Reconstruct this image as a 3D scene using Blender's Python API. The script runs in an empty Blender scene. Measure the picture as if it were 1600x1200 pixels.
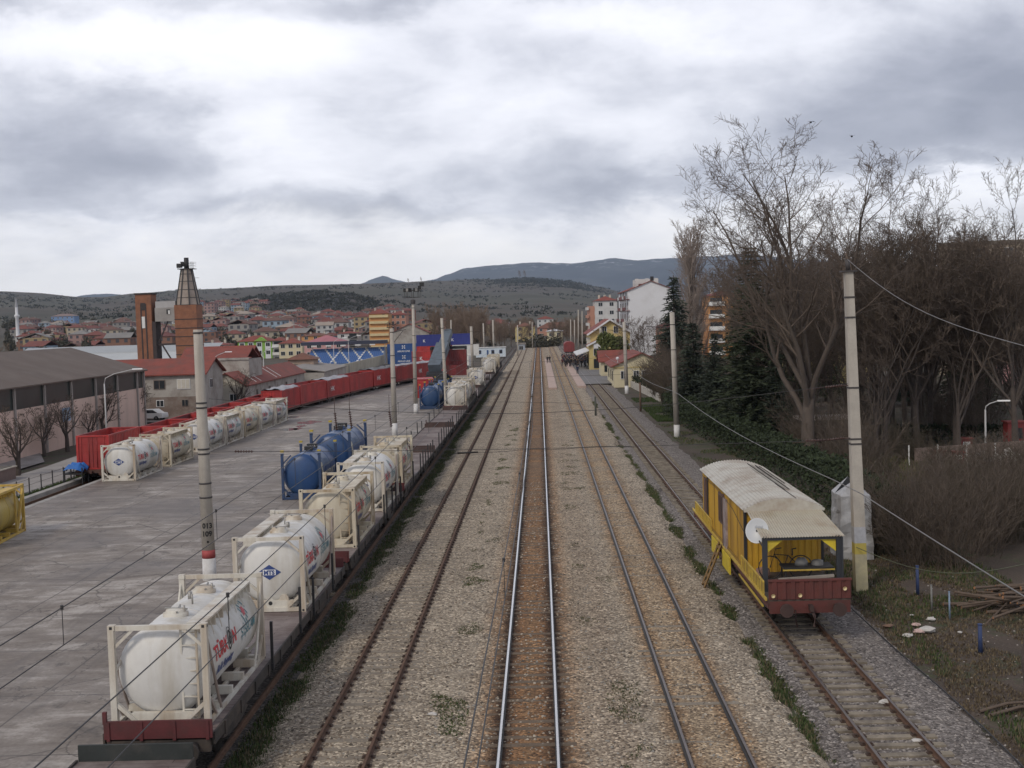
import bpy, bmesh, math, random
from mathutils import Vector, Matrix, noise as mnoise
C = bpy.context.scene.collection
sc = bpy.context.scene
PI = math.pi
rnd = random.Random(7)

# ------------------------------------------------------------------ camera
FPX, VX, VY, ROLL, HC = 1900.0, 842.0, 496.0, 0.03, 11.0
_d = Vector(((VX-800)/FPX, -(VY-600)/FPX, -1)).normalized()
_e = Vector((1, ROLL, 0))
_u = _e.cross(_d)
if _u.y < 0: _u = -_u
_u.normalize()
_x = _d.cross(_u)
W2C = Matrix((_x, _d, _u))            # rows: world axes in camera space; world = W2C @ cam
def ray(px, py): return W2C @ Vector(((px-800)/FPX, -(py-600)/FPX, -1))
def G(px, py, z=0.0):                  # where a line of sight meets level z
    r = ray(px, py); k = (z-HC)/r.z
    return Vector((0, 0, HC)) + r*k
def D(px, py, Y):                      # point on a line of sight at distance Y down the line
    r = ray(px, py); k = Y/r.y
    return Vector((0, 0, HC)) + r*k
cam = bpy.data.cameras.new('camera'); camo = bpy.data.objects.new('camera', cam); C.objects.link(camo)
camo.matrix_world = Matrix.Translation((0, 0, HC)) @ W2C.to_4x4()
cam.sensor_width = 36; cam.lens = 36*FPX/1600; cam.clip_start = 0.5; cam.clip_end = 60000
sc.camera = camo

# ------------------------------------------------------------------ materials
def nt_new(name):
    m = bpy.data.materials.new(name); m.use_nodes = True
    nt = m.node_tree; b = nt.nodes['Principled BSDF']
    return m, nt, b
def col(c): return (c[0], c[1], c[2], 1)
def mul(c, k): return (min(1, c[0]*k), min(1, c[1]*k), min(1, c[2]*k))
class NB:
    """small node builder"""
    def __init__(s, nt): s.nt = nt; s.n = nt.nodes; s.l = nt.links
    def add(s, t, **kw):
        n = s.n.new(t)
        for k, v in kw.items():
            if k.startswith('i_'):
                key = k[2:]
                key = int(key) if key.isdigit() else key.replace('_', ' ')
                inp = n.inputs[key]
                if hasattr(v, 'is_linked') or isinstance(v, bpy.types.NodeSocket): s.l.new(v, inp)
                else: inp.default_value = v
            else: setattr(n, k, v)
        return n
    def math(s, op, a, b=None, clamp=False):
        n = s.n.new('ShaderNodeMath'); n.operation = op; n.use_clamp = clamp
        for i, v in enumerate((a, b)):
            if v is None: continue
            if isinstance(v, bpy.types.NodeSocket): s.l.new(v, n.inputs[i])
            else: n.inputs[i].default_value = v
        return n.outputs[0]
    def mix(s, f, a, b, mode='MIX'):
        n = s.n.new('ShaderNodeMix'); n.data_type = 'RGBA'; n.blend_type = mode
        for i, v in ((0, f), (6, a), (7, b)):
            if isinstance(v, bpy.types.NodeSocket): s.l.new(v, n.inputs[i])
            else: n.inputs[i].default_value = v if i == 0 else col(v)
        return n.outputs[2]
    def noise(s, vec, scale, detail=4, rough=.55, dist=0):
        n = s.n.new('ShaderNodeTexNoise'); s.l.new(vec, n.inputs['Vector'])
        n.inputs['Scale'].default_value = scale; n.inputs['Detail'].default_value = detail
        n.inputs['Roughness'].default_value = rough; n.inputs['Distortion'].default_value = dist
        return n.outputs[0]
    def ramp(s, f, stops, interp='LINEAR'):
        n = s.n.new('ShaderNodeValToRGB'); s.l.new(f, n.inputs[0]); cr = n.color_ramp; cr.interpolation = interp
        while len(cr.elements) > 1: cr.elements.remove(cr.elements[0])
        for i, (p, c) in enumerate(stops):
            e = cr.elements[0] if i == 0 else cr.elements.new(p)
            e.position = p; e.color = col(c) if not isinstance(c, (int, float)) else (c, c, c, 1)
        return n.outputs[0]
    def coords(s, scale=(1, 1, 1), kind='Object', rand=True):
        tc = s.n.new('ShaderNodeTexCoord'); v = tc.outputs[kind]
        if rand and kind == 'Object':
            oi = s.n.new('ShaderNodeObjectInfo')
            k = s.math('MULTIPLY', oi.outputs['Random'], 37.0)
            a = s.n.new('ShaderNodeVectorMath'); a.operation = 'ADD'; s.l.new(v, a.inputs[0]); s.l.new(k, a.inputs[1]); v = a.outputs[0]
        if scale != (1, 1, 1):
            m = s.n.new('ShaderNodeVectorMath'); m.operation = 'MULTIPLY'; s.l.new(v, m.inputs[0]); m.inputs[1].default_value = scale; v = m.outputs[0]
        return v
    def bump(s, h, strength, dist=.02):
        b = s.n.new('ShaderNodeBump'); b.inputs['Strength'].default_value = strength; b.inputs['Distance'].default_value = dist
        s.l.new(h, b.inputs['Height'])
        s.l.new(b.outputs[0], s.n['Principled BSDF'].inputs['Normal'])
_MC = {}
def M(name, c, rough=.75, var=.18, scale=2.0, bump=0.0, metal=0.0, dirt=None, damt=.45, streak=None, hue=None):
    """weathered paint / wall / metal: base colour varied by two noises, with dirt patches or run-down streaks of another colour"""
    if name in _MC: return _MC[name]
    m, nt, b = nt_new(name); q = NB(nt)
    v = q.coords()
    n1 = q.noise(v, scale, 5, .6); n2 = q.noise(v, scale*9, 3)
    f = q.math('ADD', q.math('MULTIPLY', n1, .7), q.math('MULTIPLY', n2, .3))
    base = q.ramp(f, [(.3, mul(c, 1-var)), (.7, mul(hue or c, 1+var))])
    if dirt:
        n3 = q.noise(q.coords((1, 1, .12)) if streak else q.coords(), (streak or scale*.7), 6, .65)
        k = q.ramp(n3, [(.62-damt*.35, 0.0), (.80-damt*.2, min(1.0, .35+damt))])
        base = q.mix(k, base, dirt)
    nt.links.new(base, b.inputs['Base Color'])
    b.inputs['Roughness'].default_value = rough; b.inputs['Metallic'].default_value = metal
    if bump: q.bump(n2, bump)
    _MC[name] = m
    return m
def MF(name, c, rough=.7, metal=0.0):
    return M(name, c, rough, .08, 4.0, metal=metal)

# ------------------------------------------------------------------ mesh builder
class MB:
    def __init__(s): s.v = []; s.f = []; s.m = []; s.sm = []
    def face(s, pts, mat=0, smooth=False):
        n = len(s.v); s.v.extend([tuple(p) for p in pts]); s.f.append(tuple(range(n, n+len(pts)))); s.m.append(mat); s.sm.append(smooth)
    def raw(s, vs, fs, mat=0, smooth=False):
        n = len(s.v); s.v.extend([tuple(p) for p in vs])
        for f in fs: s.f.append(tuple(n+i for i in f)); s.m.append(mat); s.sm.append(smooth)
    def box(s, c, d, mat=0, rz=0.0):
        x, y, z = d[0]/2, d[1]/2, d[2]/2; cs, sn = math.cos(rz), math.sin(rz)
        vs = []
        for a, b, e in ((-x,-y,-z),(x,-y,-z),(x,y,-z),(-x,y,-z),(-x,-y,z),(x,-y,z),(x,y,z),(-x,y,z)):
            vs.append((c[0]+a*cs-b*sn, c[1]+a*sn+b*cs, c[2]+e))
        s.raw(vs, [(3,2,1,0),(4,5,6,7),(0,1,5,4),(1,2,6,5),(2,3,7,6),(3,0,4,7)], mat)
    def b2(s, a, b, mat=0):
        s.box([(a[i]+b[i])/2 for i in range(3)], [abs(b[i]-a[i]) for i in range(3)], mat)
    def bar(s, p, q, w, h=None, mat=0, up=(0, 0, 1)):
        h = h or w; p, q = Vector(p), Vector(q); d = (q-p).normalized(); u = Vector(up)
        if abs(d.dot(u)) > .98: u = Vector((0, 1, 0))
        r = d.cross(u).normalized(); u = r.cross(d)
        vs = []
        for o in (p, q):
            for a, b in ((-1,-1),(1,-1),(1,1),(-1,1)): vs.append(o+r*(a*w/2)+u*(b*h/2))
        s.raw(vs, [(0,1,2,3),(7,6,5,4),(1,0,4,5),(2,1,5,6),(3,2,6,7),(0,3,7,4)], mat)
    def tube(s, p, q, r0, r1=None, n=8, mat=0, cap=True, smooth=True):
        r1 = r0 if r1 is None else r1; p, q = Vector(p), Vector(q); d = (q-p)
        if d.length < 1e-6: return
        d.normalize(); u = Vector((0, 0, 1)) if abs(d.z) < .95 else Vector((0, 1, 0))
        a = d.cross(u).normalized(); b = d.cross(a)
        vs = []
        for o, r in ((p, r0), (q, r1)):
            for i in range(n):
                t = 2*PI*i/n; vs.append(o+a*(r*math.cos(t))+b*(r*math.sin(t)))
        s.raw(vs, [(i, (i+1) % n, n+(i+1) % n, n+i) for i in range(n)], mat, smooth)
        if cap: s.face(vs[:n][::-1], mat); s.face(vs[n:], mat)
    def path(s, pts, r, n=6, mat=0, smooth=True):
        pts = [Vector(p) for p in pts]; rings = []
        for i, p in enumerate(pts):
            d = (pts[min(i+1, len(pts)-1)]-pts[max(i-1, 0)]).normalized()
            u = Vector((0, 0, 1)) if abs(d.z) < .95 else Vector((0, 1, 0))
            a = d.cross(u).normalized(); b = d.cross(a); rr = r[i] if isinstance(r, (list, tuple)) else r
            rings.append([p+a*(rr*math.cos(2*PI*k/n))+b*(rr*math.sin(2*PI*k/n)) for k in range(n)])
        vs = [v for R in rings for v in R]; fs = []
        for i in range(len(pts)-1):
            for k in range(n): fs.append((i*n+k, i*n+(k+1) % n, (i+1)*n+(k+1) % n, (i+1)*n+k))
        s.raw(vs, fs, mat, smooth)
    def lathe(s, prof, axis='z', o=(0, 0, 0), n=24, mat=0, smooth=True):
        vs = []
        for r, t in prof:
            for i in range(n):
                a = 2*PI*i/n; x, y = r*math.cos(a), r*math.sin(a)
                p = (x, y, t) if axis == 'z' else ((x, t, y) if axis == 'y' else (t, x, y))
                vs.append((o[0]+p[0], o[1]+p[1], o[2]+p[2]))
        fs = []
        for j in range(len(prof)-1):
            for i in range(n): fs.append((j*n+i, j*n+(i+1) % n, (j+1)*n+(i+1) % n, (j+1)*n+i))
        s.raw(vs, fs, mat, smooth)
    def prism(s, poly, y0, y1, mat=0, axis='y', cap=True):
        """extrude a closed 2D outline (a,b) along an axis"""
        def P(a, b, t): return (a, t, b) if axis == 'y' else ((t, a, b) if axis == 'x' else (a, b, t))
        n = len(poly); vs = [P(a, b, y0) for a, b in poly]+[P(a, b, y1) for a, b in poly]
        s.raw(vs, [(i, (i+1) % n, n+(i+1) % n, n+i) for i in range(n)], mat)
        if cap: s.face(vs[:n][::-1], mat); s.face(vs[n:], mat)
    def mesh(s, name, mats):
        me = bpy.data.meshes.new(name); me.from_pydata(s.v, [], s.f)
        for m in mats: me.materials.append(m)
        me.polygons.foreach_set('material_index', s.m); me.polygons.foreach_set('use_smooth', s.sm)
        me.update(); return me
    def build(s, name, mats, parent=None, fix=True):
        if not isinstance(mats, (list, tuple)): mats = [mats]
        me = s.mesh(name, mats)
        if fix:
            bm = bmesh.new(); bm.from_mesh(me)
            bmesh.ops.remove_doubles(bm, verts=bm.verts, dist=1e-5) if len(bm.verts) < 4000 else None
            bmesh.ops.recalc_face_normals(bm, faces=bm.faces); bm.to_mesh(me); bm.free()
        o = bpy.data.objects.new(name, me); C.objects.link(o)
        if parent is not None: o.parent = parent
        return o

# ------------------------------------------------------------------ things
def tag(o, label=None, cat=None, group=None, kind=None):
    if label: o['label'] = label
    if cat: o['category'] = cat
    if group: o['group'] = group
    if kind: o['kind'] = kind
    return o
def thing(name, label, cat, loc=(0, 0, 0), rz=0.0, group=None):
    o = bpy.data.objects.new(name, None); C.objects.link(o); o.empty_display_size = .2
    o.location = loc; o.rotation_euler = (0, 0, rz)
    return tag(o, label, cat, group)
def struct(o): o['kind'] = 'structure'; return o
KIDS = {}
def kids(o):
    return [c for c in bpy.data.objects if c.parent == o]
def dup(root, loc, rz=None, label=None, group=None, scale=None, ch=None):
    r = root.copy(); C.objects.link(r); r.location = loc
    if rz is not None: r.rotation_euler = (0, 0, rz)
    if scale: r.scale = scale if isinstance(scale, tuple) else (scale,)*3
    if label: r['label'] = label
    if group: r['group'] = group
    if root.name not in KIDS: KIDS[root.name] = [(c, kids(c)) for c in kids(root)]
    for c, gs in KIDS[root.name]:
        k = c.copy(); C.objects.link(k); k.parent = r
        for g in gs: h = g.copy(); C.objects.link(h); h.parent = k
    return r

# ------------------------------------------------------------------ lettering
def text_geo(txt, size=1.0, shear=0.0, sub=.06, bold=0.0):
    """outline letters as triangles (x to the right, y up), origin at lower left; returns verts, faces, width"""
    cu = bpy.data.curves.new('lettering', 'FONT'); cu.body = txt; cu.size = size; cu.shear = shear; cu.offset = bold; cu.resolution_u = 3
    o = bpy.data.objects.new('lettering', cu); C.objects.link(o)
    dg = bpy.context.evaluated_depsgraph_get(); me = bpy.data.meshes.new_from_object(o.evaluated_get(dg))
    bpy.data.objects.remove(o); bpy.data.curves.remove(cu)
    bm = bmesh.new(); bm.from_mesh(me); bpy.data.meshes.remove(me)
    bmesh.ops.triangulate(bm, faces=bm.faces)
    for _ in range(4):
        es = [e for e in bm.edges if e.calc_length() > sub]
        if not es: break
        bmesh.ops.subdivide_edges(bm, edges=es, cuts=1); bmesh.ops.triangulate(bm, faces=bm.faces)
    vs = [v.co.copy() for v in bm.verts]; bm.verts.index_update(); fs = [tuple(v.index for v in f.verts) for f in bm.faces]; bm.free()
    x0 = min((v.x for v in vs), default=0); w = max((v.x for v in vs), default=0)-x0
    for v in vs: v.x -= x0
    return vs, fs, w

# ------------------------------------------------------------------ world and sun
def make_world():
    w = bpy.data.worlds.new('World'); sc.world = w; w.use_nodes = True; nt = w.node_tree; q = NB(nt)
    for n in list(nt.nodes):
        if n.type != 'OUTPUT_WORLD': nt.nodes.remove(n)
    out = [n for n in nt.nodes if n.type == 'OUTPUT_WORLD'][0]
    sky = q.add('ShaderNodeTexSky', sky_type='NISHITA'); sky.sun_disc = False
    sky.sun_elevation = math.radians(SUN_EL); sky.sun_rotation = math.radians(SUN_AZ); sky.air_density = 1.0; sky.dust_density = 2.0
    tc = q.add('ShaderNodeTexCoord'); d = tc.outputs['Generated']
    sp = q.add('ShaderNodeSeparateXYZ'); nt.links.new(d, sp.inputs[0])
    x, y, z = sp.outputs
    zz = q.math('ADD', q.math('MAXIMUM', z, 0.0), .33)
    px = q.math('DIVIDE', x, zz); py = q.math('DIVIDE', y, zz)
    cb = q.add('ShaderNodeCombineXYZ'); nt.links.new(px, cb.inputs[0]); nt.links.new(py, cb.inputs[1])
    n1 = q.noise(cb.outputs[0], 2.1, 10, .57, .15)
    n2 = q.noise(cb.outputs[0], 6.0, 8, .58, .25)
    t = q.math('ADD', q.math('MULTIPLY', q.math('SUBTRACT', n1, .5), 1.55), q.math('MULTIPLY', q.math('SUBTRACT', n2, .5), .85))
    # cloud masses: larger banks placed by compass bearing and height above the horizon
    ys = q.math('MAXIMUM', y, .08)
    wob = q.noise(cb.outputs[0], 2.6, 7, .62); wob2 = q.noise(cb.outputs[0], 3.1, 7, .62, .4)
    a = q.math('ADD', q.math('DIVIDE', x, ys), q.math('MULTIPLY', q.math('SUBTRACT', wob, .5), .2))
    b = q.math('ADD', q.math('DIVIDE', z, ys), q.math('MULTIPLY', q.math('SUBTRACT', wob2, .5), .1))
    tot = t
    for (cx, cy, rx, ry, amp) in BANKS:
        da = q.math('DIVIDE', q.math('SUBTRACT', a, cx), rx); db = q.math('DIVIDE', q.math('SUBTRACT', b, cy), ry)
        r2 = q.math('ADD', q.math('MULTIPLY', da, da), q.math('MULTIPLY', db, db))
        g = q.math('POWER', 2.718, q.math('MULTIPLY', r2, -1.0))
        tot = q.math('ADD', tot, q.math('MULTIPLY', g, amp))
    tot = q.math('ADD', tot, q.ramp(z, [(.3, 0.0), (.6, .75)]))  # unseen cloud overhead added darker than the visible sky, to lower the ambient light
    tot = q.math('ADD', q.math('MULTIPLY', tot, .5), .5, clamp=True)
    cc = q.ramp(tot, [(.14, (10.6, 10.6, 10.9)), (.36, (9.5, 9.55, 10.2)), (.5, (8.2, 8.3, 9.0)), (.64, (6.1, 6.25, 7.0)), (.8, (4.3, 4.45, 5.2)), (1.0, (3.1, 3.25, 3.95))])
    # thinner cloud over the horizon lets a warm pale light through
    hz = q.ramp(b, [(0.0, 1.0), (.05, .8), (.095, 0.0)])
    cc = q.mix(q.math('MULTIPLY', hz, .78), cc, (11.8, 11.4, 10.9))
    fin = q.mix(.93, sky.outputs[0], cc)
    bg = q.add('ShaderNodeBackground'); nt.links.new(fin, bg.inputs[0]); bg.inputs[1].default_value = .1
    nt.links.new(bg.outputs[0], out.inputs[0])
SUN_EL, SUN_AZ = 42.0, 215.0
def AB(px, py): return ((px-842)/1900, (496-.03*(px-842)-py)/1900)
BANKS = []
for px, py, rx, ry, amp in [(190, 225, 260, 75, .62), (60, 285, 200, 40, .3), (1540, 150, 230, 105, .95), (1330, 235, 130, 60, .35), (1080, 285, 190, 38, .5),
        (600, 335, 260, 26, .42), (880, 250, 150, 60, .25), (640, 5, 420, 24, .4), (300, 320, 250, 18, .2), (1180, 120, 200, 60, .18), (30, 10, 60, 30, .4),
        (430, 190, 110, 70, -.55), (330, 75, 240, 50, -.6), (1520, 285, 150, 26, -.7), (980, 45, 160, 30, -.35), (760, 190, 110, 50, -.1), (100, 80, 160, 40, -.4)]:
    u, v = AB(px, py); BANKS.append((u, v, rx/1900, ry/1900, amp))
make_world()
sl = bpy.data.lights.new('sun', 'SUN'); sl.energy = 1.25; sl.angle = math.radians(12); sl.color = (1, .9, .76)
so = bpy.data.objects.new('sun', sl); C.objects.link(so)
_az = math.radians(SUN_AZ)
_sv = Vector((math.sin(_az)*math.cos(math.radians(SUN_EL)), math.cos(_az)*math.cos(math.radians(SUN_EL)), math.sin(math.radians(SUN_EL))))
so.rotation_euler = (-_sv).to_track_quat('-Z', 'Y').to_euler()
vs_ = sc.view_settings; vs_.view_transform = 'Standard'; vs_.look = 'None'; vs_.exposure = 0.22; vs_.gamma = 1
sc.cycles.use_denoising = True
sc.cycles.volume_bounces = 0; sc.cycles.max_bounces = 6; sc.cycles.transparent_max_bounces = 8
# ------------------------------------------------------------------ terrain
def lerp_table(tab, x):
    if x <= tab[0][0]: return tab[0][1]
    for (a, b), (c, d) in zip(tab, tab[1:]):
        if x <= c:
            t = (x-a)/(c-a); t = t*t*(3-2*t)*.5+t*.5
            return b+(d-b)*t
    return tab[-1][1]
RIDGE = [(-600, 450), (-200, 452), (0, 455), (50, 457), (125, 464), (160, 464), (210, 458), (300, 452), (450, 445), (570, 443), (650, 440), (750, 436), (830, 434), (890, 439), (930, 447), (1000, 463), (1150, 474), (1400, 470), (1800, 455), (2400, 440)]
def n2(x, y, s, o=4): return mnoise.fractal(Vector((x/s, y/s, 3.7)), .6, 2.1, o)
def hill_z(X, Y):
    a = X/max(Y, 1.0); px = 842+1900*a
    Yr = 3500 if px < 620 else (3500+1000*min(1, (px-620)/150) if px < 1000 else 4500)
    zr = D(px, lerp_table(RIDGE, px), Yr).z
    t = (Y-470)/(Yr-470)
    if t <= 0: return -.35
    if t <= 1:
        p = .5*t*t+.5*t if px < 620 else .62*t*t+.38*t
        z = zr*p
        if px > 620: z -= 6*math.sin(min(1, t*2.2)*PI)*min(1, (px-620)/120)
    else: z = zr*(1-.35*min(1, (t-1)*2.5))
    k = min(1, t*4)*(1 if t < .8 else max(.25, 1-(t-.8)*4))
    return z-.35*(1-min(1, t*20)) + k*5.5*n2(X, Y, 420) + k*1.6*n2(X, Y, 110)
def polar(name, rs, az, fn, mats, matfn=None):
    vs = []; fs = []; n = len(az)
    for r in rs:
        for a in az:
            Y = r; X = math.tan(a)*r
            vs.append((X, Y, fn(X, Y)))
    for i in range(len(rs)-1):
        for j in range(n-1): fs.append((i*n+j, i*n+j+1, (i+1)*n+j+1, (i+1)*n+j))
    b = MB(); b.raw(vs, fs, 0, True)
    return b.build(name, mats, fix=False)
def geo(lo, hi, n): return [lo*(hi/lo)**(i/(n-1)) for i in range(n)]
def m_hills():
    m, nt, b = nt_new('hill_ground'); q = NB(nt); v = q.coords(rand=False)
    vo = q.add('ShaderNodeTexVoronoi', i_Scale=.0042); nt.links.new(q.coords((1, .55, 1), rand=False), vo.inputs['Vector'])
    sp = q.add('ShaderNodeSeparateColor'); nt.links.new(vo.outputs['Color'], sp.inputs[0])
    fields = q.ramp(sp.outputs[0], [(0, (.05, .036, .024)), (.3, (.074, .055, .036)), (.55, (.04, .036, .021)), (.75, (.052, .053, .026)), (1, (.085, .062, .041))])
    n1 = q.noise(v, .006, 6, .6); n2_ = q.noise(v, .035, 5, .7)
    base = q.ramp(n1, [(.3, (.033, .026, .018)), (.5, (.055, .043, .028)), (.7, (.075, .06, .039))])
    c = q.mix(.5, base, fields)
    c = q.mix(q.ramp(n2_, [(.53, 0.0), (.64, .85)]), c, (.042, .045, .032))
    vs = q.add('ShaderNodeTexVoronoi', i_Scale=.06); nt.links.new(v, vs.inputs['Vector'])
    c = q.mix(q.ramp(vs.outputs['Distance'], [(.14, .7), (.3, 0.0)]), c, (.035, .04, .028))
    nt.links.new(c, b.inputs['Base Color']); b.inputs['Roughness'].default_value = .95
    return m
def m_spur():
    m, nt, b = nt_new('scrub_slope'); q = NB(nt); v = q.coords(rand=False)
    n1 = q.noise(v, .012, 6, .65); n2_ = q.noise(v, .07, 5, .7)
    base = q.ramp(n1, [(.38, (.012, .011, .011)), (.52, (.028, .023, .021)), (.66, (.075, .06, .05))])
    c = q.mix(q.ramp(n2_, [(.5, 0.0), (.62, .85)]), base, (.026, .028, .026))
    nt.links.new(c, b.inputs['Base Color']); b.inputs['Roughness'].default_value = .95
    return m
def m_mount():
    m, nt, b = nt_new('forest_mountain'); q = NB(nt); v = q.coords(rand=False)
    n1 = q.noise(v, .0016, 7, .65); n2_ = q.noise(v, .009, 5, .7)
    c = q.ramp(n1, [(.35, (.016, .022, .03)), (.52, (.03, .036, .044)), (.7, (.065, .068, .07))])
    sp = q.add('ShaderNodeSeparateXYZ'); nt.links.new(v, sp.inputs[0])
    hi = q.math('MULTIPLY', q.ramp(q.math('DIVIDE', sp.outputs[2], 700), [(.6, 0.0), (.78, 1.0)]), q.ramp(n2_, [(.56, 0.0), (.68, .8)]))
    c = q.mix(hi, c, (.6, .62, .66))
    nt.links.new(c, b.inputs['Base Color']); b.inputs['Roughness'].default_value = .95
    return m
AZ = [math.atan(x) for x in ([-3+i*.3 for i in range(8)]+[-.62+i*.0075 for i in range(166)]+[.66+i*.3 for i in range(9)])]
hills = struct(polar('hills', geo(440, 9000, 150), AZ, hill_z, m_hills()))
SPUR = [(285, 500), (345, 482), (370, 474), (400, 467), (440, 462), (470, 459), (510, 459), (545, 461), (575, 468), (598, 480), (625, 505)]
def spur_z(X, Y):
    px = 842+1900*X/Y; yc = 1750+90*math.sin(px*.02)
    zc = D(px, lerp_table(SPUR, px)-2, yc).z+3.5*n2(X, Y*.3, 60)
    zb = hill_z(X, Y)-3
    t = (Y-1330)/(yc-1330) if Y < yc else 1-(Y-yc)/700
    t = max(0, min(1, t)); p = t**1.1 if Y < yc else t
    return zb+(zc-zb)*p*(1+.06*n2(X, Y, 90)) + p*3.5*n2(X, Y, 45)*(1-t*.6)
struct(polar('scrub_hill', [1330+i*16 for i in range(70)], [math.atan((270+i*3.2-842)/1900) for i in range(114)], spur_z, m_spur()))
MT = [(-500, 470), (90, 470), (130, 461), (160, 458), (190, 460), (225, 468), (380, 468), (540, 455), (568, 442), (585, 434), (600, 431), (622, 437), (648, 441), (680, 437), (700, 428), (730, 418), (770, 414), (830, 411), (890, 411), (930, 407), (960, 404), (1000, 405), (1060, 402), (1100, 401), (1160, 398), (1250, 405), (1400, 415), (1800, 430)]
def mt_z(X, Y):
    px = 842+1900*X/Y; zc = D(px, lerp_table(MT, px), 12000).z
    t = (Y-9000)/3000 if Y < 12000 else 1-(Y-12000)/3000
    t = max(0, t); rough = n2(X, Y, 1500, 5)
    return zc*t**.9 + rough*130*t*(1-t)*2.2 + 12*n2(X, Y, 420, 4)*t
struct(polar('mountains', [9000+i*120 for i in range(50)], [math.atan((-520+i*7-842)/1900) for i in range(335)], mt_z, m_mount()))

def m_soil():
    m, nt, b = nt_new('soil'); q = NB(nt); v = q.coords(rand=False)
    n1 = q.noise(v, .22, 6, .62); n2_ = q.noise(v, 2.2, 5, .65); n3 = q.noise(v, 16, 3, .6)
    base = q.ramp(q.math('ADD', q.math('MULTIPLY', n1, .5), q.math('MULTIPLY', n3, .5)), [(.34, (.032, .023, .016)), (.5, (.066, .048, .035)), (.66, (.11, .083, .061))])
    g = q.math('ADD', q.math('MULTIPLY', q.noise(v, .33, 5, .6), .6), q.math('MULTIPLY', n2_, .4))
    c = q.mix(q.ramp(g, [(.5, 0.0), (.58, .85)]), base, q_green(q, n3))
    nt.links.new(c, b.inputs['Base Color']); b.inputs['Roughness'].default_value = .95
    q.bump(n3, .5, .04); return m
def q_green(q, f): return q.ramp(f, [(.3, (.025, .034, .013)), (.7, (.065, .08, .028))])
b = MB(); N = 40
b.raw([(-3000+6000*i/N, -400+(860)*j/12, -.36) for j in range(13) for i in range(N+1)], [(j*(N+1)+i, j*(N+1)+i+1, (j+1)*(N+1)+i+1, (j+1)*(N+1)+i) for j in range(12) for i in range(N)])
struct(b.build('ground', m_soil(), fix=False))

# ------------------------------------------------------------------ ballast, yard, roads
def m_ballast(name, dark, mid, light, rust=None, lines=(), patch=.35):
    m, nt, b = nt_new(name); q = NB(nt); v = q.coords(rand=False)
    vo = q.add('ShaderNodeTexVoronoi', i_Scale=15.0); nt.links.new(v, vo.inputs['Vector'])
    sp = q.add('ShaderNodeSeparateColor'); nt.links.new(vo.outputs['Color'], sp.inputs[0])
    c = q.ramp(sp.outputs[0], [(0, dark), (.45, mid), (.85, light), (1, mul(light, 1.75))])
    big = q.noise(v, .35, 6, .6); fine = q.noise(v, 3.0, 4, .6)
    c = q.mix(q.ramp(q.math('ADD', q.math('MULTIPLY', big, .6), q.math('MULTIPLY', fine, .4)), [(.46, 0.0), (.62, patch)]), c, mul(dark, 1.0))
    c = q.mix(q.ramp(q.noise(v, .8, 5, .6), [(.5, 0.0), (.7, .3)]), c, mul(light, 1.1))
    sx = q.add('ShaderNodeSeparateXYZ'); nt.links.new(v, sx.inputs[0]); X = sx.outputs[0]
    wob = q.math('MULTIPLY', q.math('SUBTRACT', q.noise(v, 1.2, 4, .6), .5), .9)
    for cx, w, colr, amt in lines:
        dd = q.math('ABSOLUTE', q.math('SUBTRACT', q.math('ADD', X, q.math('MULTIPLY', wob, min(1, w))), cx))
        k = q.ramp(q.math('DIVIDE', dd, w*2), [(.18, amt), (.5, 0.0)])
        c = q.mix(k, c, colr, 'MULTIPLY')
    nt.links.new(c, b.inputs['Base Color']); b.inputs['Roughness'].default_value = .95
    q.bump(q.math('SUBTRACT', 1.0, vo.outputs['Distance']), .7, .05)
    return m
XA, XB, XC, XD, XW = -5.44, -.58, 4.18, 8.78, -9.42
GA = .7525
rb = (.95, .72, .5); oil = (.2, .17, .15)
bl = m_ballast('ballast_tan', (.09, .07, .05), (.265, .216, .158), (.43, .365, .278),
    lines=[(XB, 1.9, rb, .95), (XB, .75, (.72, .62, .52), .8), (XB-GA, .8, (.8, .58, .4), .6), (XB+GA, .8, (.8, .58, .4), .6), (XB-GA, .42, oil, .97), (XB+GA, .42, oil, .97), (XC, 1.6, (1, .86, .68), .7), (XC-GA, .5, (.9, .7, .52), .6), (XC+GA, .5, (.9, .7, .52), .6), (XC-GA, .12, oil, .6), (XC+GA, .12, oil, .6), (1.7, .9, (.8, .7, .62), .4), (XA-GA, .22, (.7, .52, .42), .5), (XA+GA, .22, (.7, .52, .42), .5)])
def strip(name, prof, mat, y0, y1, wav):
    # a bed whose outer edges wander: the two outermost points on each side move in and out
    ys = []; y = y0
    while y < y1: ys.append(y); y += .35 if y < 90 else (1.2 if y < 200 else 6)
    ys.append(y1); n = len(prof); vs = []
    for y in ys:
        for i, (x, z) in enumerate(prof):
            k = wav if i in (0, 1) else (-wav if i in (n-1, n-2) else 0)
            w = (n2(x*3, y, 1.1, 3)*.55+n2(x*3, y, 5.0, 3))*k*(1 if i in (0, n-1) else .8)
            vs.append((x+w, y, z+(.018*n2(x, y, .6, 2) if 1 < i < n-2 else 0)))
    b = MB(); b.raw(vs, [(j*n+i, j*n+i+1, (j+1)*n+i+1, (j+1)*n+i) for j in range(len(ys)-1) for i in range(n-1)], 0, True)
    return struct(b.build(name, mat, fix=False))
strip('ballast', [(-8.2, -.42), (-7.3, -.2), (-6.7, -.17), (-3.5, -.172), (-2.0, -.17), (1.5, -.17), (2.8, -.172), (6.2, -.17), (6.4, -.18), (7.0, -.42)], bl, 2, 470, .38)
bd = m_ballast('ballast_grey', (.06, .051, .045), (.135, .116, .103), (.235, .21, .19), patch=.2, lines=[(XD-GA, .25, (.75, .6, .5), .5), (XD+GA, .25, (.75, .6, .5), .5)])
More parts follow.
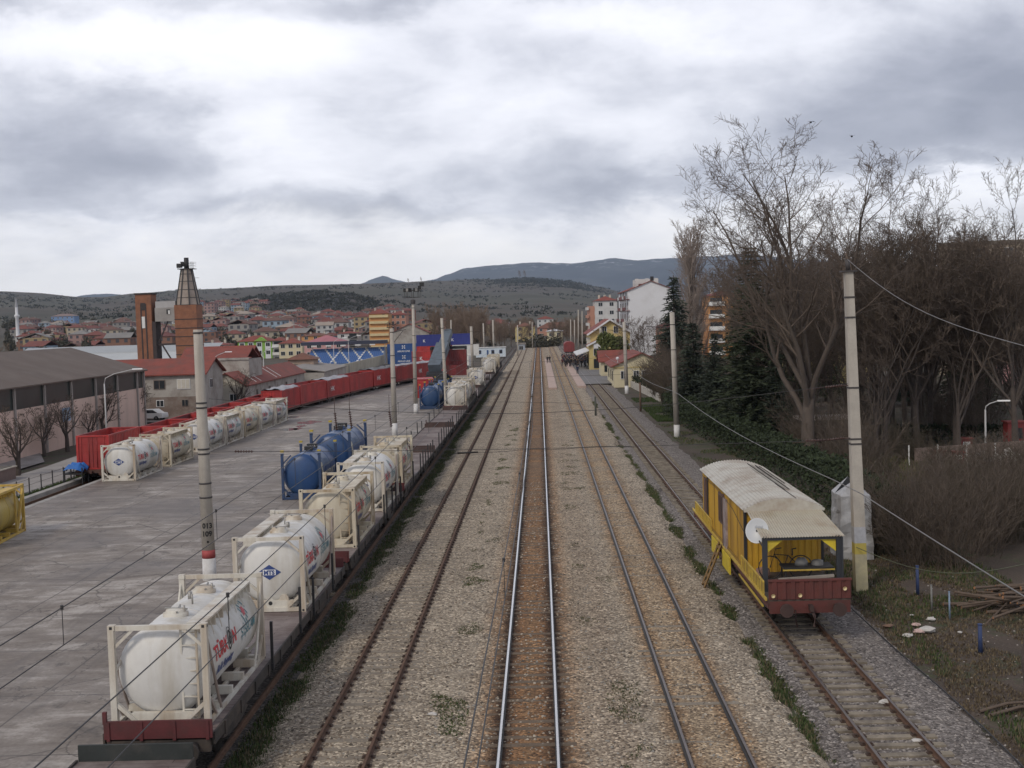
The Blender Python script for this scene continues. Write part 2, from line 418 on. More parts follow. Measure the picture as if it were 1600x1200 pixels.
strip('siding_ballast', [(6.75, -.42), (7.2, -.22), (7.4, -.21), (10.4, -.2), (10.7, -.21), (12.0, -.43)], bd, 2, 470, .34)
bw = m_ballast('ballast_dirty', (.03, .027, .024), (.07, .06, .052), (.14, .125, .11), patch=.5)
b = MB(); b.prism([(-10.95, -.3), (-8.1, -.33), (-8.1, -.5), (-10.95, -.5)], 2, 470)
struct(b.build('wagon_track_ballast', bw))

def m_yard():
    m, nt, b = nt_new('yard_concrete'); q = NB(nt); v = q.coords(rand=False)
    n1 = q.noise(q.coords((1, .8, 1), rand=False), .16, 7, .62, .6); n2_ = q.noise(q.coords((.7, 1.5, 1), rand=False), .75, 6, .66, .4); n3 = q.noise(v, 9, 4, .6)
    f = q.math('ADD', q.math('MULTIPLY', n1, .5), q.math('ADD', q.math('MULTIPLY', n2_, .38), q.math('MULTIPLY', n3, .12)))
    c = q.ramp(f, [(.4, (.125, .102, .085)), (.47, (.18, .153, .13)), (.52, (.228, .2, .175)), (.56, (.32, .29, .262)), (.64, (.44, .405, .37))])
    br = q.add('ShaderNodeTexBrick', i_Scale=1.0); br.offset = 0; nt.links.new(v, br.inputs['Vector'])
    br.inputs['Brick Width'].default_value = 5.0; br.inputs['Row Height'].default_value = 5.0; br.inputs['Mortar Size'].default_value = .035; br.inputs['Mortar Smooth'].default_value = .3
    for k in ('Color1', 'Color2'): br.inputs[k].default_value = (0, 0, 0, 1)
    br.inputs['Mortar'].default_value = (1, 1, 1, 1)
    j = q.math('MULTIPLY', br.outputs[0], .75)
    c = q.mix(j, c, (.07, .062, .058))
    st = q.ramp(q.noise(q.coords((3.2, .25, 1), rand=False), .5, 4, .6), [(.56, 0.0), (.7, .4)])
    c = q.mix(st, c, (.09, .08, .076))
    oil_ = q.noise(v, .55, 5, .7, .8); c = q.mix(q.ramp(oil_, [(.6, 0.0), (.7, .7)]), c, (.06, .052, .046))
    ck = q.add('ShaderNodeTexVoronoi', feature='DISTANCE_TO_EDGE', i_Scale=.28); wv = q.add('ShaderNodeVectorMath', operation='ADD'); nt.links.new(v, wv.inputs[0]); nt.links.new(q.math('MULTIPLY', q.noise(v, 1.1, 5, .6), 1.6), wv.inputs[1]); nt.links.new(wv.outputs[0], ck.inputs['Vector'])
    c = q.mix(q.ramp(ck.outputs['Distance'], [(.004, .6), (.012, 0.0)]), c, (.05, .044, .04))
    nt.links.new(c, b.inputs['Base Color'])
    nt.links.new(q.ramp(n1, [(.4, .55), (.6, .9)]), b.inputs['Roughness']); q.bump(n3, .25, .02)
    return m
b = MB(); b.prism([(-31.9, .3), (-10.95, .3), (-10.95, -.5), (-31.9, -.5)], 3, 262)
struct(b.build('container_yard', m_yard()))
conc = M('kerb_concrete', (.34, .325, .3), .85, .2, 1.2, .2, dirt=(.15, .14, .13))
b = MB(); b.b2((-11.05, 3, .304), (-10.7, 262, -.4)); b.b2((-32.0, 3, .31), (-31.6, 150, -.3)); b.b2((-34.7, 3, .08), (-34.2, 130, -.5))
struct(b.build('yard_kerb', conc))
road = M('pale_road', (.3, .285, .27), .9, .16, .6, .15, dirt=(.2, .185, .17))
def sheet(name, pts, mat, z):
    b = MB(); b.face([(x, y, z) for x, y in pts]); return struct(b.build(name, mat, fix=False))
sheet('service_road', [(-41.5, 5), (-35.9, 5), (-36.0, 100), (-39.5, 150), (-44.5, 150), (-41.5, 100)], road, -.2)
sheet('footpath', [(-46.9, 60), (-43.2, 60), (-43.2, 104), (-46.9, 112)], M('path_concrete', (.27, .25, .235), .9, .2, .8, dirt=(.16, .14, .13)), -.21)
sheet('yard_apron', [(-80, 145), (-36, 145), (-21, 262), (-21, 340), (-80, 340)], M('dusty_lot', (.155, .13, .11), .95, .25, .25, .2, dirt=(.09, .085, .07)), -.2)
sheet('grass_verge', [(-35.9, 5), (-34.7, 5), (-34.7, 140), (-35.9, 140)], M('verge_green', (.05, .068, .025), .95, .35, 1.2, .4, dirt=(.1, .08, .06)), -.2)
asph = M('asphalt', (.16, .155, .155), .9, .12, .6, .15, dirt=(.22, .21, .2))
sheet('station_paving', [(7.2, 197), (16.2, 197), (14.3, 225), (12.2, 300), (7.2, 300)], asph, -.02)
pink = M('pink_paving', (.44, .325, .275), .85, .12, .8, .1, dirt=(.3, .24, .21))
b = MB(); b.b2((1.2, 187.5, .12), (2.5, 320, -.3)); struct(b.build('narrow_platform', pink))
b = MB(); b.b2((5.75, 190, .12), (7.1, 300, -.3)); struct(b.build('island_platform', pink))
puddle = MF('puddle_water', (.25, .25, .26), .04)
for i, (px, py, w, l) in enumerate([(482, 660, 1.3, 1.3), (470, 666, .5, .8), (464, 670, .5, .7), (453, 671, .9, .9), (455, 652, 1.0, .9)]):
    p = G(px, py, .3); b = MB(); n = 14
    b.face([(p.x+w*math.cos(2*PI*k/n)*(1+.3*math.sin(k*2.3+i)), p.y+l*1.6*math.sin(2*PI*k/n)*(1+.25*math.cos(k*1.7)), .304) for k in range(n)])
    struct(b.build('puddle', puddle, fix=False))

# ------------------------------------------------------------------ tracks
rust = M('rail_rust', (.095, .05, .03), .85, .3, 5, .2, dirt=(.16, .09, .055))
railtop = M('rail_polish', (.62, .61, .6), .22, .05, 3, metal=1.0)
raildull = M('rail_top_dull', (.2, .17, .155), .42, .15, 3, metal=.85)
blackrail = M('rail_grease', (.018, .015, .013), .6, .3, 4)
slp_c = M('sleeper_concrete', (.24, .205, .155), .9, .3, 3, .3, dirt=(.1, .082, .065), damt=.6)
slp_b = M('sleeper_brown', (.125, .09, .06), .9, .3, 3, .3, dirt=(.17, .13, .09)); slp_a = M('sleeper_tan', (.235, .2, .155), .9, .25, 3, .3, dirt=(.15, .12, .09))
clipm = M('rail_clip', (.055, .032, .022), .8, .3, 6)
def rail_obj(x, y0, y1, side, top, par, hw=.036):
    b = MB(); ys = [y0+(y1-y0)*i/24 for i in range(25)]
    P = [(-.07, -.165), (.07, -.165), (.07, -.145), (.012, -.12), (.012, -.04), (hw, -.03), (hw, -.004), (hw-.008, 0), (-hw+.008, 0), (-hw, -.004), (-hw, -.03), (-.012, -.04), (-.012, -.12), (-.07, -.145)]
    for a, c in zip(ys, ys[1:]):
        n = len(P)
        vs = [(px, a, pz) for px, pz in P]+[(px, c, pz) for px, pz in P]
        for i in range(n):
            j = (i+1) % n; b.raw([vs[i], vs[j], vs[n+j], vs[n+i]], [(0, 1, 2, 3)], 1 if i in (6, 7, 8) else 0)
    o = b.build('rail', [side, top], par); o.location = (x, 0, 0); return o
def track(x, label, side, top, slm, ztop, y0, y1, n=100, sp=.62, clips=True, hw=.036, jz=.006):
    t = thing('railway_track', label, 'railway track', (x, 0, 0))
    for s in (-1, 1): rail_obj(s*GA, 3, y1, side, top, t, hw)
    def one(b, y, j=0.0):
        b.box((j, y, ztop-.08), (2.45, .25, .16), 0)
        if clips:
            for s in (-1, 1):
                b.box((s*GA, y, ztop+.012), (.34, .16, .03), 1); 
                for k in (-1, 1): b.box((s*GA+k*.1, y, ztop+.045), (.06, .09, .05), 1)
    b = MB(); one(b, 0); p = b.build('sleeper', [slm, clipm], t); p.location = (0, y0, 0)
    for i in range(1, n):
        k = p.copy(); C.objects.link(k); k.parent = t; k.location = (rnd.uniform(-.03, .03), y0+i*sp+rnd.uniform(-.03, .03), rnd.uniform(-1.5*jz, .6*jz)); k.rotation_euler = (0, rnd.uniform(-.6*jz, .6*jz), rnd.uniform(-.012, .012))
    b = MB(); y = y0+n*sp
    while y < min(y1, 260): one(b, y); y += sp
    r = b.build('sleepers', [slm, clipm], t, fix=False); r['kind'] = 'stuff'
    return t
track(XA, 'rusty railway track with half buried sleepers, between the container wagons and the bright main line', rust, rust, slp_a, -.163, 17, 470)
track(XB, 'main railway track with two shiny rails on rust-stained ballast in the centre', blackrail, railtop, slp_b, -.166, 22, 470, clips=False, hw=.034)
track(XC, 'railway track with dull dark rails just right of the shiny main line', blackrail, raildull, slp_a, -.172, 22, 470, clips=False)
track(XD, 'rusty siding track with pale concrete sleepers that the yellow cabin wagon stands on', rust, raildull, slp_c, -.143, 22, 470, jz=.02)
track(XW, 'track hidden under the line of flat container wagons beside the yard', rust, rust, slp_b, -.26, 17, 470, n=60, clips=False).location = (XW, 0, -.1)
track(-33.05, 'sunken track at the left yard edge under the red open containers', rust, rust, slp_b, -.26, 40, 150, n=60, clips=False).location = (-33.05, 0, -.1)
cable = MF('black_cable', (.02, .018, .018), .6)
for i, (p0, p1, lb) in enumerate([((700, 712), (990, 699), 'black cable across the tracks with a dark splice beside the rail'), ((725, 629), (905, 632), 'long thin cable crossing three tracks before the platform ends'), ((1005, 691), (1042, 693), 'short black cable crossing the rusty siding near the concrete pole')]):
    a, c = G(*p0, -.12), G(*p1, -.12); b = MB()
    b.path([a.lerp(c, k/14)+Vector((0, .5*math.sin(k*1.3), .13*(1 if 0 < k < 14 else 0)+.04)) for k in range(15)], .018, 5)
    if i == 0: b.tube(a.lerp(c, .05)+Vector((0, 0, .18)), a.lerp(c, .16)+Vector((0, 0, .18)), .09, .06, 8)
    tag(b.build('ground_cable', cable), lb, 'cable')
# grass tufts along the tracks
def tufts(name, spots, mats, hmin, hmax, n):
    b = MB()
    for _ in range(n):
        x, y, z = spots()
        for k in range(4):
            a = rnd.uniform(0, 2*PI); h = rnd.uniform(hmin, hmax); w = rnd.uniform(.012, .03); t = rnd.uniform(.1, .7)*h
            dx, dy = math.cos(a), math.sin(a); m = rnd.randrange(len(mats)); x1, y1 = x+rnd.uniform(-.1, .1), y+rnd.uniform(-.1, .1)
            b.raw([(x1-dy*w, y1+dx*w, z), (x1+dy*w, y1-dx*w, z), (x1+dx*t, y1+dy*t, z+h)], [(0, 1, 2)], m)
    o = b.build(name, mats, fix=False); o['kind'] = 'stuff'; return o
gm = [MF('grass_bright', (.055, .085, .02), .9), MF('grass_dark', (.03, .05, .014), .9), MF('grass_dry', (.13, .11, .06), .9)]
def clump(x0, x1, y0, y1, z, thr, s=1.6):
    def f():
        while True:
            x, y = rnd.uniform(x0, x1), y0+(y1-y0)*rnd.random()**1.7
            if mnoise.noise(Vector((x*s*.7, y*s*.4, 5.1))) > thr: return x, y, z
    return f
tag(tufts('grass', clump(-8.4, -7.1, 22, 190, -.33, -.3, 1.4), gm, .03, .15, 15000), 'low green weeds growing between the wagons and the rusty track', 'grass')
tag(tufts('grass', clump(6.3, 7.2, 22, 160, -.33, -.12, .9), gm, .03, .15, 12000), 'green grass strip between the dark track and the yellow wagon siding', 'grass')
tag(tufts('weeds', clump(-3.5, -2.4, 22, 130, -.17, .22, .9), gm, .015, .06, 1300), 'sparse weeds on the ballast left of the shiny main line', 'grass')
tag(tufts('weeds', clump(1.2, 2.7, 22, 110, -.17, .25, 1.0), gm[1:], .02, .06, 900), 'few dark weeds on the ballast right of the shiny main line', 'grass')
tag(tufts('grass', clump(12.0, 19, 28, 125, -.36, .02, .45), gm, .05, .2, 9000), 'green grass on the bank right of the siding', 'grass')
tag(tufts('grass', clump(-35.9, -34.6, 60, 100, -.2, -.2, .5), gm[:2], .08, .25, 2500), 'green grass along the yard fence', 'grass')

# loose stones lying on the beds, each its own little lump
def stones(name, label, n, rng, zf, mats, smin, smax):
    b = MB(); r = random.Random(n)
    for _ in range(n):
        y = 21+62*r.random()**1.9; x = r.uniform(*rng); s = r.uniform(smin, smax)*(1.25 if r.random() < .08 else 1); a = r.uniform(0, 6.3); m = r.randrange(len(mats)); z = zf(x, y)
        top = [(x+s*(.9+.3*r.random())*math.cos(a+k*1.257), y+s*(.9+.3*r.random())*math.sin(a+k*1.257), z+s*.25*r.random()) for k in range(5)]; k2 = r.uniform(.35, .6); c = (x+s*.2*math.cos(a), y+s*.2*math.sin(a))
        up = [(c[0]+(p[0]-c[0])*k2, c[1]+(p[1]-c[1])*k2, z+s*(.55+.35*r.random())) for p in top]
        b.raw(top+up, [(0, 1, 6, 5), (1, 2, 7, 6), (2, 3, 8, 7), (3, 4, 9, 8), (4, 0, 5, 9), (5, 6, 7, 8, 9)], m)
    o = b.build(name, mats, fix=False); tag(o, label, 'stones'); o['kind'] = 'stuff'
sm = [MF('stone_light', (.42, .365, .29), .95), MF('stone_tan', (.29, .24, .18), .95), MF('stone_brown', (.17, .13, .095), .95), MF('stone_grey', (.24, .225, .2), .95), MF('stone_dark', (.09, .075, .06), .95)]
sg = [MF('stone_grey_light', (.3, .272, .25), .95), MF('stone_grey_mid', (.16, .14, .128), .95), MF('stone_grey_dark', (.07, .062, .06), .95)]
def clear(x): return all(abs(abs(x-c)-GA) > .16 for c in (XA, XB, XC, XD))
stones('ballast_stones', 'loose tan ballast stones around the three left tracks', 20000, (-7.3, 6.6), lambda x, y: -.178 if clear(x) else -.2, sm, .022, .05)
stones('ballast_stones', 'loose grey ballast stones around the siding', 8000, (7.0, 11.6), lambda x, y: (-.215 if x < 10.5 else -.22-.13*(x-10.5)) if clear(x) else -.235, sg, .022, .05)

gd = [MF('grass_dead', (.16, .125, .075), .95), MF('grass_dead_dark', (.07, .05, .032), .95), MF('grass_dead_brown', (.1, .075, .045), .95)]
tag(tufts('dead_grass', clump(11.6, 19, 25, 60, -.36, -.25, .8), gd, .03, .12, 14000), 'matted dead grass on the brown dirt right of the siding', 'grass')
stones('dirt_stones', 'small stones scattered over the brown dirt at the right', 2500, (11.5, 18), lambda x, y: -.365, sg+sm[2:3], .015, .045)
# ------------------------------------------------------------------ tank containers
white = M('tank_white', (.62, .615, .59), .42, .08, .8, dirt=(.36, .31, .22), damt=.5, streak=.7)
white2 = M('tank_white_clean', (.72, .73, .73), .4, .05, .8, dirt=(.5, .49, .46), damt=.2, streak=.9)
cream = M('frame_cream', (.54, .49, .385), .55, .12, 2, dirt=(.3, .21, .12), damt=.55, streak=1.4)
cream2 = M('frame_ivory', (.58, .555, .49), .55, .12, 2, dirt=(.33, .24, .15), damt=.55, streak=1.4)
tankcream = M('tank_cream', (.56, .515, .41), .45, .1, .8, dirt=(.33, .27, .18), damt=.55, streak=.7)
dark = MF('dark_steel', (.02, .02, .022), .6)
steel = M('grey_steel', (.3, .29, .27), .5, .2, 4, metal=.5)
logored = MF('logo_red', (.52, .03, .04), .5); logoblue = MF('logo_blue', (.03, .06, .2), .5); logoteal = MF('logo_teal', (.06, .2, .24), .5)
brace = M('brace_brown', (.28, .23, .2), .7, .2, 3)
L2, RT, ZC = 3.03, 1.13, 1.34
def dish(r, R, yc, dep): return yc+dep*math.sqrt(max(0, 1-(r/R)**2))
def on_side(vs, side, y0, th0, R, zc, off=.012):
    """bend flat letters round the barrel: side +1 reads towards +y, -1 towards -y"""
    out = []
    for v in vs:
        th = th0+v.y/R
        out.append((side*(R+off)*math.cos(th), (y0+v.x) if side > 0 else (-y0-v.x), zc+(R+off)*math.sin(th)))
    return out
T1 = text_geo('TÜRK', .5, .25, .08, .012); T1b = text_geo('N', .5, .25, .08, .012); T2 = text_geo('ŞİŞECAM', .36, .3, .08, .004); T3 = text_geo('Bulk Shipping', .3, .35, .08, .012); T4 = text_geo('MTS', .2, 0, .06, .01)
def tank_container(label, tm, fm, walk=True, logos=True, half=L2, R=RT, zc=ZC, Hh=2.59, group='white tank containers', hat=None, bars=True, postw=.15, cat='tank container', name='tank_container', topcol=None, diamond=True, gin=.36, topbar=True):
    t = thing(name, label, cat, group=group)
    yc = half-gin-.1; dep = gin
    b = MB(); prof = []
    for i in range(9):
        a = PI/2*i/8; prof.append((R*math.sin(a)+1e-4, -yc-dep*math.cos(a)))
    pr = prof+[(R, -yc+(2*yc)*k/10) for k in range(1, 10)]+[(r, -y) for r, y in reversed(prof)]
    b.lathe(pr, 'y', (0, 0, zc), 44)
    for y in (-yc+.04, -yc*.33, yc*.33, yc-.04): b.lathe([(R-.02, y-.05), (R+.012, y-.045), (R+.012, y+.045), (R-.02, y+.05)], 'y', (0, 0, zc), 44)
    shell = b.build('tank', tm, t)
    for sy in (-1, 1):
        b = MB(); y = sy*(half-postw/2); X = 1.219-postw/2
        for sx in (-1, 1):
            b.box((sx*X, y, Hh/2), (postw, postw, Hh-.2))
            for z in (.06, Hh-.06):
                b.box((sx*(1.219-.085), sy*(half-.085), z), (.172, .172, .12))
                b.box((sx*(1.219-.085), sy*(half+.0015), z), (.07, .006, .07), 1)
                b.box((sx*1.2205, sy*(half-.085), z), (.006, .07, .07), 1)
            b.bar((sx*(X-.06), y, .62), (sx*(X-.62), y, .1), .1, .09)
            b.bar((sx*(X-.06), y, Hh-.55), (sx*(X-.55), y, Hh-.1), .07, .07)
            b.bar((sx*(X-.02), y-sy*.06, Hh*.55), (sx*(R*.86), sy*(yc-.05), zc+R*.35), .06, .06)
        b.box((0, y, .085), (2*X, .12, .13))
        if topbar: b.box((0, y, Hh-.075), (2*X, .1, .12))
        b.box((0, y-sy*.1, zc-R+.02), (1.5, .18, .3))
        b.build('end_frame', [fm, dark], t)
    b = MB()
    for sx in (-1, 1):
        b.box((sx*1.15, 0, .08), (.1, 2*half-.32, .12))
        b.box((sx*.72, 0, .1), (.08, 2*half-.3, .1))
        for y in (-half*.62, -half*.2, half*.2, half*.62): b.box((sx*.86, y, .22), (.6, .14, .22))
    b.build('base_rail', fm, t)
    if bars:
        for sy in (-1, 1):
            for sx in (-1, 1):
                b = MB(); b.path([(sx*1.17, sy*(half-.1), Hh-.22), (sx*1.19, sy*(half-.42), Hh*.62), (sx*1.18, sy*(half-.95), .55), (sx*1.17, sy*(half-1.22), .12)], .04, 6)
                b.bar((sx*1.17, sy*(half-.16), .75), (sx*1.17, sy*(half-.75), .12), .06, .06)
                b.build('diagonal_brace', brace if sy < 0 else fm, t)
    if walk:
        b = MB(); wx = .8
        b.box((wx, -.1, zc+R+.0), (.46, 2*half-1.3, .05))
        for k in range(7):
            y = -half+.9+k*(2*half-1.6)/6; b.box((wx, y, zc+R-.16), (.4, .05, .3))
        for k in range(6): b.bar((1.03, -half+1.0+k*.75, zc+R-.02), (1.12, -half+1.05+k*.75, zc+.72), .025, .025)
        b.build('walkway', fm, t)
        b = MB()
        for x in (.52, .9): b.bar((x, -half+.2, .2), (x, -half+.2, zc+R+.05), .05, .04)
        for k in range(7): b.bar((.52, -half+.2, .42+k*.32), (.9, -half+.2, .42+k*.32), .03, .03)
        b.build('ladder', fm, t)
    for y in hat or (-1.45, 1.2):
        b = MB(); z = zc+R
        b.lathe([(.32, z-.08), (.32, z+.05), (.25, z+.07), (.25, z+.12), (.2, z+.15), (.001, z+.16)], 'z', (0, y, 0), 18)
        b.bar((-.28, y, z+.16), (.3, y, z+.13), .05, .04, 1); b.bar((.1, y-.25, z+.1), (.05, y+.25, z+.18), .04, .04, 1); b.tube((.22, y, z), (.22, y, z+.22), .03, n=6, mat=1)
        b.build('manhole', [fm, steel], t)
    b = MB(); b.tube((.1, -.3, zc+R-.05), (.1, -.3, zc+R+.26), .025, n=6); b.tube((-.15, .35, zc+R-.05), (-.15, .35, zc+R+.18), .06, n=8); b.build('vent_pipe', steel, t)
    b = MB(); yv = half-.12
    b.tube((0, yc+.1, .3), (0, yv+.02, .3), .11, n=12); b.tube((0, yv, .3), (0, yv+.04, .3), .17, n=12); b.tube((0, yv+.04, .3), (0, yv+.05, .3), .07, n=10, mat=1)
    b.tube((-.45, yv-.15, .42), (-.45, yv-.02, .42), .16, n=12); b.bar((-.45, yv-.08, .42), (0, yv-.08, .3), .06); b.path([(-.3, yv-.1, .25), (.5, yv-.12, .2), (.85, yv-.12, .28)], .025)
    b.build('outlet_valve', [cream2, dark], t)
    if logos:
        for side in (1, -1):
            y0 = -2.0
            b = MB(); b.raw(on_side(T1[0], side, y0, .02, R, zc), T1[1]); b.raw(on_side(T1b[0], side, y0+T1[2]+.44, .02, R, zc), T1b[1])
            b.build('red_lettering', logored, t)
            b = MB(); cxx = y0+T1[2]+.2
            def ringpts(r0, r1, a0, a1, n, cx, cy, sh=.25):
                vs = []; 
                for i in range(n+1):
                    a = a0+(a1-a0)*i/n
                    for r in (r0, r1):
                        u, w = r*math.cos(a), r*math.sin(a); vs.append(Vector((cx+u*.75+w*sh, cy+w, 0)))
                return vs, [(2*i, 2*i+1, 2*i+3, 2*i+2) for i in range(n)]
            for r0, r1, a0, a1 in ((.19, .25, 0, 2*PI), (.05, .12, 0, 2*PI), (.31, .33, -.6, 3.3)):
                vs, fs = ringpts(r0, r1, a0, a1, 20, cxx, .17); b.raw(on_side(vs, side, 0, .02, R, zc), fs)
            b.build('globe_emblem', dark, t)
            b = MB(); b.raw(on_side(T3[0], side, y0+.15, -.32, R, zc), T3[1]); b.build('blue_lettering', logoblue, t)
            b = MB(); b.raw(on_side(T2[0], side, .62, -.06, R, zc), T2[1])
            for k in range(5):
                for u in (-1, 1):
                    c = (k-2)*.13; l0, l1 = (.13, .32) if abs(k-2) < 2 else (.0, .2)
                    pts = [Vector((1.35+u*l0*.55+c*.75, .42+u*(-l0)*.8+c*.8, 0)), Vector((1.35+u*l1*.55+c*.75, .42-u*l1*.8+c*.8, 0))]
                    w = Vector((.02, .02, 0)); q = [pts[0]-w, pts[0]+w, pts[1]+w, pts[1]-w]
                    b.raw(on_side(q, side, 0, .1, R, zc), [(0, 1, 2, 3)])
            b.build('teal_lettering', logoteal, t)
            b = MB(); st = []
            for k in range(12):
                r = .17 if k % 2 == 0 else .11; st.append(Vector((1.35+r*math.cos(k*PI/6), .42+r*math.sin(k*PI/6), 0)))
            b.raw(on_side(st, side, 0, .1, R, zc), [tuple(range(12))]); b.build('red_star', MF('star_pink', (.5, .12, .14)), t)
    if diamond:
        b = MB(); yy = lambda x, z: dish(math.hypot(x, z), R, yc, dep)+.012
        W, Hd = .4, .26; zo = .02
        def onend(pts, fs, mat): b.raw([(-p[0], yy(p[0], p[1]+zo), zc+zo+p[1]) for p in pts], fs, mat)
        n = 10; gr = []
        for j in range(n+1):
            w = -Hd+2*Hd*j/n; ww = W*(1-abs(w)/Hd)
            for i in range(n+1): gr.append((-ww+2*ww*i/n, w))
        onend(gr, [(j*(n+1)+i, j*(n+1)+i+1, (j+1)*(n+1)+i+1, (j+1)*(n+1)+i) for j in range(n) for i in range(n)], 0)
        yy2 = yy; yy = lambda x, z: yy2(x, z)+.006
        gr = [(-.22+.44*i/6, -.095+.19*j/2) for j in range(3) for i in range(7)]
        onend(gr, [(j*7+i, j*7+i+1, (j+1)*7+i+1, (j+1)*7+i) for j in range(2) for i in range(6)], 1)
        yy3 = yy; yy = lambda x, z: yy3(x, z)+.006
        onend([(v.x-T4[2]/2, v.y-.072) for v in T4[0]], T4[1], 0)
        b.build('diamond_badge', [logoblue, white2], t, fix=False)
    return t
DZ = 1.25
gW = 'white tank containers on the flat wagons'; gY = 'white tank containers in the row at the left yard edge'
protoW = tank_container('white tank container with cream frame and ladder end, nearest the camera on the wagons', white, cream2, group=gW)
protoC = tank_container('cream tank container with beige frame, third from the camera on the flat wagons', tankcream, cream, group=gW)
protoW.location = (XW-.12, 29.1+3.03, DZ-.05)
protoC.location = (XW, 52.2+3.03, DZ)
dup(protoW, (XW, 40.7+3.03, DZ), PI, 'white tank container with blue diamond badge facing the camera, second on the flat wagons', gW)
dup(protoW, (XW, 62.1+3.03, DZ), PI, 'bright white tank container with blue diamond badge behind the cream one on the wagons', gW)
dup(protoC, (XW, 70.3+3.03, DZ), 0, 'cream framed tank container just before the long stretch of empty wagon deck', gW)
dup(protoW, (XW, 133.0+3.03, DZ), 0, 'white tank container above a dark headboard, first beyond the empty wagons', gW)
dup(protoW, (XW, 139.4+3.03, DZ), PI, 'white tank container directly behind the one beyond the empty wagons', gW)
dup(protoC, (XW, 145.7+3.03, DZ), 0, 'cream ribbed tank container, third in the cluster beyond the empty wagons', gW)
dup(protoW, (XW, 175.2+3.03, DZ), PI, 'white tank container in the far group, nearer the camera than the two by the cabin', gW)
dup(protoW, (XW, 221+3.03, DZ), 0, 'far white tank container with round end before the white cabin', gW)
dup(protoC, (XW, 243+3.03, DZ), PI, 'farthest cream tank container on the wagons, beside the white cabin', gW)
# row on the ground at the left yard edge
YL = [(-30.05, 85.0, PI, 'white tank container with diamond badge at the near end of the yard-edge row'), (-30.0, 93.2, 0, 'second white tank container from the near end of the yard-edge row'),
      (-29.9, 103.2, PI, 'white tank container partly behind the concrete pole in the yard-edge row'), (-29.85, 109.6, 0, 'white tank container just right of the concrete pole in the yard-edge row'),
      (-29.8, 116.2, PI, 'fifth white tank container from the near end of the yard-edge row'), (-29.7, 122.8, PI, 'white tank container with a diamond badge, last but one in the yard-edge row'), (-29.7, 129.6, 0, 'white tank container at the far end of the yard-edge row')]
for i, (x, y, r, lb) in enumerate(YL): dup(protoC if i in (1, 4) else protoW, (x, y+3.03, .3), r+rnd.uniform(-.012, .012), lb, gY)
# blue tanks and the yellow one
bluet = M('tank_blue', (.016, .055, .16), .38, .2, 1.0, dirt=(.05, .09, .15), damt=.4, streak=.8)
bluef = M('frame_blue', (.022, .05, .12), .5, .2, 2, dirt=(.05, .05, .06), damt=.3)
yellt = M('tank_yellow', (.42, .3, .05), .5, .15, 1.0, dirt=(.25, .2, .12), damt=.45, streak=.9)
yellf = M('frame_yellow', (.5, .34, .07), .55, .15, 2, dirt=(.3, .17, .08), damt=.35)
gB = 'blue tank containers standing in the yard'
def blue_extra(t, R, zc, half):
    b = MB()
    for y in (-half+.1, half-.1):
        for sx in (-1, 1): b.box((sx*1.13, y, 2.72), (.2, .2, .1))
    b.build('yellow_corner', MF('corner_yellow', (.4, .3, .04)), t)
    b = MB(); b.box((0, -.3, zc+R+.12), (.5, .36, .22)); b.box((0, .9, zc+R+.14), (.62, .4, .26)); b.build('valve_box', dark, t)
    tg = text_geo('PRODUCT', .5, 0, .1, .012); tg2 = text_geo('FUEL', .62, 0, .1, .012)
    b = MB(); lm = M('lettering_beige', (.5, .46, .36), .6, .12, 4)
    # pale splash shape with two lines of cream capitals
    gr = []; n = 12
    for j in range(n+1):
        w = -.75+1.5*j/n; x0 = .1*math.sin(j*.9)
        for i in (0, 1): gr.append(Vector((x0+i*(.5+.22*math.sin(j*1.3+1)), w, 0)))
    b.raw(on_side(gr, 1, -half+.75, .05, R, zc), [(2*j, 2*j+1, 2*j+3, 2*j+2) for j in range(n)], 0)
    s = (2*half-2.2)/tg[2]
    b.raw(on_side([Vector((v.x*s, v.y*1.0, 0)) for v in tg[0]], 1, -half+1.6, -.28, R, zc), tg[1], 0)
    b.raw(on_side([Vector((v.x*s, v.y*1.0, 0)) for v in tg2[0]], 1, -half+1.6, .25, R, zc), tg2[1], 1)
    b.build('cream_lettering', [lm, M('lettering_faded', (.1, .16, .26), .6, .1, 4)], t)
pB = tank_container('blue tank container with dark hatches, nearer one of the blue pair beside the white tanks', bluet, bluef, walk=False, logos=False, diamond=False, bars=False, half=3.03, group=gB, hat=(.5,), R=1.16, topbar=False)
blue_extra(pB, 1.16, ZC, 3.03)
pB.location = (-14.8, 73.6+3.03, .3); pB.scale = (1, 1, 1.1)
dup(pB, (-14.55, 83.0+3.7, .3), 0, 'blue tank container with cream lettering on its side, behind the nearer blue one', gB, (1.15, 1.3, 1.25))
dup(pB, (-13.5, 146.5+3.03, .3), 0, 'dark blue tank container at the foot of the floodlight mast', gB)
dup(pB, (-13.5, 153.2+3.03, .3), PI, 'blue tank container directly behind the one at the mast foot', gB)
dup(pB, (-13.3, 160.0+3.03, .3), 0, 'third blue tank container of the far group, half hidden by white tanks', gB)
pY = tank_container('yellow framed tank container cut off by the left edge of the photo', yellt, yellf, walk=True, logos=False, diamond=False, group='yellow tank container', half=3.03)
pY.location = (-29.0, 61.6, .3); pY.rotation_euler = (0, 0, .1); del pY['group']
b = MB()
for sx in (-1, 1): b.box((sx*1.17, 0, 2.5), (.1, 5.7, .12)); b.bar((sx*1.17, 2.9, 2.3), (sx*1.17, 1.7, .15), .09); b.bar((sx*1.17, 1.6, 2.45), (sx*1.17, 1.7, .15), .09); b.bar((sx*1.17, -2.9, 2.3), (sx*1.17, -1.7, .15), .09)
b.build('top_rail', yellf, pY)

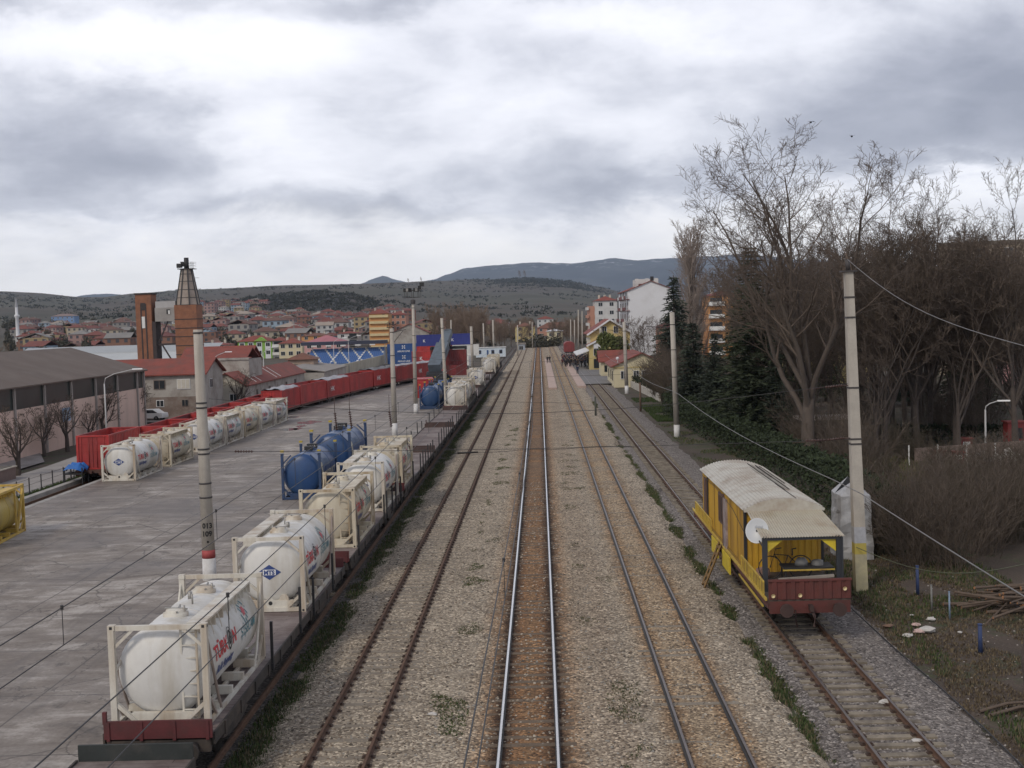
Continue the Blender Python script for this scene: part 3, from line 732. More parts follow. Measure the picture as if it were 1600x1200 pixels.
# ------------------------------------------------------------------ flat wagons
deckm, nt, bb = nt_new('wagon_planks'); q = NB(nt); v = q.coords()
br = q.add('ShaderNodeTexBrick'); nt.links.new(v, br.inputs['Vector']); br.inputs['Scale'].default_value = 1
br.inputs['Brick Width'].default_value = 2.6; br.inputs['Row Height'].default_value = .22; br.inputs['Mortar Size'].default_value = .012
br.inputs['Color1'].default_value = (.12, .085, .078, 1); br.inputs['Color2'].default_value = (.165, .13, .12, 1); br.inputs['Mortar'].default_value = (.03, .022, .02, 1)
c = q.mix(q.ramp(q.noise(v, .5, 6, .65), [(.42, 0.0), (.62, .8)]), br.outputs[0], (.25, .215, .2)); c = q.mix(q.ramp(q.noise(v, 2.2, 5, .65), [(.5, 0.0), (.7, .5)]), c, (.06, .042, .038))
nt.links.new(c, bb.inputs['Base Color']); bb.inputs['Roughness'].default_value = .85
sill = M('wagon_sill', (.035, .03, .027), .75, .3, 2, .2, dirt=(.1, .075, .06))
hbred = M('headboard_red', (.1, .022, .024), .7, .25, 2, dirt=(.06, .03, .028)); hbdark = M('headboard_green', (.022, .027, .026), .7, .3, 2, dirt=(.06, .055, .05)); hbbrown = M('headboard_brown', (.06, .034, .03), .75, .3, 2, dirt=(.1, .07, .06))
wheelm = M('wheel_dark', (.03, .027, .025), .6, .3, 3, metal=.4); brownp = M('wagon_rust', (.1, .045, .032), .8, .3, 2, .2, dirt=(.05, .035, .03))
def bogie(par, y, fm, z0=-1.25, wb=.9, name='bogie'):
    b = MB()
    for sx in (-1, 1): b.prism([(-1.35+y, z0+.5), (-.9+y, z0+.72), (.9+y, z0+.72), (1.35+y, z0+.5), (.6+y, z0+.36), (-.6+y, z0+.36)], sx*.98-.06, sx*.98+.06, axis='x')
    b.box((0, y, z0+.62), (1.9, .5, .25)); o = b.build(name, fm, par)
    for dy in (-wb, wb):
        for sx in (-1, 1):
            b = MB(); b.lathe([(.05, -.09), (.44, -.09), (.44, -.05), (.47, -.04), (.47, .0), (.42, .05), (.12, .05), (.12, .12), (.02, .13)], 'x', (sx*.76, y+dy, z0+.46), 20)
            b.build('wheel', wheelm, o)
    return o
def buffers(b, y, sy, mat=0, z=-.2):
    for sx in (-1, 1):
        b.tube((sx*.875, y, z), (sx*.875, y+sy*.45, z), .1, n=10, mat=mat); b.tube((sx*.875, y+sy*.45, z), (sx*.875, y+sy*.53, z), .23, n=14, mat=mat)
    b.box((0, y+sy*.15, z), (.12, .3, .2), mat)
def flat_wagon(label, hb=(hbred, hbred), group='flat container wagons', L=19.5):
    t = thing('flat_wagon', label, 'flat wagon', group=group); h = L/2
    b = MB(); b.box((0, 0, -.03), (2.64, L, .06)); b.build('deck', deckm, t)
    b = MB()
    for sx in (-1, 1):
        b.box((sx*1.34, 0, -.1), (.05, L, .3)); b.prism([(-h, -.15), (h, -.15), (h-3, -.5), (2.5, -.68), (-2.5, -.68), (-h+3, -.5)], sx*.62-.05, sx*.62+.05, axis='x')
        for k in range(12): b.box((sx*1.38, -h+.9+k*(L-1.8)/11, -.13), (.04, .12, .34))
    for k in range(9): b.box((0, -h+1+k*(L-2)/8, -.2), (2.5, .12, .22))
    b.build('side_sill', sill, t)
    for sy, m in ((-1, hb[0]), (1, hb[1])):
        b = MB(); b.box((0, sy*(h+.04), .15), (2.62, .07, .44)); 
        for k in (-1.2, -.4, .4, 1.2): b.box((k, sy*(h+.085), .12), (.08, .03, .46))
        b.box((-1.28, sy*(h+.04), .45), (.09, .09, .3)) if sy < 0 else None
        b.build('headboard', m, t)
        b = MB(); b.box((0, sy*(h-.02), -.27), (2.5, .14, .3)); buffers(b, sy*(h+.04), sy, 0, -.27); b.build('buffer_beam', sill, t)
    for y in (-h+3.2, h-3.2): bogie(t, y, sill)
    return t
def stake(par, x, y, h):
    b = MB(); b.bar((x, y, -.25), (x*1.005, y, h), .075, .085); b.box((x, y, -.12), (.1, .14, .16)); o = b.build('stake', dark, par); return o
WG = [(17.1, (hbdark, hbdark), 'flat wagon at the bottom edge, only its dark end board and deck showing', [], []),
      (38.3, (hbred, hbred), 'flat wagon carrying the two nearest white tank containers', [-3.6, .6, 2.9, 6.8], []),
      (59.35, (hbred, hbbrown), 'flat wagon under the cream tank and the bright white tank', [-7.6, 1.0, 2.1, 4.4, 6.0, 8.3], []),
      (80.1, (hbred, hbbrown), 'flat wagon with one cream tank and a bare plank deck', [-5.6, -1.0, .8, 2.6, 4.5, 6.6, 8.4], [-1.2, 1.6, 8.3]),
      (100.9, (hbbrown, hbbrown), 'empty flat wagon with dark stakes, the nearer of two wholly bare decks', [-7, -4.4, -2, .5, 3, 5.6, 8], [-6, -1, 4, 8]),
      (121.7, (hbbrown, hbbrown), 'empty flat wagon just before the far cluster of white tanks', [-7.5, -5, -2.5, 0, 2.5, 5, 7.5], [-5, 0, 6]),
      (142.6, (hbred, hbbrown), 'flat wagon under the cluster of white tanks beyond the empty decks', [-8, -6, -4, -2, 0, 2, 4, 6, 8], []),
      (163.4, (hbbrown, hbbrown), 'flat wagon with short dark stakes between two groups of white tanks', [-8, -6, -4, -2, 0, 2, 4, 6, 8], []),
      (184.2, (hbbrown, hbbrown), 'flat wagon under the far single white tank', [-6, -3, 0, 3, 6, 8], []),
      (205.0, (hbbrown, hbbrown), 'far flat wagon, second from the end of the line', [-6, -3, 0, 3, 6], []),
      (225.8, (hbbrown, hbbrown), 'far flat wagon carrying a round ended white tank', [-6, -3, 0, 3, 6], []),
      (246.6, (hbbrown, hbbrown), 'last flat wagon of the line beside the white cabin', [-6, -3, 0, 3, 6], [])]
for y, hb, lb, rs, ls in WG:
    w = flat_wagon(lb, hb); w.location = (XW, y, DZ)
    for s in rs: stake(w, 1.39, s, rnd.uniform(.95, 1.25))
    for s in ls: stake(w, -1.39, s, rnd.uniform(.7, 1.1))
# ------------------------------------------------------------------ catenary poles, masts, wires
concp = M('pole_concrete', (.4, .37, .325), .9, .16, 1.5, .25, dirt=(.24, .215, .185), damt=.4, streak=1.2)
whitep = M('pole_white_paint', (.6, .6, .6), .8, .1, 2, dirt=(.4, .38, .35)); redp = M('pole_red_paint', (.32, .06, .06), .7, .2, 3); ochre = M('pole_yellow_paint', (.42, .38, .24), .8, .15, 3, dirt=(.28, .26, .2))
bandm = MF('clamp_band', (.05, .045, .045), .6); insul = MF('insulator_brown', (.06, .028, .022), .35); wirem = MF('wire_grey', (.16, .155, .15), .5); wired = MF('wire_dark', (.04, .038, .038), .5)
def pole(label, base, top, r0, r1, sides=14, paint='red', bands=(), group='concrete line poles', num=None, name='catenary_pole'):
    base, top = Vector(base), Vector(top); t = thing(name, label, 'pole', base, 0, group); a = top-base; H = a.length
    def at(h): return a*(h/H)
    def rr(h): return r0+(r1-r0)*h/H
    b = MB(); rot = PI/4 if sides == 4 else 0
    def seg(h0, h1, mat, grow=0.0):
        rings = []
        for h in (h0, h1):
            c = at(h); r = (rr(h)+grow)*(1.25 if sides == 4 else 1)
            rings.append([(c.x+r*math.cos(2*PI*k/sides+rot), c.y+r*math.sin(2*PI*k/sides+rot), c.z) for k in range(sides)])
        n = sides
        bb = MB(); bb.raw(rings[0]+rings[1], [(k, (k+1) % n, n+(k+1) % n, n+k) for k in range(n)], 0, sides > 6); bb.face(rings[1], 0); bb.face(rings[0][::-1], 0)
        return bb
    hs = 0
    if paint == 'red':
        seg(-.4, .95, 0, .004).build('painted_base', whitep, t); seg(.95, 1.3, 0, .005).build('red_ring', redp, t); hs = 1.3
    elif paint == 'white': seg(-.4, 1.15, 0, .004).build('painted_base', whitep if sides > 6 else ochre, t); hs = 1.15
    elif paint == 'yellow':
        seg(-.4, 1.5, 0, .004).build('painted_base', ochre, t); seg(1.5, 1.95, 0, .005).build('yellow_ring', M('ring_yellow', (.4, .33, .08), .8, .15, 3), t); seg(1.95, 2.6, 0, .006).build('notice', M('torn_paper', (.36, .37, .4), .9, .2, 6), t); hs = 2.6
    seg(hs-.05 if hs == 0 else hs, H, 0).build('shaft', concp, t)
    for h in bands: seg(h, h+.07, 0, .02).build('clamp_band', bandm, t)
    if num:
        h = num[1]
        for j, s in enumerate(num[0]):
            b = MB()
            vs, fs, w = text_geo(s, .3, 0, .08, .012); r = rr(h)+.012
            pts = []
            for v in vs:
                th = (v.x-w/2)/r+num[2]; c = at(h-j*.34+v.y); pts.append((c.x+r*math.sin(th), c.y-r*math.cos(th), c.z))
            b.raw(pts, fs)
            b.build('pole_number', MF('stencil_black', (.02, .02, .02), .8), t)
    return t
def ins(b, p, q, r=.07, n=6, mat=1):
    p, q = Vector(p), Vector(q); b.tube(p, q, .025, n=6, mat=mat)
    for k in range(n): c = p.lerp(q, (k+.5)/n); d = (q-p).normalized()*.02; b.tube(c-d, c+d, r, r*.7, 10, mat)
g = 'concrete line poles'
P1b = G(328, 906, .3); P1 = pole('concrete pole with red ring and white base standing in the yard, nearest on the left', P1b, D(309, 515, P1b.y), .285, .19, 16, 'red', (10.45, 7.3, 7.5, 5.35, 5.55, 4.1, 3.5), g, (('013', '109', '•'), 2.25, .25))
P2b = G(617, 680, .3); P2 = pole('concrete pole behind the white containers, second from the camera on the left', P2b, D(612, 513, P2b.y), .27, .19, 12, 'white', (9.7, 7.5, 5.4), g)
P4b = G(698, 640, 0); P4 = pole('thin concrete pole right of the floodlight mast among the blue and white tanks', P4b, D(690, 497, P4b.y), .24, .16, 10, None, (10, 7), g)
P5b = G(739, 585, 0); P5 = pole('concrete pole in front of the white cabin, left of the wagons', P5b, D(736, 510, P5b.y), .33, .25, 10, None, (8.6, 6), g)
P6 = pole('concrete pole rising behind the left part of the white cabin', G(757, 556, 0), D(755, 505, G(757, 556, 0).y), .25, .2, 8, None, (7,), g)
P7 = pole('concrete pole rising behind the right part of the white cabin', G(772, 556, 0), D(770, 500, G(772, 556, 0).y), .3, .25, 8, None, (7,), g)
R1b = G(1345, 922, -.35); R1 = pole('tall square concrete pole beside the yellow cabin wagon, with a notice and yellow ring', R1b, D(1325.5, 425, R1b.y), .27, .18, 4, 'yellow', (11.75, 10.95, 8.15, 6.1, 5.9), g)
R2b = G(1058, 683, -.35); R2 = pole('grey concrete pole with pale base beside the hedge, second on the right', R2b, D(1050, 488, R2b.y), .27, .22, 12, 'white', (10.3, 8, 5.5), g)
R3b = G(979.5, 615, -.35); R3 = pole('concrete pole with yellowish base in front of the low yellow house', R3b, D(975, 503, R3b.y), .28, .22, 12, 'white', (9, 7), g)
R4b = G(942, 580, -.1); R4 = pole('concrete pole standing before the yellow station building', R4b, D(938, 512, R4b.y), .26, .22, 8, 'white', (8,), g)
for i, (px, yb, yt, Y, lb) in enumerate([(892, 546, 499, 395, 'slim pole left of the cluster of four behind the red freight car'), (898, 548, 500, 380, 'second of four slim poles behind the red freight car'), (904, 551, 484, 360, 'tallest of four slim poles behind the red freight car'), (910, 553, 486, 345, 'rightmost of four slim poles behind the crowd'),
        (809, 553, 508, 360, 'slim pole left of the far tracks near the grey hut'), (832, 543, 503, 440, 'slim pole beside the far end of the shiny main line'), (705, 545, 500, 300, 'slim pole behind the grey crane boom'), (921, 560, 505, 310, 'slim pole by the left corner of the station')]):
    bp = D(px, yb, Y); bp.z = -.3; pole(lb, bp, D(px-.5, yt, Y), .2, .16, 8, None, (), g)
b = MB(); t3 = R1  # top bracket of the tall right pole
tp = D(1325.5, 425, R1b.y)-R1b
b.box((tp.x, tp.y, tp.z+.03), (.6, .5, .06)); b.tube((tp.x, tp.y, tp.z+.05), (tp.x-.03, tp.y, tp.z+.5), .09, n=10); b.build('top_insulator', bandm, R1)
for h, dx in ((8.2, -1.3), (6.1, -1.9)):
    b = MB(); c = (D(1325.5, 425, R1b.y)-R1b)*(h/12.7); ins(b, (c.x-.4, c.y, c.z+.02), (c.x-1.1, c.y, c.z-.03), .06, 7, 0); b.tube((c.x-.1, c.y, c.z+.02), (c.x-.4, c.y, c.z+.02), .02, n=5); b.tube((c.x-1.1, c.y, c.z-.03), (c.x+dx-.6, c.y, c.z-.12), .012, n=4)
    b.build('insulator_arm', insul, R1)
# far poles' cross brackets
for p, xs in ((R2, (10.0, -2.6)), (R3, (9.0, -2.4)), (R4, (8.0, -2.2)), (P5, (8.4, 2.2)), (P2, (9.7, 1.4))):
    b = MB(); b.bar((0, 0, xs[0]), (xs[1], 0, xs[0]+.25), .06, .06); b.tube((0, 0, xs[0]-1.2), (xs[1]*.8, 0, xs[0]+.15), .03, n=6); b.build('bracket_arm', bandm, p)
b = MB()
for k in range(5): b.path([(rnd.uniform(-.8, .8), 0, 10.2+rnd.uniform(-.1, .5)) for _ in range(4)], .025, 4)
b.build('wire_bracket', bandm, P2)
# floodlight mast
mb = G(650, 646, .3); mt = D(645, 468, mb.y)
t = pole('tall floodlight mast with a ring of lamps at the top, standing in the yard', mb, mt, .26, .15, 12, 'white', (12.2, 9, 6.5, 4.0), None, None, 'floodlight_mast'); t['category'] = 'floodlight mast'
dt = mt-mb
b = MB(); zt = dt.z
b.lathe([(.28, zt-.5), (.3, zt-.1), (.16, zt)], 'z', (dt.x, dt.y, 0), 10)
for k in range(8):
    a0, a1 = 2*PI*k/8, 2*PI*(k+1)/8
    for z in (zt+.25, zt+1.05): b.bar((dt.x+.95*math.cos(a0), dt.y+.95*math.sin(a0), z), (dt.x+.95*math.cos(a1), dt.y+.95*math.sin(a1), z), .05)
    b.bar((dt.x+.95*math.cos(a0), dt.y+.95*math.sin(a0), zt+.25), (dt.x+.95*math.cos(a0), dt.y+.95*math.sin(a0), zt+1.05), .045)
    b.bar((dt.x, dt.y, zt+.2), (dt.x+.95*math.cos(a0), dt.y+.95*math.sin(a0), zt+.25), .05)
b.build('platform', bandm, t)
for k in range(6):
    a = 2*PI*k/6; b = MB(); c = (dt.x+.85*math.cos(a), dt.y+.85*math.sin(a), zt+1.1+(.25 if k == 0 else 0)); b.box(c, (.4, .35, .42), 0, a); b.box((c[0]+.2*math.cos(a), c[1]+.2*math.sin(a), c[2]), (.03, .3, .36), 1, a); b.build('floodlight', [dark, steel], t)
b = MB(); b.bar((dt.x+.6, dt.y, zt+1.1), (dt.x+1.1, dt.y, zt+1.75), .06); b.box((dt.x+1.1, dt.y, zt+1.7), (.5, .4, .45)); b.build('top_lamp', dark, t)
# overhead wires
def overhead(label, x, zm, zc, y0, y1, sp, stag=0.0, r=.013, m=wired):
    t = thing('overhead_wire', label, 'overhead wire', (x, y0, 0)); L = y1-y0
    n = int(L/6)
    def xs(y): return stag*(1-4*abs(((y+10) % 122)/122-.5))
    def sag(y): u = ((y+y0-47) % 61)/61; return -.55*4*u*(1-u)*.6
    for nm, z, s in (('messenger_wire', zm, 1), ('contact_wire', zc, 0)):
        b = MB(); b.path([(xs(L*i/n), L*i/n, z+(sag(L*i/n) if s else 0)) for i in range(n+1)], r, 4); b.build(nm, m, t, fix=False)
    y = 2.0
    while y < min(L-2, 125):
        b = MB(); b.tube((xs(y), y, zm+sag(y)), (xs(y), y, zc), r*.65, n=4); b.tube((xs(y), y, zm+sag(y)-.03), (xs(y), y, zm+sag(y)+.05), .03, n=6); b.build('dropper', m, t, fix=False); y += sp
    return t
overhead('overhead wire with droppers above the rusty track beside the container wagons', XA, 6.75, 5.65, 9, 300, 9.4)
overhead('overhead wire with droppers above the line of container wagons', -8.75, 6.35, 5.35, 9, 300, 10.5)
overhead('thin overhead wire above the shiny main line', XB-.16, 6.7, 5.65, 9, 380, 12, .3, .011)
b = MB(); b.path([(12.0, 14+i*4, 4.0-.5*math.sin(((i*4-33) % 61)/61*PI)) for i in range(60)], .022, 5); tag(b.build('feeder_cable', wirem), 'pale feeder cable strung along the right row of concrete poles', 'cable')
b = MB(); a0 = R1b+(D(1325.5, 425, R1b.y)-R1b)+Vector((-.03, 0, .5)); e0 = D(1640, 551, 24); b.path([a0.lerp(e0, i/16)-Vector((0, 0, .5*math.sin(i/16*PI))) for i in range(17)], .011, 5)
e1 = Vector((-.5, 108, 10.9)); tag(b.build('top_cable', wirem, fix=False), 'thin cable descending to the right from the top of the tall square pole', 'cable')
b = MB(); p0 = D(1338, 855, R1b.y-.3); p1 = D(1640, 872, 39); b.path([p0.lerp(p1, i/16)-Vector((0, 0, .75*math.sin(i/16*PI))) for i in range(17)], .017, 5); tag(b.build('slack_cable', MF('cable_green', (.1, .11, .07), .6)), 'slack greenish cable sagging rightward from the tall square pole', 'cable')
def headspan(label, yl, xl, xr, yr, z1, z2, hang=()):
    t = thing('head_span', label, 'span wire', (xl, yl, 0)); W = xr-xl; dy = yr-yl
    for nm, z, s in (('upper_wire', z2, .9), ('lower_wire', z1, .12)):
        b = MB(); b.path([(W*i/30, dy*i/30, z-s*math.sin(i/30*PI)) for i in range(31)], .011, 4); b.build(nm, wired, t, fix=False)
    for u in (.05, .1): pass
    b = MB(); ins(b, (1.0, dy*.03, z1-.0), (1.8, dy*.05, z1-.02), .06, 7, 0); b.build('insulator', insul, t)
    b = MB(); ins(b, (W-1.8, dy*.95, z1), (W-1.0, dy*.97, z1), .06, 7, 0); b.build('insulator', insul, t)
    for x, zt, zb in hang:
        b = MB(); b.tube((x, dy*x/W, zt+.7), (x, dy*x/W, zt), .012, n=4, mat=0); ins(b, (x, dy*x/W, zt), (x+.06, dy*x/W, zb), .075, 8, 0); b.build('hanging_insulator', insul, t)
    return t
headspan('cross span wires between the near left pole and the tall square pole', P1b.y, P1b.x+.3, R1b.x-.3, R1b.y, 5.75, 8.0, [(D(527, 645, 51).x-P1b.x-.3, 7.3, 6.55), (D(550, 640, 51).x-P1b.x-.3, 7.35, 6.6), (D(612, 640, 51).x-P1b.x-.3, 7.3, 6.65)])
headspan('cross span wires between the second poles left and right', P2b.y, P2b.x+.3, R2b.x-.3, R2b.y, 5.6, 7.8)
# street lamps
lampm = M('lamp_post_grey', (.42, .42, .42), .6, .1, 3); lampw = MF('lamp_head_white', (.75, .75, .75), .4)
def street_lamp(label, base, H, arm, rz, group):
    t = thing('street_lamp', label, 'street lamp', base, rz, group); b = MB()
    b.tube((0, 0, -.3), (0, 0, H*.86), .09, .06, 8); b.path([(0, 0, H*.86), (.05*arm, 0, H*.93), (.35*arm, 0, H*.98), (arm, 0, H*1.03)], .045, 6); b.build('post', lampm, t)
    b = MB(); b.prism([(-.14, -.03), (.14, -.03), (.1, .07), (-.1, .07)], arm-.05, arm+.85, axis='x'); o = b.build('lamp_head', lampw, t); o.location = (0, 0, H*1.03); return t
gL = 'street lamps on the left road'
bl0 = G(166, 700, -.2)
SL = [(168, 705, 7.3, 2.6, 'white street lamp in front of the pink warehouse'), (337, 642, 7.6, 1.6, 'street lamp before the small gabled house right of the near pole'), (414, 622, 7.6, 1.4, 'street lamp before the long red-roofed shed'), (36, 735, 7.6, 2.4, None), (523, 590, 8.0, 1.9, 'left one of two street lamps before the blue stadium seats'), (546, 586, 8.2, 1.9, 'right one of two street lamps before the blue stadium seats')]
for px, py, H, arm, lb in SL:
    if lb: street_lamp(lb, G(px, py, -.2), H, arm, .2, gL)

# ------------------------------------------------------------------ red containers, stacks, reach stacker
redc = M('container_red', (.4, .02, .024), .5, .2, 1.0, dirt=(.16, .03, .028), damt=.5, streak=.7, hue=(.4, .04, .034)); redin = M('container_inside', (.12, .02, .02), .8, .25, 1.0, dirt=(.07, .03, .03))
bluec = M('container_blue', (.022, .075, .23), .5, .12, 1.0, dirt=(.04, .08, .2), damt=.3); navyc = M('container_navy', (.025, .035, .19), .5, .12, 1.0); whitec = M('container_white', (.62, .62, .6), .5, .1, 1)
tarpw = M('tarp_grey', (.34, .34, .36), .8, .2, 2)
redd = M('container_dark_red', (.17, .022, .024), .6, .25, 1.0, dirt=(.07, .025, .022), damt=.5, streak=.7)
def corr(b, p0, p1, z0, z1, n, depth, mat=0):
    """corrugated panel between two plan points"""
    p0, p1 = Vector(p0), Vector(p1); d = p1-p0; nrm = Vector((d.y, -d.x, 0)).normalized()*depth; pts = []
    for i in range(n):
        for f, o in ((0, 0), (.3, 0), (.45, 1), (.85, 1)): pts.append(p0+d*((i+f)/n)+nrm*o)
    pts.append(p1)
    vs = [(p.x, p.y, z0) for p in pts]+[(p.x, p.y, z1) for p in pts]; m = len(pts)
    b.raw(vs, [(i, i+1, m+i+1, m+i) for i in range(m-1)], mat)
def box_container(label, m, L=6.06, W=2.44, Hh=2.59, open_top=False, cat='container', name='shipping_container', group=None, letters=None, logo=None, tarp=None):
    t = thing(name, label, cat, group=group); w, l = W/2, L/2; b = MB(); n = max(3, int(L/.35))
    corr(b, (w-.06, -l+.1, 0), (w-.06, l-.1, 0), .15, Hh-.1, n, .035); corr(b, (-w+.06, l-.1, 0), (-w+.06, -l+.1, 0), .15, Hh-.1, n, .035)
    b.b2((-w+.05, -l+.1, .1), (w-.05, l-.1, .16), 0)
    if not open_top: b.b2((-w+.05, -l+.1, Hh-.1), (w-.05, l-.1, Hh-.04), 0)
    else:
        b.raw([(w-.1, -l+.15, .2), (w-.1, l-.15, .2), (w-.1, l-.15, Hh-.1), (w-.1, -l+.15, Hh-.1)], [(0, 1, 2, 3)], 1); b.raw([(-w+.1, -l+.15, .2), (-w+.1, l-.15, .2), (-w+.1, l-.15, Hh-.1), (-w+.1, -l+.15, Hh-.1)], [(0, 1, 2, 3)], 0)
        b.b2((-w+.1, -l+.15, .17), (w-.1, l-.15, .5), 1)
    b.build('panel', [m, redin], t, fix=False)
    b = MB()
    for sx in (-1, 1):
        for z in (.07, Hh-.06): b.box((sx*(w-.05), 0, z), (.1, L-.3, .12))
        for sy in (-1, 1): b.box((sx*(w-.08), sy*(l-.08), Hh/2), (.16, .16, Hh))
    for sy in (-1, 1):
        for z in (.07, Hh-.06): b.box((0, sy*(l-.05), z), (W-.3, .1, .12))
    b.build('frame', m, t)
    b = MB()
    for sx in (-1, 1):
        b.b2((sx*.02, -l+.06, .14), (sx*(w-.16), -l+.1, Hh-.12)); 
        for x in (.3, .85): b.tube((sx*x, -l+.03, .14), (sx*x, -l+.03, Hh-.12), .025, n=6)
        for z in (.7, 1.4, 2.0): b.box((sx*(w/2), -l+.05, z), (w-.2, .03, .05))
    b.build('end_door', m, t)
    b = MB(); corr(b, (w-.15, l-.07, 0), (-w+.15, l-.07, 0), .14, Hh-.1, 5, .03); b.build('end_wall', m, t, fix=False)
    if tarp:
        b = MB(); nn = 8; vs = []
        for i in range(nn+1):
            for j in range(5): vs.append((-w+W*j/4, -l+L*i/nn, Hh+.05+(.12 if 0 < j < 4 else -.02)+.06*math.sin(i*2.1+j)))
        b.raw(vs, [(i*5+j, i*5+j+1, (i+1)*5+j+1, (i+1)*5+j) for i in range(nn) for j in range(4)], 0); b.build('tarpaulin', tarp, t, fix=False)
    if letters:
        vs, fs, tw = text_geo(letters[0], letters[1], 0, .5, .01); b = MB()
        b.raw([(w+.004, v.x-tw/2+letters[2], letters[3]+v.y) for v in vs], fs)
        b.raw([(v.x-tw/2, -l-.004, letters[3]+v.y) for v in vs] if tw < W else [], fs if tw < W else [])
        b.build('lettering', MF('lettering_white', (.7, .7, .7)), t)
    if logo:
        b = MB(); c, r = logo
        for k in range(4):
            a = PI/2*k+PI/4; b.raw([(w+.005, c[0]+r*.15*math.cos(a), c[1]+r*.15*math.sin(a)), (w+.005, c[0]+r*math.cos(a-.35), c[1]+r*math.sin(a-.35)), (w+.005, c[0]+r*1.15*math.cos(a), c[1]+r*1.15*math.sin(a)), (w+.005, c[0]+r*math.cos(a+.35), c[1]+r*math.sin(a+.35))], [(0, 1, 2, 3)])
        b.build('flower_logo', MF('lettering_white', (.7, .7, .7)), t)
    return t
def low_wagon(label, L, group):
    t = thing('container_wagon', label, 'flat wagon', group=group); b = MB()
    b.box((0, 0, -.12), (2.5, L, .24)); buffers(b, -L/2, -1, 0, -.15); buffers(b, L/2, 1, 0, -.15); b.build('underframe', brownp, t)
    for y in (-L/2+1.8, L/2-1.8): bogie(t, y, sill, -1.2, .8)
    return t
gR = 'red open-top containers'; gRw = 'low wagons under the red open-top containers'
protoR = box_container('red open-top container at the near end of the sunken track beside the first white tank', redc, 7.0, 2.44, 2.6, True, group=gR)
protoRl = box_container('red open-top container with white letters, first of the long far row', redc, 8.2, 2.5, 2.5, True, group=gR, letters=('HK', 1.0, -2.2, .85))
wg0 = low_wagon('low wagon under the nearest red container, with a blue cover at its near end', 14.6, gRw); wg0.location = (-33.1, 88.4+7.0, .8)
b = MB(); nn = 7; vs = []
for i in range(nn+1):
    for j in range(5): vs.append((-.85+1.4*j/4-.9, -8.3+1.5*i/nn, .42+.12*math.sin(i*1.7+j)+(.1 if 0 < j < 4 and 0 < i < nn else -.3)))
b.raw(vs, [(i*5+j, i*5+j+1, (i+1)*5+j+1, (i+1)*5+j) for i in range(nn) for j in range(4)]); b.build('blue_cover', M('blue_tarp', (.02, .13, .42), .6, .2, 3), wg0, fix=False)
b = MB()
for x, y in ((-1.7, -8.2), (-.4, -8.2), (-1.7, -7.0), (-.4, -7.0)): b.bar((x, y, -.9), (x, y, .3), .08)
b.box((-1.05, -7.6, -.15), (1.4, 1.4, .1)); b.build('brake_platform', dark, wg0)
protoR.location = (-33.1, 88.4+3.5, .8); protoR.scale = (1, 1, .97)
for i in range(7):
    y = 88.4+3.5+7.3*(i+1)
    dup(protoR, (-33.1+.02*i, y, .8), 0 if i % 2 else PI, ['second red open-top container behind the yard-edge white tanks', 'third red open-top container behind the yard-edge white tanks', 'red open-top container just left of the near concrete pole', 'red open-top container just right of the near concrete pole', 'red open-top container with dark inside behind the middle white tanks', 'red open-top container showing above the far white tanks', 'red open-top container at the far end behind the white tanks'][i], gR, (1, 1, .74))
for i in range(3): dup(wg0, (-33.1, 88.4+7.3+14.6*(i+1)+.3*i, .8), PI, ['low wagon under the second pair of red containers', 'low wagon under the third pair of red containers', 'low wagon under the last pair of red containers behind the white tanks'][i], gRw) if i else None
ROW = [(454, 637), (512, 622), (547, 614), (585, 604.5), (620, 598), (650, 592), (676, 588)]
RP = [G(px, py, 1.0) for px, py in [(441, 641), (470, 632), (511.5, 621.5), (547.5, 612.5), (584, 603.5), (619, 596.5), (650, 591), (680, 586)]]
LB = ['red open-top container with white letters, first of the long far row', 'plain red open-top container, second in the long far row', 'red open-top container with white letters, third in the long far row', 'faded red open-top container, fourth in the long far row', 'red container with white letters and grey tarpaulin, left of the second pole', 'red container with grey tarpaulin behind the second pole', 'last red container of the long row, left of the crane']
protoRt = None
for i in range(7):
    a, c = RP[i], RP[i+1]; d = c-a; L = d.length; mid = (a+c)/2; rz = -math.atan2(d.x, d.y); nrm = Vector((-d.y, d.x, 0)).normalized()
    p = mid+nrm*1.25; p.z = 1.0; src = protoRl if i % 2 == 0 else protoR; s = (L-.35)/(8.2 if i % 2 == 0 else 7.0)
    if i == 0: src.location = p; src.rotation_euler = (0, 0, rz); src.scale = (1, s, .93); src['label'] = LB[0]; o = src
    else: o = dup(src, p, rz, LB[i], gR, (1, s, .93 if i < 4 else 1.0))
    if i in (0, 4, 5):
        b = MB(); n = 10; sl = 8.2 if i % 2 == 0 else 7.0
        vs = [(-1.27+2.54*j/6, -sl/2+sl*k/n, 2.58+.1*math.sin(j*1.9+k*1.3)+(.1 if 0 < j < 6 else -.12)) for k in range(n+1) for j in range(7)]
        b.raw(vs, [(k*7+j, k*7+j+1, (k+1)*7+j+1, (k+1)*7+j) for k in range(n) for j in range(6)]); b.build('tarpaulin', tarpw, o, fix=False)
    w = dup(wg0, (p.x, p.y, 1.0), rz, 'low wagon under the %s box of the long red row' % ['first', 'second', 'third', 'fourth', 'fifth', 'sixth', 'last'][i], gRw, (1, L/15.4, 1))
    for k in list(bpy.data.objects):
        if k.parent == w and k.name.split('.')[0] in ('blue_cover', 'brake_platform'): bpy.data.objects.remove(k)
    KIDS.pop(wg0.name, None)
c0 = box_container('blue container with white flower logo, lower of the stack behind the second pole', bluec, 7.6, group='blue logo containers', letters=('ARKAS LINE', .62, .2, .45), logo=((.2, 1.75), .5)); KIDS.clear()
gb = 'blue logo containers'; rzb = -PI/2+.25
c0.location = (D(636, 560, 318).x-1.2, 318, 0.0); c0.rotation_euler = (0, 0, rzb)
dup(c0, (c0.location.x, 318, 2.6), rzb, 'blue container with white flower logo, upper of the stack behind the second pole', gb)
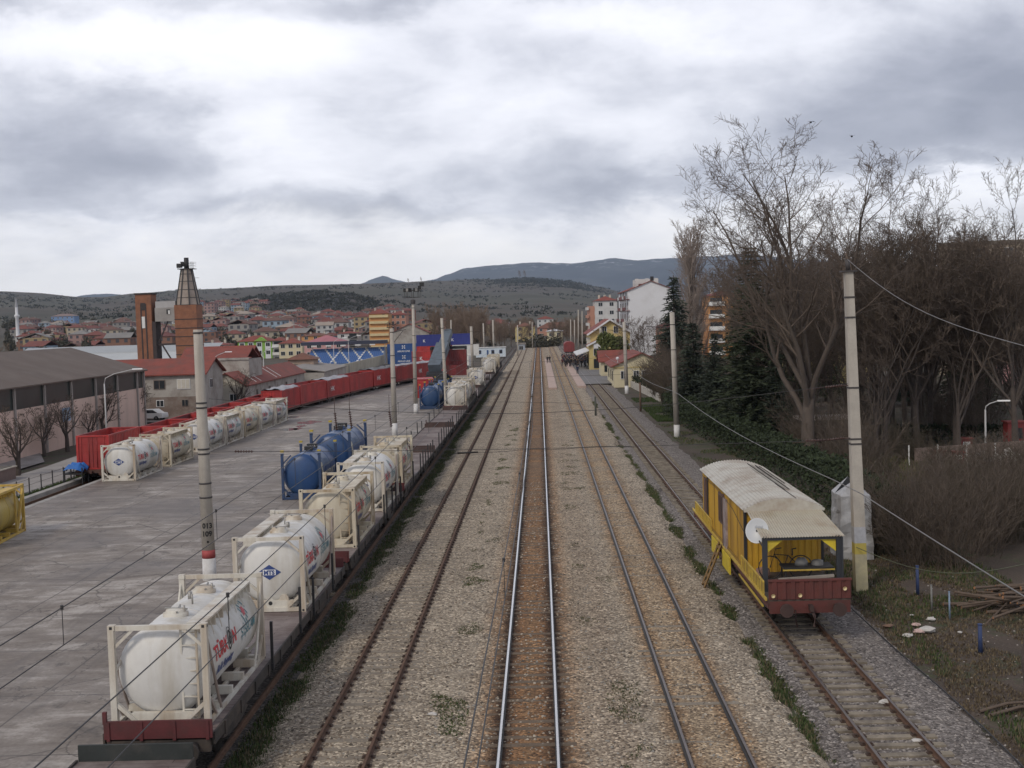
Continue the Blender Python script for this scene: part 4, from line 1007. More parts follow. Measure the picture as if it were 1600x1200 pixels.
gs = 'stacked containers around the crane'
rs = box_container('red container at the bottom of the stack left of the crane boom', redc, 6.06, group=gs, letters=('K', .9, -1.2, .9))
def stk(px, Y, lv, m, lb, rz=-PI/2+.1):
    o = dup(rs, (D(px, 560, Y).x, Y, 2.6*lv), rz, lb, gs)
    if m is not redc:
        for k in bpy.data.objects:
            if k.parent == o and k.type == 'MESH' and not k.name.startswith('letter'):
                for s in range(len(k.material_slots)): k.material_slots[s].link = 'OBJECT'; k.material_slots[s].material = m
    return o
rs.location = (D(668, 560, 235).x, 235, 0); rs.rotation_euler = (0, 0, -PI/2+.1)
for px, Y, lv, m, lb in [(668, 235, 1, redc, 'red container second from the bottom left of the crane boom'), (672, 280, 1, redc, 'bright red container below the navy one, left of the crane boom'), (672, 280, 2, navyc, 'navy container on top of the stack left of the crane boom'), (672, 280, 0, redc, 'red container at the foot of the back stack'),
        (705, 236, 0, redd, 'dark red container on the ground right of the crane boom'), (705, 236, 1, redd, 'dark red container second in the stack right of the crane boom'), (716, 285, 2, navyc, 'navy container on top of the stack right of the thin pole'), (728, 283, 1, whitec, 'white container under the navy one, right of the thin pole'), (706, 285, 1, redc, 'red container in the middle of the rear right stack'), (706, 285, 0, redc, 'red container at the foot of the rear right stack')]:
    stk(px, Y, lv, m, lb)
o = stk(664, 172, 0, redc, 'bright red container on the ground between the blue tanks and the crane', .12); o.location.z = .3; o.location.x = -16.5
# reach stacker
slate = M('crane_slate', (.1, .125, .15), .5, .15, 1.5, dirt=(.06, .07, .075))
t = thing('reach_stacker', 'dark reach stacker crane with a thick slate grey boom raised over the red containers', 'crane', (-17.2, 199, .0))
b = MB(); b.box((0, 1.5, 1.35), (2.6, 7.0, .9)); b.prism([(-2.2, .8), (-2.2, 2.3), (-1.2, 2.7), (.6, 2.7), (1.0, 1.7), (1.0, .8)], -1.35, 1.35, axis='x'); b.box((0, 4.6, 1.5), (3.6, .9, .9)); b.build('chassis', dark, t)
for y, xs in ((-.6, (-1.35, 1.35)), (4.7, (-1.95, -1.3, 1.3, 1.95))):
    for x in xs:
        b = MB(); b.lathe([(.1, -.28), (.62, -.28), (.82, -.2), (.86, 0), (.82, .2), (.62, .28), (.1, .28)], 'x', (x, y, .86), 20); b.build('wheel', MF('tyre', (.015, .015, .015), .8), t)
b = MB(); b.box((0, 1.2, 2.7), (1.5, 1.7, 1.9)); b.box((0, 1.2, 3.67), (1.6, 1.8, .1)); b.build('cab', [MF('cab_glass', (.03, .04, .05), .15)], t)
A = Vector((-.1, -.8, 3.2)); B = Vector((1.6, 9.0, 8.9)); dv = B-A
b = MB(); b.bar(A, A+dv*.62, 2.1, 1.4); b.bar(A+dv*.1, A+dv*.5, 2.35, .6); b.build('boom', slate, t)
b = MB(); b.bar(A+dv*.6, B, 1.45, 1.0); b.box(B, (1.2, .9, 1.2)); b.build('boom_extension', slate, t)
for sx in (-1, 1): b = MB(); b.tube((sx*.9, 3.2, 1.9), A+dv*.55+Vector((sx*.8, 0, -.4)), .16, .12, 10); b.build('lift_cylinder', dark, t)
b = MB(); b.bar(B-Vector((0, 0, .4)), B-Vector((0, 0, 2.4)), .7, .7); b.box((B.x, B.y, B.z-2.6), (6.1, 1.2, .5)); b.box((B.x-2.95, B.y, B.z-2.7), (.3, 2.44, .5)); b.box((B.x+2.95, B.y, B.z-2.7), (.3, 2.44, .5)); b.build('spreader', dark, t)
o = stk(700, 208, 0, redd, 'dark red container held under the black spreader of the crane', -PI/2); o.location = (-17.2+B.x, 199+B.y, B.z-2.95-2.6)
# white cabin and a lorry by it
t = thing('site_cabin', 'low white cabin with blue window frames at the end of the wagon line', 'cabin', (D(767, 556, 352).x, 352, 0), .04)
b = MB(); b.box((0, 0, 1.35), (8.6, 3.0, 2.7)); b.build('wall', M('cabin_white', (.55, .62, .68), .6, .1, 1), t)
b = MB(); b.box((0, 0, 2.78), (9.0, 3.4, .16)); b.build('roof', whitec, t)
for x in (-3.2, 0.6, 2.9):
    b = MB(); b.box((x, -1.52, 1.5), (.9, .06, 1.1), 0); b.box((x, -1.56, 1.5), (.7, .04, .9), 1); b.build('window', [bluec, dark], t)
b = MB(); b.box((-.9, -1.53, 1.05), (.5, .06, 2.0)); b.build('door', bluec, t)
t = thing('lorry', 'white lorry with a dark chassis parked right of the crane by the white cabin', 'lorry', (D(729, 560, 262).x, 262, 0), -.5)
b = MB(); b.prism([(-1.1, .9), (1.1, .9), (1.1, 2.2), (.7, 3.1), (-1.1, 3.1)], -1.2, 1.2, axis='x'); b.build('cab', whitec, t)
b = MB(); b.box((0, 1.05, 2.5), (2.2, .3, .7)); b.build('windscreen', MF('cab_glass', (.03, .04, .05), .15), t)
b = MB(); b.box((0, -4.2, 1.0), (2.3, 7.0, .35)); b.build('chassis', dark, t)
for y in (0, -4.5, -6.0):
    for x in (-1.0, 1.0): b = MB(); b.lathe([(.1, -.14), (.5, -.14), (.52, 0), (.5, .14), (.1, .14)], 'x', (x, y, .5), 14); b.build('wheel', MF('tyre', (.015, .015, .015), .8), t)
# ------------------------------------------------------------------ yellow cabin wagon
yel = M('cabin_yellow', (.5, .29, .022), .55, .1, 1.5, dirt=(.2, .1, .025), damt=.5, streak=1.2); yel2 = M('rail_yellow', (.5, .36, .06), .6, .15, 3, dirt=(.25, .14, .05)); yelpan = M('panel_bright_yellow', (.6, .46, .03), .55, .12, 2, dirt=(.35, .25, .05))
roofm = M('roof_grey_sheet', (.45, .43, .375), .5, .08, 1.2, dirt=(.24, .17, .11), damt=.48); canm = M('canopy_sheet', (.4, .365, .29), .55, .1, 1.5, dirt=(.27, .19, .11), damt=.4)
endred = M('end_board_red', (.105, .028, .023), .75, .25, 2, .2, dirt=(.07, .03, .025)); glass = MF('dark_glass', (.025, .03, .035), .12)
t = thing('cabin_wagon', 'yellow cabin wagon with a beige corrugated roof, porch canopy and dish on the right siding', 'railway wagon', (8.85, 40.7, 0))
b = MB(); b.box((0, 10, 1.2), (2.75, 20, .12)); b.build('deck', M('deck_wood_dark', (.07, .055, .045), .85, .3, 3), t)
b = MB()
for sx in (-1, 1): b.box((sx*1.33, 10, 1.08), (.1, 19.8, .3)); b.prism([(2, .95), (18, .95), (15, .55), (5, .55)], sx*.7-.05, sx*.7+.05, axis='x')
b.box((0, .06, 1.0), (2.7, .14, .42)); b.box((0, 19.95, 1.0), (2.7, .14, .42)); b.build('underframe', endred, t)
b = MB(); buffers(b, 0, -1, 0, 1.0); b.path([(.05, -.05, .95), (.08, -.3, .75), (.06, -.32, .4)], .05, 6); b.path([(-.5, -.02, .9), (-.52, -.2, .55), (-.45, -.1, .35)], .03, 5); b.build('buffer', M('buffer_dark', (.05, .028, .024), .75, .3, 3), t)
b = MB(); corr(b, (-1.38, -.02, 0), (1.38, -.02, 0), 1.28, 1.9, 9, .04); b.b2((-1.38, .0, 1.26), (1.38, .05, 1.9)); b.box((0, -.03, 1.92), (2.8, .1, .07)); b.build('end_board', endred, t)
for x in (-1.25, -.35, 1.15): b = MB(); b.lathe([(.07, 0), (.05, .05), (.01, .06)], 'y', (x, -.12, 1.42+(.2 if x > 1 else 0)), 10); b.build('lamp_stud', MF('stud_pale', (.6, .5, .3)), t)
for y in (3.4, 16.5): bogie(t, y, sill, 0)
# cabin body
x0, x1, ya, yb, z0, ze, zp = -1.38, 1.42, 4.4, 16.3, 1.27, 3.62, 4.02
b = MB(); corr(b, (x0, yb, 0), (x0, ya, 0), z0, ze, 34, -.012); corr(b, (x1, ya, 0), (x1, yb, 0), z0, ze, 34, -.012); corr(b, (x0, ya, 0), (x1, ya, 0), z0, ze, 12, .04); corr(b, (x1, yb, 0), (x0, yb, 0), z0, ze, 12, .03)
b.build('cabin_wall', yel, t, fix=False)
b = MB()
for y in (6.2, 8.0, 12.4, 14.2): b.box((x0-.022, y, (z0+ze)/2), (.016, .05, ze-z0-.04))
b.box((x0-.022, 10.35, z0+.08), (.02, 11.8, .16)); b.box((x0-.022, 10.35, ze-.05), (.02, 11.8, .07)); b.build('wall_seam', M('seam_dark_yellow', (.26, .15, .02), .65, .3, 3, dirt=(.1, .06, .03)), t)
b = MB()
for y in (ya+.02,): b.box((x0-.02, y, (z0+ze)/2), (.1, .14, ze-z0)); b.box((x1+.02, y, (z0+ze)/2), (.1, .14, ze-z0))
b.box((x0-.03, yb-1.9, 2.5), (.07, .12, 2.3)); b.build('corner_post', dark, t)
b = MB(); n, m_ = 24, 72; vs = []
for i in range(n+1):
    y = ya-.15+(yb-ya+.3)*i/n
    for j in range(m_+1):
        u = -1+2*j/m_; x = u*1.52+.02; z = ze+.02+(zp-ze)*(1-abs(u)**2.2)+(.022 if j % 3 == 1 else -.012)
        vs.append((x, y, z))
b.raw(vs, [(i*(m_+1)+j, i*(m_+1)+j+1, (i+1)*(m_+1)+j+1, (i+1)*(m_+1)+j) for i in range(n) for j in range(m_)], 0)
pr = [(u*1.5/6+.02, ze+.03+(zp-ze)*(1-abs(u/6)**2.2)) for u in range(-6, 7)]
b.prism(pr+[(1.5, ze-.06), (-1.46, ze-.06)], ya-.2, ya-.12, 1)
for k, (y, x) in enumerate([(6, .5), (9, -.2), (12, .75)]): b.bar((x, y-1.5, zp-.02), (x+.02, y+2.4, zp-.01), .05, .03, 2)
for k in range(7):
    u = .25+.09*k; b.bar((u*1.5, ya+2+rnd.uniform(0, 3), ze+.055+(zp-ze)*(1-u**2.2)), (u*1.5, yb-rnd.uniform(.5, 3), ze+.055+(zp-ze)*(1-u**2.2)), .03, .02, 2 if k % 2 else 0)
b.build('roof', [roofm, roofm, M('roof_slit', (.045, .035, .03), .9, .2, 2)], t, fix=False)
b = MB(); n = 60; vs = []
for i in range(n+1):
    x = -1.35+2.75*i/n; f = .018*(1 if i % 2 else -1); xo = x*1.02
    vs += [(x, ya-.14, 3.6+f), (xo+.06*(x > 0)*x, 1.15, 3.16+f)]
b.raw(vs, [(2*i, 2*i+1, 2*i+3, 2*i+2) for i in range(n)]); b.build('canopy', canm, t, fix=False)
b = MB()
for x in (-1.25, 1.3): b.box((x, 1.3, 2.2), (.17, .15, 1.95))
b.box((.02, 1.25, 3.1), (2.6, .08, .1)); b.box((1.38, 1.1, 2.2), (.05, .05, 1.9)); b.build('porch_post', MF('post_black', (.03, .033, .04), .6), t)
for x0_, x1_ in ((-1.16, -.6), (1.2, .65)): b = MB(); b.raw([(x0_, 1.28, 3.06), (x1_, 1.28, 3.06), (x0_, 1.28, 2.62), (x0_, 1.31, 3.06), (x1_, 1.31, 3.06), (x0_, 1.31, 2.62)], [(0, 1, 2), (3, 5, 4), (0, 2, 5, 3), (1, 4, 5, 2)]); b.build('corner_gusset', yelpan, t)
b = MB(); b.box((.15, ya-.05, 2.95), (.75, .08, .6), 0); b.box((.15, ya-.1, 2.95), (.62, .03, .46), 1)
for k in range(5): b.box((-.1+.12*k, ya-.125, 2.95), (.02, .02, .5), 0)
b.build('end_window', [dark, glass], t)
b = MB(); b.box((x0-.02, 10.4, 2.75), (.08, 1.15, 1.25), 0); b.box((x0-.06, 10.4, 2.75), (.03, .95, 1.05), 1)
for k in range(4): b.box((x0-.085, 10.1+.2*k, 2.75), (.02, .025, 1.05), 0)
b.build('side_window', [M('frame_rust', (.1, .06, .05), .8, .3, 3), glass], t)
b = MB(); b.box((x0-.03, 9.2, 2.3), (.09, .75, 2.05), 0); b.box((x0-.03, 9.6, 2.35), (.14, .12, 2.2), 1); b.build('door', [M('door_grey_worn', (.3, .25, .24), .7, .3, 3, dirt=(.12, .07, .06)), M('frame_rust', (.1, .06, .05))], t)
b = MB(); b.box((x0-.03, 15.2, 2.4), (.08, .55, 2.0)); b.build('far_door', M('frame_rust', (.1, .06, .05)), t)
b = MB(); n = 22; prof = [(.001, .11)]+[(.48*k/8, .11-.11*(k/8)**2) for k in range(1, 9)]+[(.495, .0), (.495, .03), (.3, .1), (.001, .14)]
b.lathe([(r_*.9, y_) for r_, y_ in prof], 'y', (0, 0, 0), 28)
dv = text_geo('digital', .13, 0, .2, .004); b.raw([(v.x-dv[2]/2+.05, -.035+.085, v.y+.1) for v in dv[0]], dv[1], 1)
o = b.build('satellite_dish', [M('dish_white', (.5, .52, .54), .4, .04, 2), MF('dish_grey', (.3, .32, .35), .5)], t); o.location = (-1.36, 2.15, 3.24); o.rotation_euler = (-.35, 0, -.4); o.scale = (.92, .92, 1.02)
b = MB(); b.path([(-1.36, 2.2, 3.24), (-1.3, 2.5, 2.95), (-1.3, 1.4, 2.8)], .03, 6); b.path([(-1.55, 3.7, 2.9), (-1.45, 7.0, 3.25), (-1.43, 10.8, 3.45), (-1.43, 16, 3.4)], .012, 4); b.build('dish_arm', dark, t)
def railing(y0, y1, z, h):
    b = MB(); b.bar((-1.47, y0, z+h), (-1.47, y1, z+h), .05, .05); b.bar((-1.47, y0, z), (-1.47, y1, z), .05, .05); n = int((y1-y0)/.3)
    for k in range(n+1): b.bar((-1.47, y0+(y1-y0)*k/n, z), (-1.47, y0+(y1-y0)*k/n, z+h), .035, .03)
    return b.build('railing', yel2, t)
railing(.4, 5.0, 1.3, .5); railing(13.0, 18.5, 1.3, .5)
b = MB(); b.bar((-1.45, .1, 1.26), (-1.45, 19.7, 1.26), .07, .09); b.bar((-1.4, 1.0, .82), (-1.4, 6.0, .86), .05, .06); b.build('side_beam', yel2, t)
for y0, y1 in ((7.6, 9.6), (10.9, 12.7)): b = MB(); b.b2((-1.52, y0, .5), (-1.47, y1, 1.18)); b.build('side_panel', yelpan, t)
b = MB()
for dy in (-.3, .3): b.bar((-1.5, 10.2+dy, 1.28), (-2.45, 8.6+dy, -.15), .06, .09)
for k in range(6): u = (k+.5)/6; b.bar((-1.5-.95*u, 9.9-1.6*u, 1.28-1.43*u), (-1.5-.95*u, 10.5-1.6*u, 1.28-1.43*u), .14, .035)
b.build('steps', M('steps_ochre', (.17, .1, .035), .7, .2, 3), t)
# things on the porch
b = MB(); b.box((.35, 2.1, 1.95), (1.75, .85, .06), 0)
for x in (-.45, 1.15):
    for y in (1.75, 2.45): b.bar((x, y, 1.27), (x, y, 1.93), .05)
b.box((.35, 1.68, 1.9), (1.8, .04, .05), 1); tag(b.build('table', [dark, yel2]), 'dark table with a yellow edge strip on the wagon porch', 'table').location = (8.85, 40.7, 0)
b = MB(); b.bar((-.9, .75, 1.78), (.95, .55, 1.92), .1, .09); tag(b.build('plank', M('plank_grey', (.25, .22, .19), .85, .2, 3)), 'grey plank lying across the porch behind the red end board', 'plank').location = (8.85, 40.7, 0)
b = MB()
for cx, r in ((.35, .42), (-.75, .42)): b.path([(cx+r*math.cos(a*PI/8), 3.0, 1.72+r*math.sin(a*PI/8)) for a in range(17)], .022, 5)
b.path([(.35, 3, 1.72), (-.1, 3, 2.15), (-.6, 3, 2.2), (-.75, 3, 1.72)], .02, 5); b.path([(-.1, 3, 2.15), (-.25, 3, 1.75), (-.6, 3, 2.2), (-.55, 3, 2.4), (-.35, 2.9, 2.45)], .02, 5); b.path([(.05, 3, 2.15), (.05, 3, 2.38), (.2, 3, 2.4)], .03, 5)
tag(b.build('bicycle', dark), 'dark bicycle leaning against the yellow wall under the porch canopy', 'bicycle').location = (8.85, 40.75, .0)
b = MB(); b.lathe([(.001, .26), (.14, .24), (.22, .12), (.25, 0), (.001, 0)], 'z', (.2, 2.2, 1.98), 14); b.lathe([(.001, .2), (.2, .15), (.22, 0)], 'z', (.75, 2.15, 1.98), 12)
tag(b.build('basin', M('basin_dull', (.12, .12, .12), .6, .2, 3)), 'grey upturned basins lying on the porch table', 'basin').location = (8.85, 40.7, 0)
b = MB(); b.lathe([(.001, .05), (.2, .0), (.28, .14), (.24, .34), (.001, .42)], 'z', (-.95, 3.4, 1.27), 12); tag(b.build('sack', M('sack_brown', (.22, .13, .1), .9, .2, 3)), 'small brown sack on the porch floor by the corner post', 'sack').location = (8.85, 40.7, 0)

# ------------------------------------------------------------------ buildings
def hip(b, w, d, z, rise, over=.4, mat=0, ridge=None):
    W, Dp = w/2+over, d/2+over; r = max(0.0, (W-Dp)) if w >= d else 0; s = max(0.0, Dp-W) if d > w else 0
    v = [(-W, -Dp, z), (W, -Dp, z), (W, Dp, z), (-W, Dp, z), (-r, -s, z+rise), (r, s, z+rise)]
    b.raw(v, [(0, 1, 5, 4), (1, 2, 5), (2, 3, 4, 5), (3, 0, 4)] if w >= d else [(0, 1, 4), (1, 2, 5, 4), (2, 3, 5), (3, 0, 4, 5)], mat)
    b.raw([(x, y, z-.02) for x, y, _ in v[:4]], [(3, 2, 1, 0)], mat)
def gable(b, w, d, z, rise, over=.35, axis='x', mat=0, th=.16):
    """ridge along axis"""
    if axis == 'x':
        P = [(-d/2-over, z-over*rise/(d/2)), (0, z+rise), (d/2+over, z-over*rise/(d/2)), (d/2+over, z+th-over*rise/(d/2)), (0, z+rise+th), (-d/2-over, z+th-over*rise/(d/2))]; b.prism(P, -w/2-over, w/2+over, mat, 'x')
    else:
        P = [(-w/2-over, z-over*rise/(w/2)), (0, z+rise), (w/2+over, z-over*rise/(w/2)), (w/2+over, z+th-over*rise/(w/2)), (0, z+rise+th), (-w/2-over, z+th-over*rise/(w/2))]; b.prism(P, -d/2-over, d/2+over, mat, 'y')
def win(par, c, w, h, face='-y', fm=None, gm=None, name='window', bars=1):
    b = MB(); fm = fm or MF('window_white', (.6, .6, .6)); gm = gm or glass
    b.box((0, 0, 0), (w, .1, h), 0); b.box((0, -.055, 0), (w-.16, .03, h-.16), 1)
    for k in range(bars): b.box((-w/2+w*(k+1)/(bars+1), -.075, 0), (.06, .02, h-.1), 0)
    o = b.build(name, [fm, gm], par); o.location = c; o.rotation_euler = (0, 0, {'-y': 0, '+x': PI/2, '-x': -PI/2, '+y': PI}[face]); return o
roofred = M('roof_tile_red', (.21, .055, .04), .85, .2, .8, .2, dirt=(.12, .06, .05)); roofbr = M('roof_tile_brown', (.17, .075, .05), .85, .2, .8, .2, dirt=(.09, .06, .05))
plaster = M('plaster_grey', (.36, .34, .31), .9, .15, .7, .2, dirt=(.19, .16, .14), damt=.5); plcream = M('plaster_cream', (.5, .47, .4), .9, .12, .8, dirt=(.3, .26, .22)); brickb = M('wall_brownish', (.16, .12, .1), .9, .25, 1, .2, dirt=(.27, .24, .21), damt=.5)
# warehouse
pinkw = M('warehouse_pink', (.62, .46, .385), .85, .08, .4, dirt=(.45, .34, .28), damt=.35, streak=.5); whroof = M('warehouse_roof', (.115, .086, .068), .8, .14, .3, dirt=(.15, .12, .1), streak=.3); glaz = M('green_glazing', (.03, .04, .036), .3, .3, .7)
t = thing('warehouse', 'long pink warehouse with a dark glazed band and brown roof at the left edge', 'warehouse', (-46.85, 142.4, 0))
LW = 95
b = MB(); b.b2((-17.2, -LW, -.4), (0, 0, 4.15)); b.prism([(-17.2, 4.15), (0, 4.15), (0, 6.2), (-8.6, 8.9), (-17.2, 6.2)], -.25, 0, 0, 'y'); b.build('wall', pinkw, t)
b = MB(); b.b2((-17.1, -LW, 4.153), (-.06, -.26, 6.15)); b.build('glazed_band', glaz, t)
b = MB(); b.prism([(-17.6, 6.1), (-8.6, 8.95), (.45, 6.1), (.45, 6.24), (-8.6, 9.1), (-17.6, 6.24)], -LW, .3, 0, 'y'); b.build('roof', whroof, t)
for y in [-2.6-6.6*k for k in range(14)]+[-.12]: b = MB(); b.b2((-.02, y-.14, -.4), (.16, y+.14, 6.1)); b.build('pilaster', M('pilaster_grey', (.3, .27, .25), .85, .15, 1), t)
for k in range(60):
    pass
b = MB(); b.box((0, 0, 0), (.08, 1.9, 1.3), 0)
for k, (s, z) in enumerate((('DİKKAT', .15), ('ARAÇ GİRİŞİ', -.3))):
    vs, fs, w = text_geo(s, .34, 0, .5, .005); b.raw([(.048, v.x-w/2 if w < 1.8 else (v.x-w/2)*1.7/w, z+v.y) for v in vs], fs, 1)
tag(b.build('wall_sign', [M('sign_pale_blue', (.25, .36, .5), .6, .15, 3), whitec]), 'small pale blue sign on the pink warehouse wall', 'sign').location = (-46.6, D(87, 648, 118).y, D(87, 648, 118).z)
# house behind the warehouse
def box_wall(b, w, d, h, z0=-.4, mat=0): b.b2((-w/2, -d/2, z0), (w/2, d/2, h), mat)
t = thing('house', 'shabby two storey house with a long red roof just behind the pink warehouse', 'house', (-49.5, 158, 0))
b = MB(); box_wall(b, 13.5, 9, 5.2); b.b2((-6.76, -4.53, -.4), (6.76, -4.5, 2.3), 1); b.raw([(6.75, -4.5, 5.2), (6.75, 4.5, 5.2), (6.75, 0, 7.0)], [(0, 1, 2)], 0); b.build('wall', [plaster, brickb], t)
b = MB(); gable(b, 13.5, 9, 5.2, 1.75, .45, 'x'); b.build('roof', roofred, t)
win(t, (1.0, -4.52, 3.9), 1.5, 1.2, gm=glass, fm=brickb); win(t, (4.1, -4.52, 3.9), 1.7, 1.3, gm=M('curtain', (.5, .47, .4), .8), bars=2); win(t, (1.0, -4.55, 1.5), 1.0, .9); win(t, (4.2, -4.55, 1.5), .9, .9, fm=brickb); win(t, (6.78, -1.5, 3.8), 1.2, 1.2, '+x')
t = thing('house', 'unfinished grey walled house with a red roof right behind the near concrete pole', 'house', (-45.2, 176, 0))
b = MB(); box_wall(b, 7.6, 8, 6.3); b.build('wall', plaster, t); b = MB(); gable(b, 6.6, 7, 6.5, 1.3, .2, 'x'); b.build('roof', roofred, t); b = MB(); b.box((0, -4.0, 6.4), (7.7, .3, .3)); b.build('parapet', conc, t)
t = thing('house', 'dull red roofed house behind the grey unfinished one', 'house', (-54.0, 205, -.3))
b = MB(); box_wall(b, 11, 9, 5.6); b.build('wall', plaster, t); b = MB(); gable(b, 11, 9, 5.6, 2.3, .5, 'x'); b.build('roof', roofred, t)
t = thing('shed', 'long low shed with a red gable roof with pale strips and cream gable wall', 'shed', (-43.0, 186, 0))
b = MB(); box_wall(b, 5.2, 42, 2.95); b.raw([(-2.6, -21, 2.95), (2.6, -21, 2.95), (0, -21, 4.6)], [(0, 1, 2)], 1); b.b2((-2.6, -21.03, -.4), (2.6, -21, 2.94), 1); b.build('wall', [plaster, plcream], t)
b = MB(); gable(b, 5.2, 42, 2.95, 1.65, .3, 'y'); 
for y in (-14.5, -11.5, -1.0, 2.0): b.raw([(.35, y, 4.58), (.35, y+.5, 4.58), (2.8, y+.5, 2.98), (2.8, y, 2.98)], [(0, 1, 2, 3)], 1)
b.build('roof', [roofred, M('skylight', (.5, .45, .4), .5)], t)
win(t, (-1.4, -21.05, 1.3), 1.1, 1.2, fm=brickb); win(t, (1.0, -21.05, 1.3), 1.1, 1.1, bars=1)
for y in (-14, -6, 6): win(t, (2.62, y, 1.6), 1.0, .9, '+x', fm=brickb)
b = MB(); b.box((2.64, 13, 1.0), (.08, 1.0, 2.2)); b.build('door', M('door_dark', (.05, .04, .04)), t)
t = thing('house', 'small square house with a brown hipped roof beyond the long shed', 'house', (-44.6, 228, 0))
b = MB(); box_wall(b, 4.8, 5, 4.5); b.build('wall', M('wall_brick_pale', (.33, .25, .2), .9, .2, 1), t); b = MB(); hip(b, 4.8, 5, 4.5, 1.25, .5); b.build('roof', roofbr, t)
for x in (-1.2, 1.1): win(t, (x, -2.52, 3.2), 1.4, 1.0, fm=brickb, gm=brickb)
t = thing('shed', 'grey flat roofed annex in front of the brown hipped house', 'shed', (-40.5, 222, 0))
b = MB(); box_wall(b, 6, 24, 2.6); b.build('wall', plaster, t); b = MB(); b.raw([(-3.2, -12.2, 3.6), (3.2, -12.2, 2.65), (3.2, 12.2, 2.65), (-3.2, 12.2, 3.6), (-3.2, -12.2, 3.75), (3.2, -12.2, 2.8), (3.2, 12.2, 2.8), (-3.2, 12.2, 3.75)], [(3, 2, 1, 0), (4, 5, 6, 7), (0, 1, 5, 4), (1, 2, 6, 5), (2, 3, 7, 6), (3, 0, 4, 7)]); b.build('roof', M('roof_grey', (.24, .22, .2), .8, .15, .6), t)
b = MB(); b.b2((-.15, -40, -.3), (.15, 40, 2.3)); o = b.build('boundary_wall', M('wall_beige', (.42, .39, .31), .9, .1, .5, dirt=(.3, .27, .22))); o.location = (-41.6, 284, 0); tag(o, 'long low beige wall between the red container row and the stadium', 'wall')
# cars by the house
def car(label, loc, rz, m, L=4.3):
    t = thing('parked_car', label, 'car', loc, rz, 'cars parked by the shabby house'); b = MB()
    b.prism([(-2.1, .35), (2.1, .35), (2.12, .75), (1.9, .85), (1.05, .92), (.55, 1.38), (-.9, 1.4), (-1.55, .98), (-2.05, .92), (-2.12, .6)], -.82, .82, 0, 'x'); b.build('body', m, t)
    b = MB(); b.prism([(1.0, .93), (.55, 1.33), (-.85, 1.35), (-1.45, .98)], -.83, .83, 0, 'x'); b.build('window', glass, t)
    for y in (-1.3, 1.3):
        for x in (-.78, .78): b = MB(); b.lathe([(.1, -.1), (.3, -.1), (.31, 0), (.3, .1), (.1, .1)], 'x', (x, y, .31), 14); b.build('wheel', MF('tyre', (.015, .015, .015), .8), t)
    return t
silver = M('car_silver', (.5, .52, .54), .3, .05, 2, metal=.3)
car('silver saloon car parked nearest the warehouse corner', G(271, 646, -.3), 1.25, silver); car('white car parked right of the silver saloon', G(297, 645, -.3), 1.35, whitec)
car('pale car half hidden by the warehouse corner', G(234, 657, -.3), 1.4, whitec)
# brick tower complex
brick = M('tower_brick', (.24, .105, .06), .9, .18, 1.2, .2, dirt=(.14, .07, .05), damt=.4); brickd = M('tower_brick_dark', (.05, .04, .04), .9, .2, 1.2); panel = M('tower_panel', (.3, .255, .22), .8, .15, 1.0, dirt=(.2, .16, .13)); conb = M('bridge_concrete', (.3, .285, .27), .9, .12, .6, dirt=(.22, .2, .19))
t = thing('brick_tower', 'old brick tower pair with a concrete bridge and tapering headframe top', 'tower', (-72, 230, 0))
b = MB(); b.b2((-4.6, 0, -.4), (-1.6, 3.3, 17.6)); b.build('lift_shaft', brick, t)
b = MB()
for x in (-3.55, -2.65): b.b2((x-.12, -.06, 0), (x+.12, .0, 15.8))
b.b2((-3.6, -.08, 14.6), (-2.7, -.0, 16)); b.b2((-4.75, -.15, 17.6), (-1.45, 3.45, 17.9)); b.b2((-1.6, .05, 0), (-.9, 3.2, 12.4)); b.build('shaft_rib', brickd, t)
b = MB(); b.b2((-3.45, -.12, 11.2), (-2.85, -.06, 13.4)); b.build('white_panel', whitec, t)
b = MB(); b.b2((-1.0, .2, 12.4), (3.0, 3.0, 15.0)); b.build('bridge', conb, t); b = MB(); b.b2((-.9, .4, 15.0), (2.9, 2.8, 16.2)); b.build('bridge_roof', M('bridge_roof_grey', (.38, .37, .37), .8, .12, .8), t)
b = MB(); b.box((1.6, .16, 14.2), (.7, .06, .9), 0); b.box((1.75, .12, 14.1), (.35, .04, .7), 1); b.build('window', [dark, whitec], t)
b = MB(); b.bar((-.9, .6, 8), (3.1, .6, 8.05), .3, .35); b.bar((-.7, .6, 8.1), (1.3, .6, 12.4), .22); b.bar((0, .6, 8), (2.4, .6, 3.8), .25); b.bar((-.8, .6, 3.9), (1.2, .6, 4.6), .2); b.build('steel_frame', brickd, t)
b = MB(); b.b2((2.9, -.3, -.4), (7.1, 3.9, 15.4)); b.build('tower_body', brick, t)
b = MB()
for z in (5.9, 7.6, 9.3, 10.9, 12.6): b.b2((2.86, -.34, z), (7.14, 3.94, z+.16))
b.build('brick_band', brickd, t)
b = MB(); n = 8; z0_, z1_ = 15.4, 22.3; cx, cy = 5.0, 1.8
def ng(r, z): return [(cx+r*math.cos(2*PI*(k+.5)/n), cy+r*math.sin(2*PI*(k+.5)/n), z) for k in range(n)]
A_, B_ = ng(2.25, z0_), ng(1.0, z1_); b.raw(A_+B_, [(k, (k+1) % n, n+(k+1) % n, n+k) for k in range(n)]); b.build('tapering_top', panel, t)
b = MB()
for k in range(n): b.bar(A_[k], B_[k], .22, .22)
for f in (.0, .2, .42, .65, .85, 1.0):
    R_ = [Vector(A_[k]).lerp(Vector(B_[k]), f) for k in range(n)]
    for k in range(n): b.bar(R_[k], R_[(k+1) % n], .1, .1)
b.build('steel_rib', dark, t)
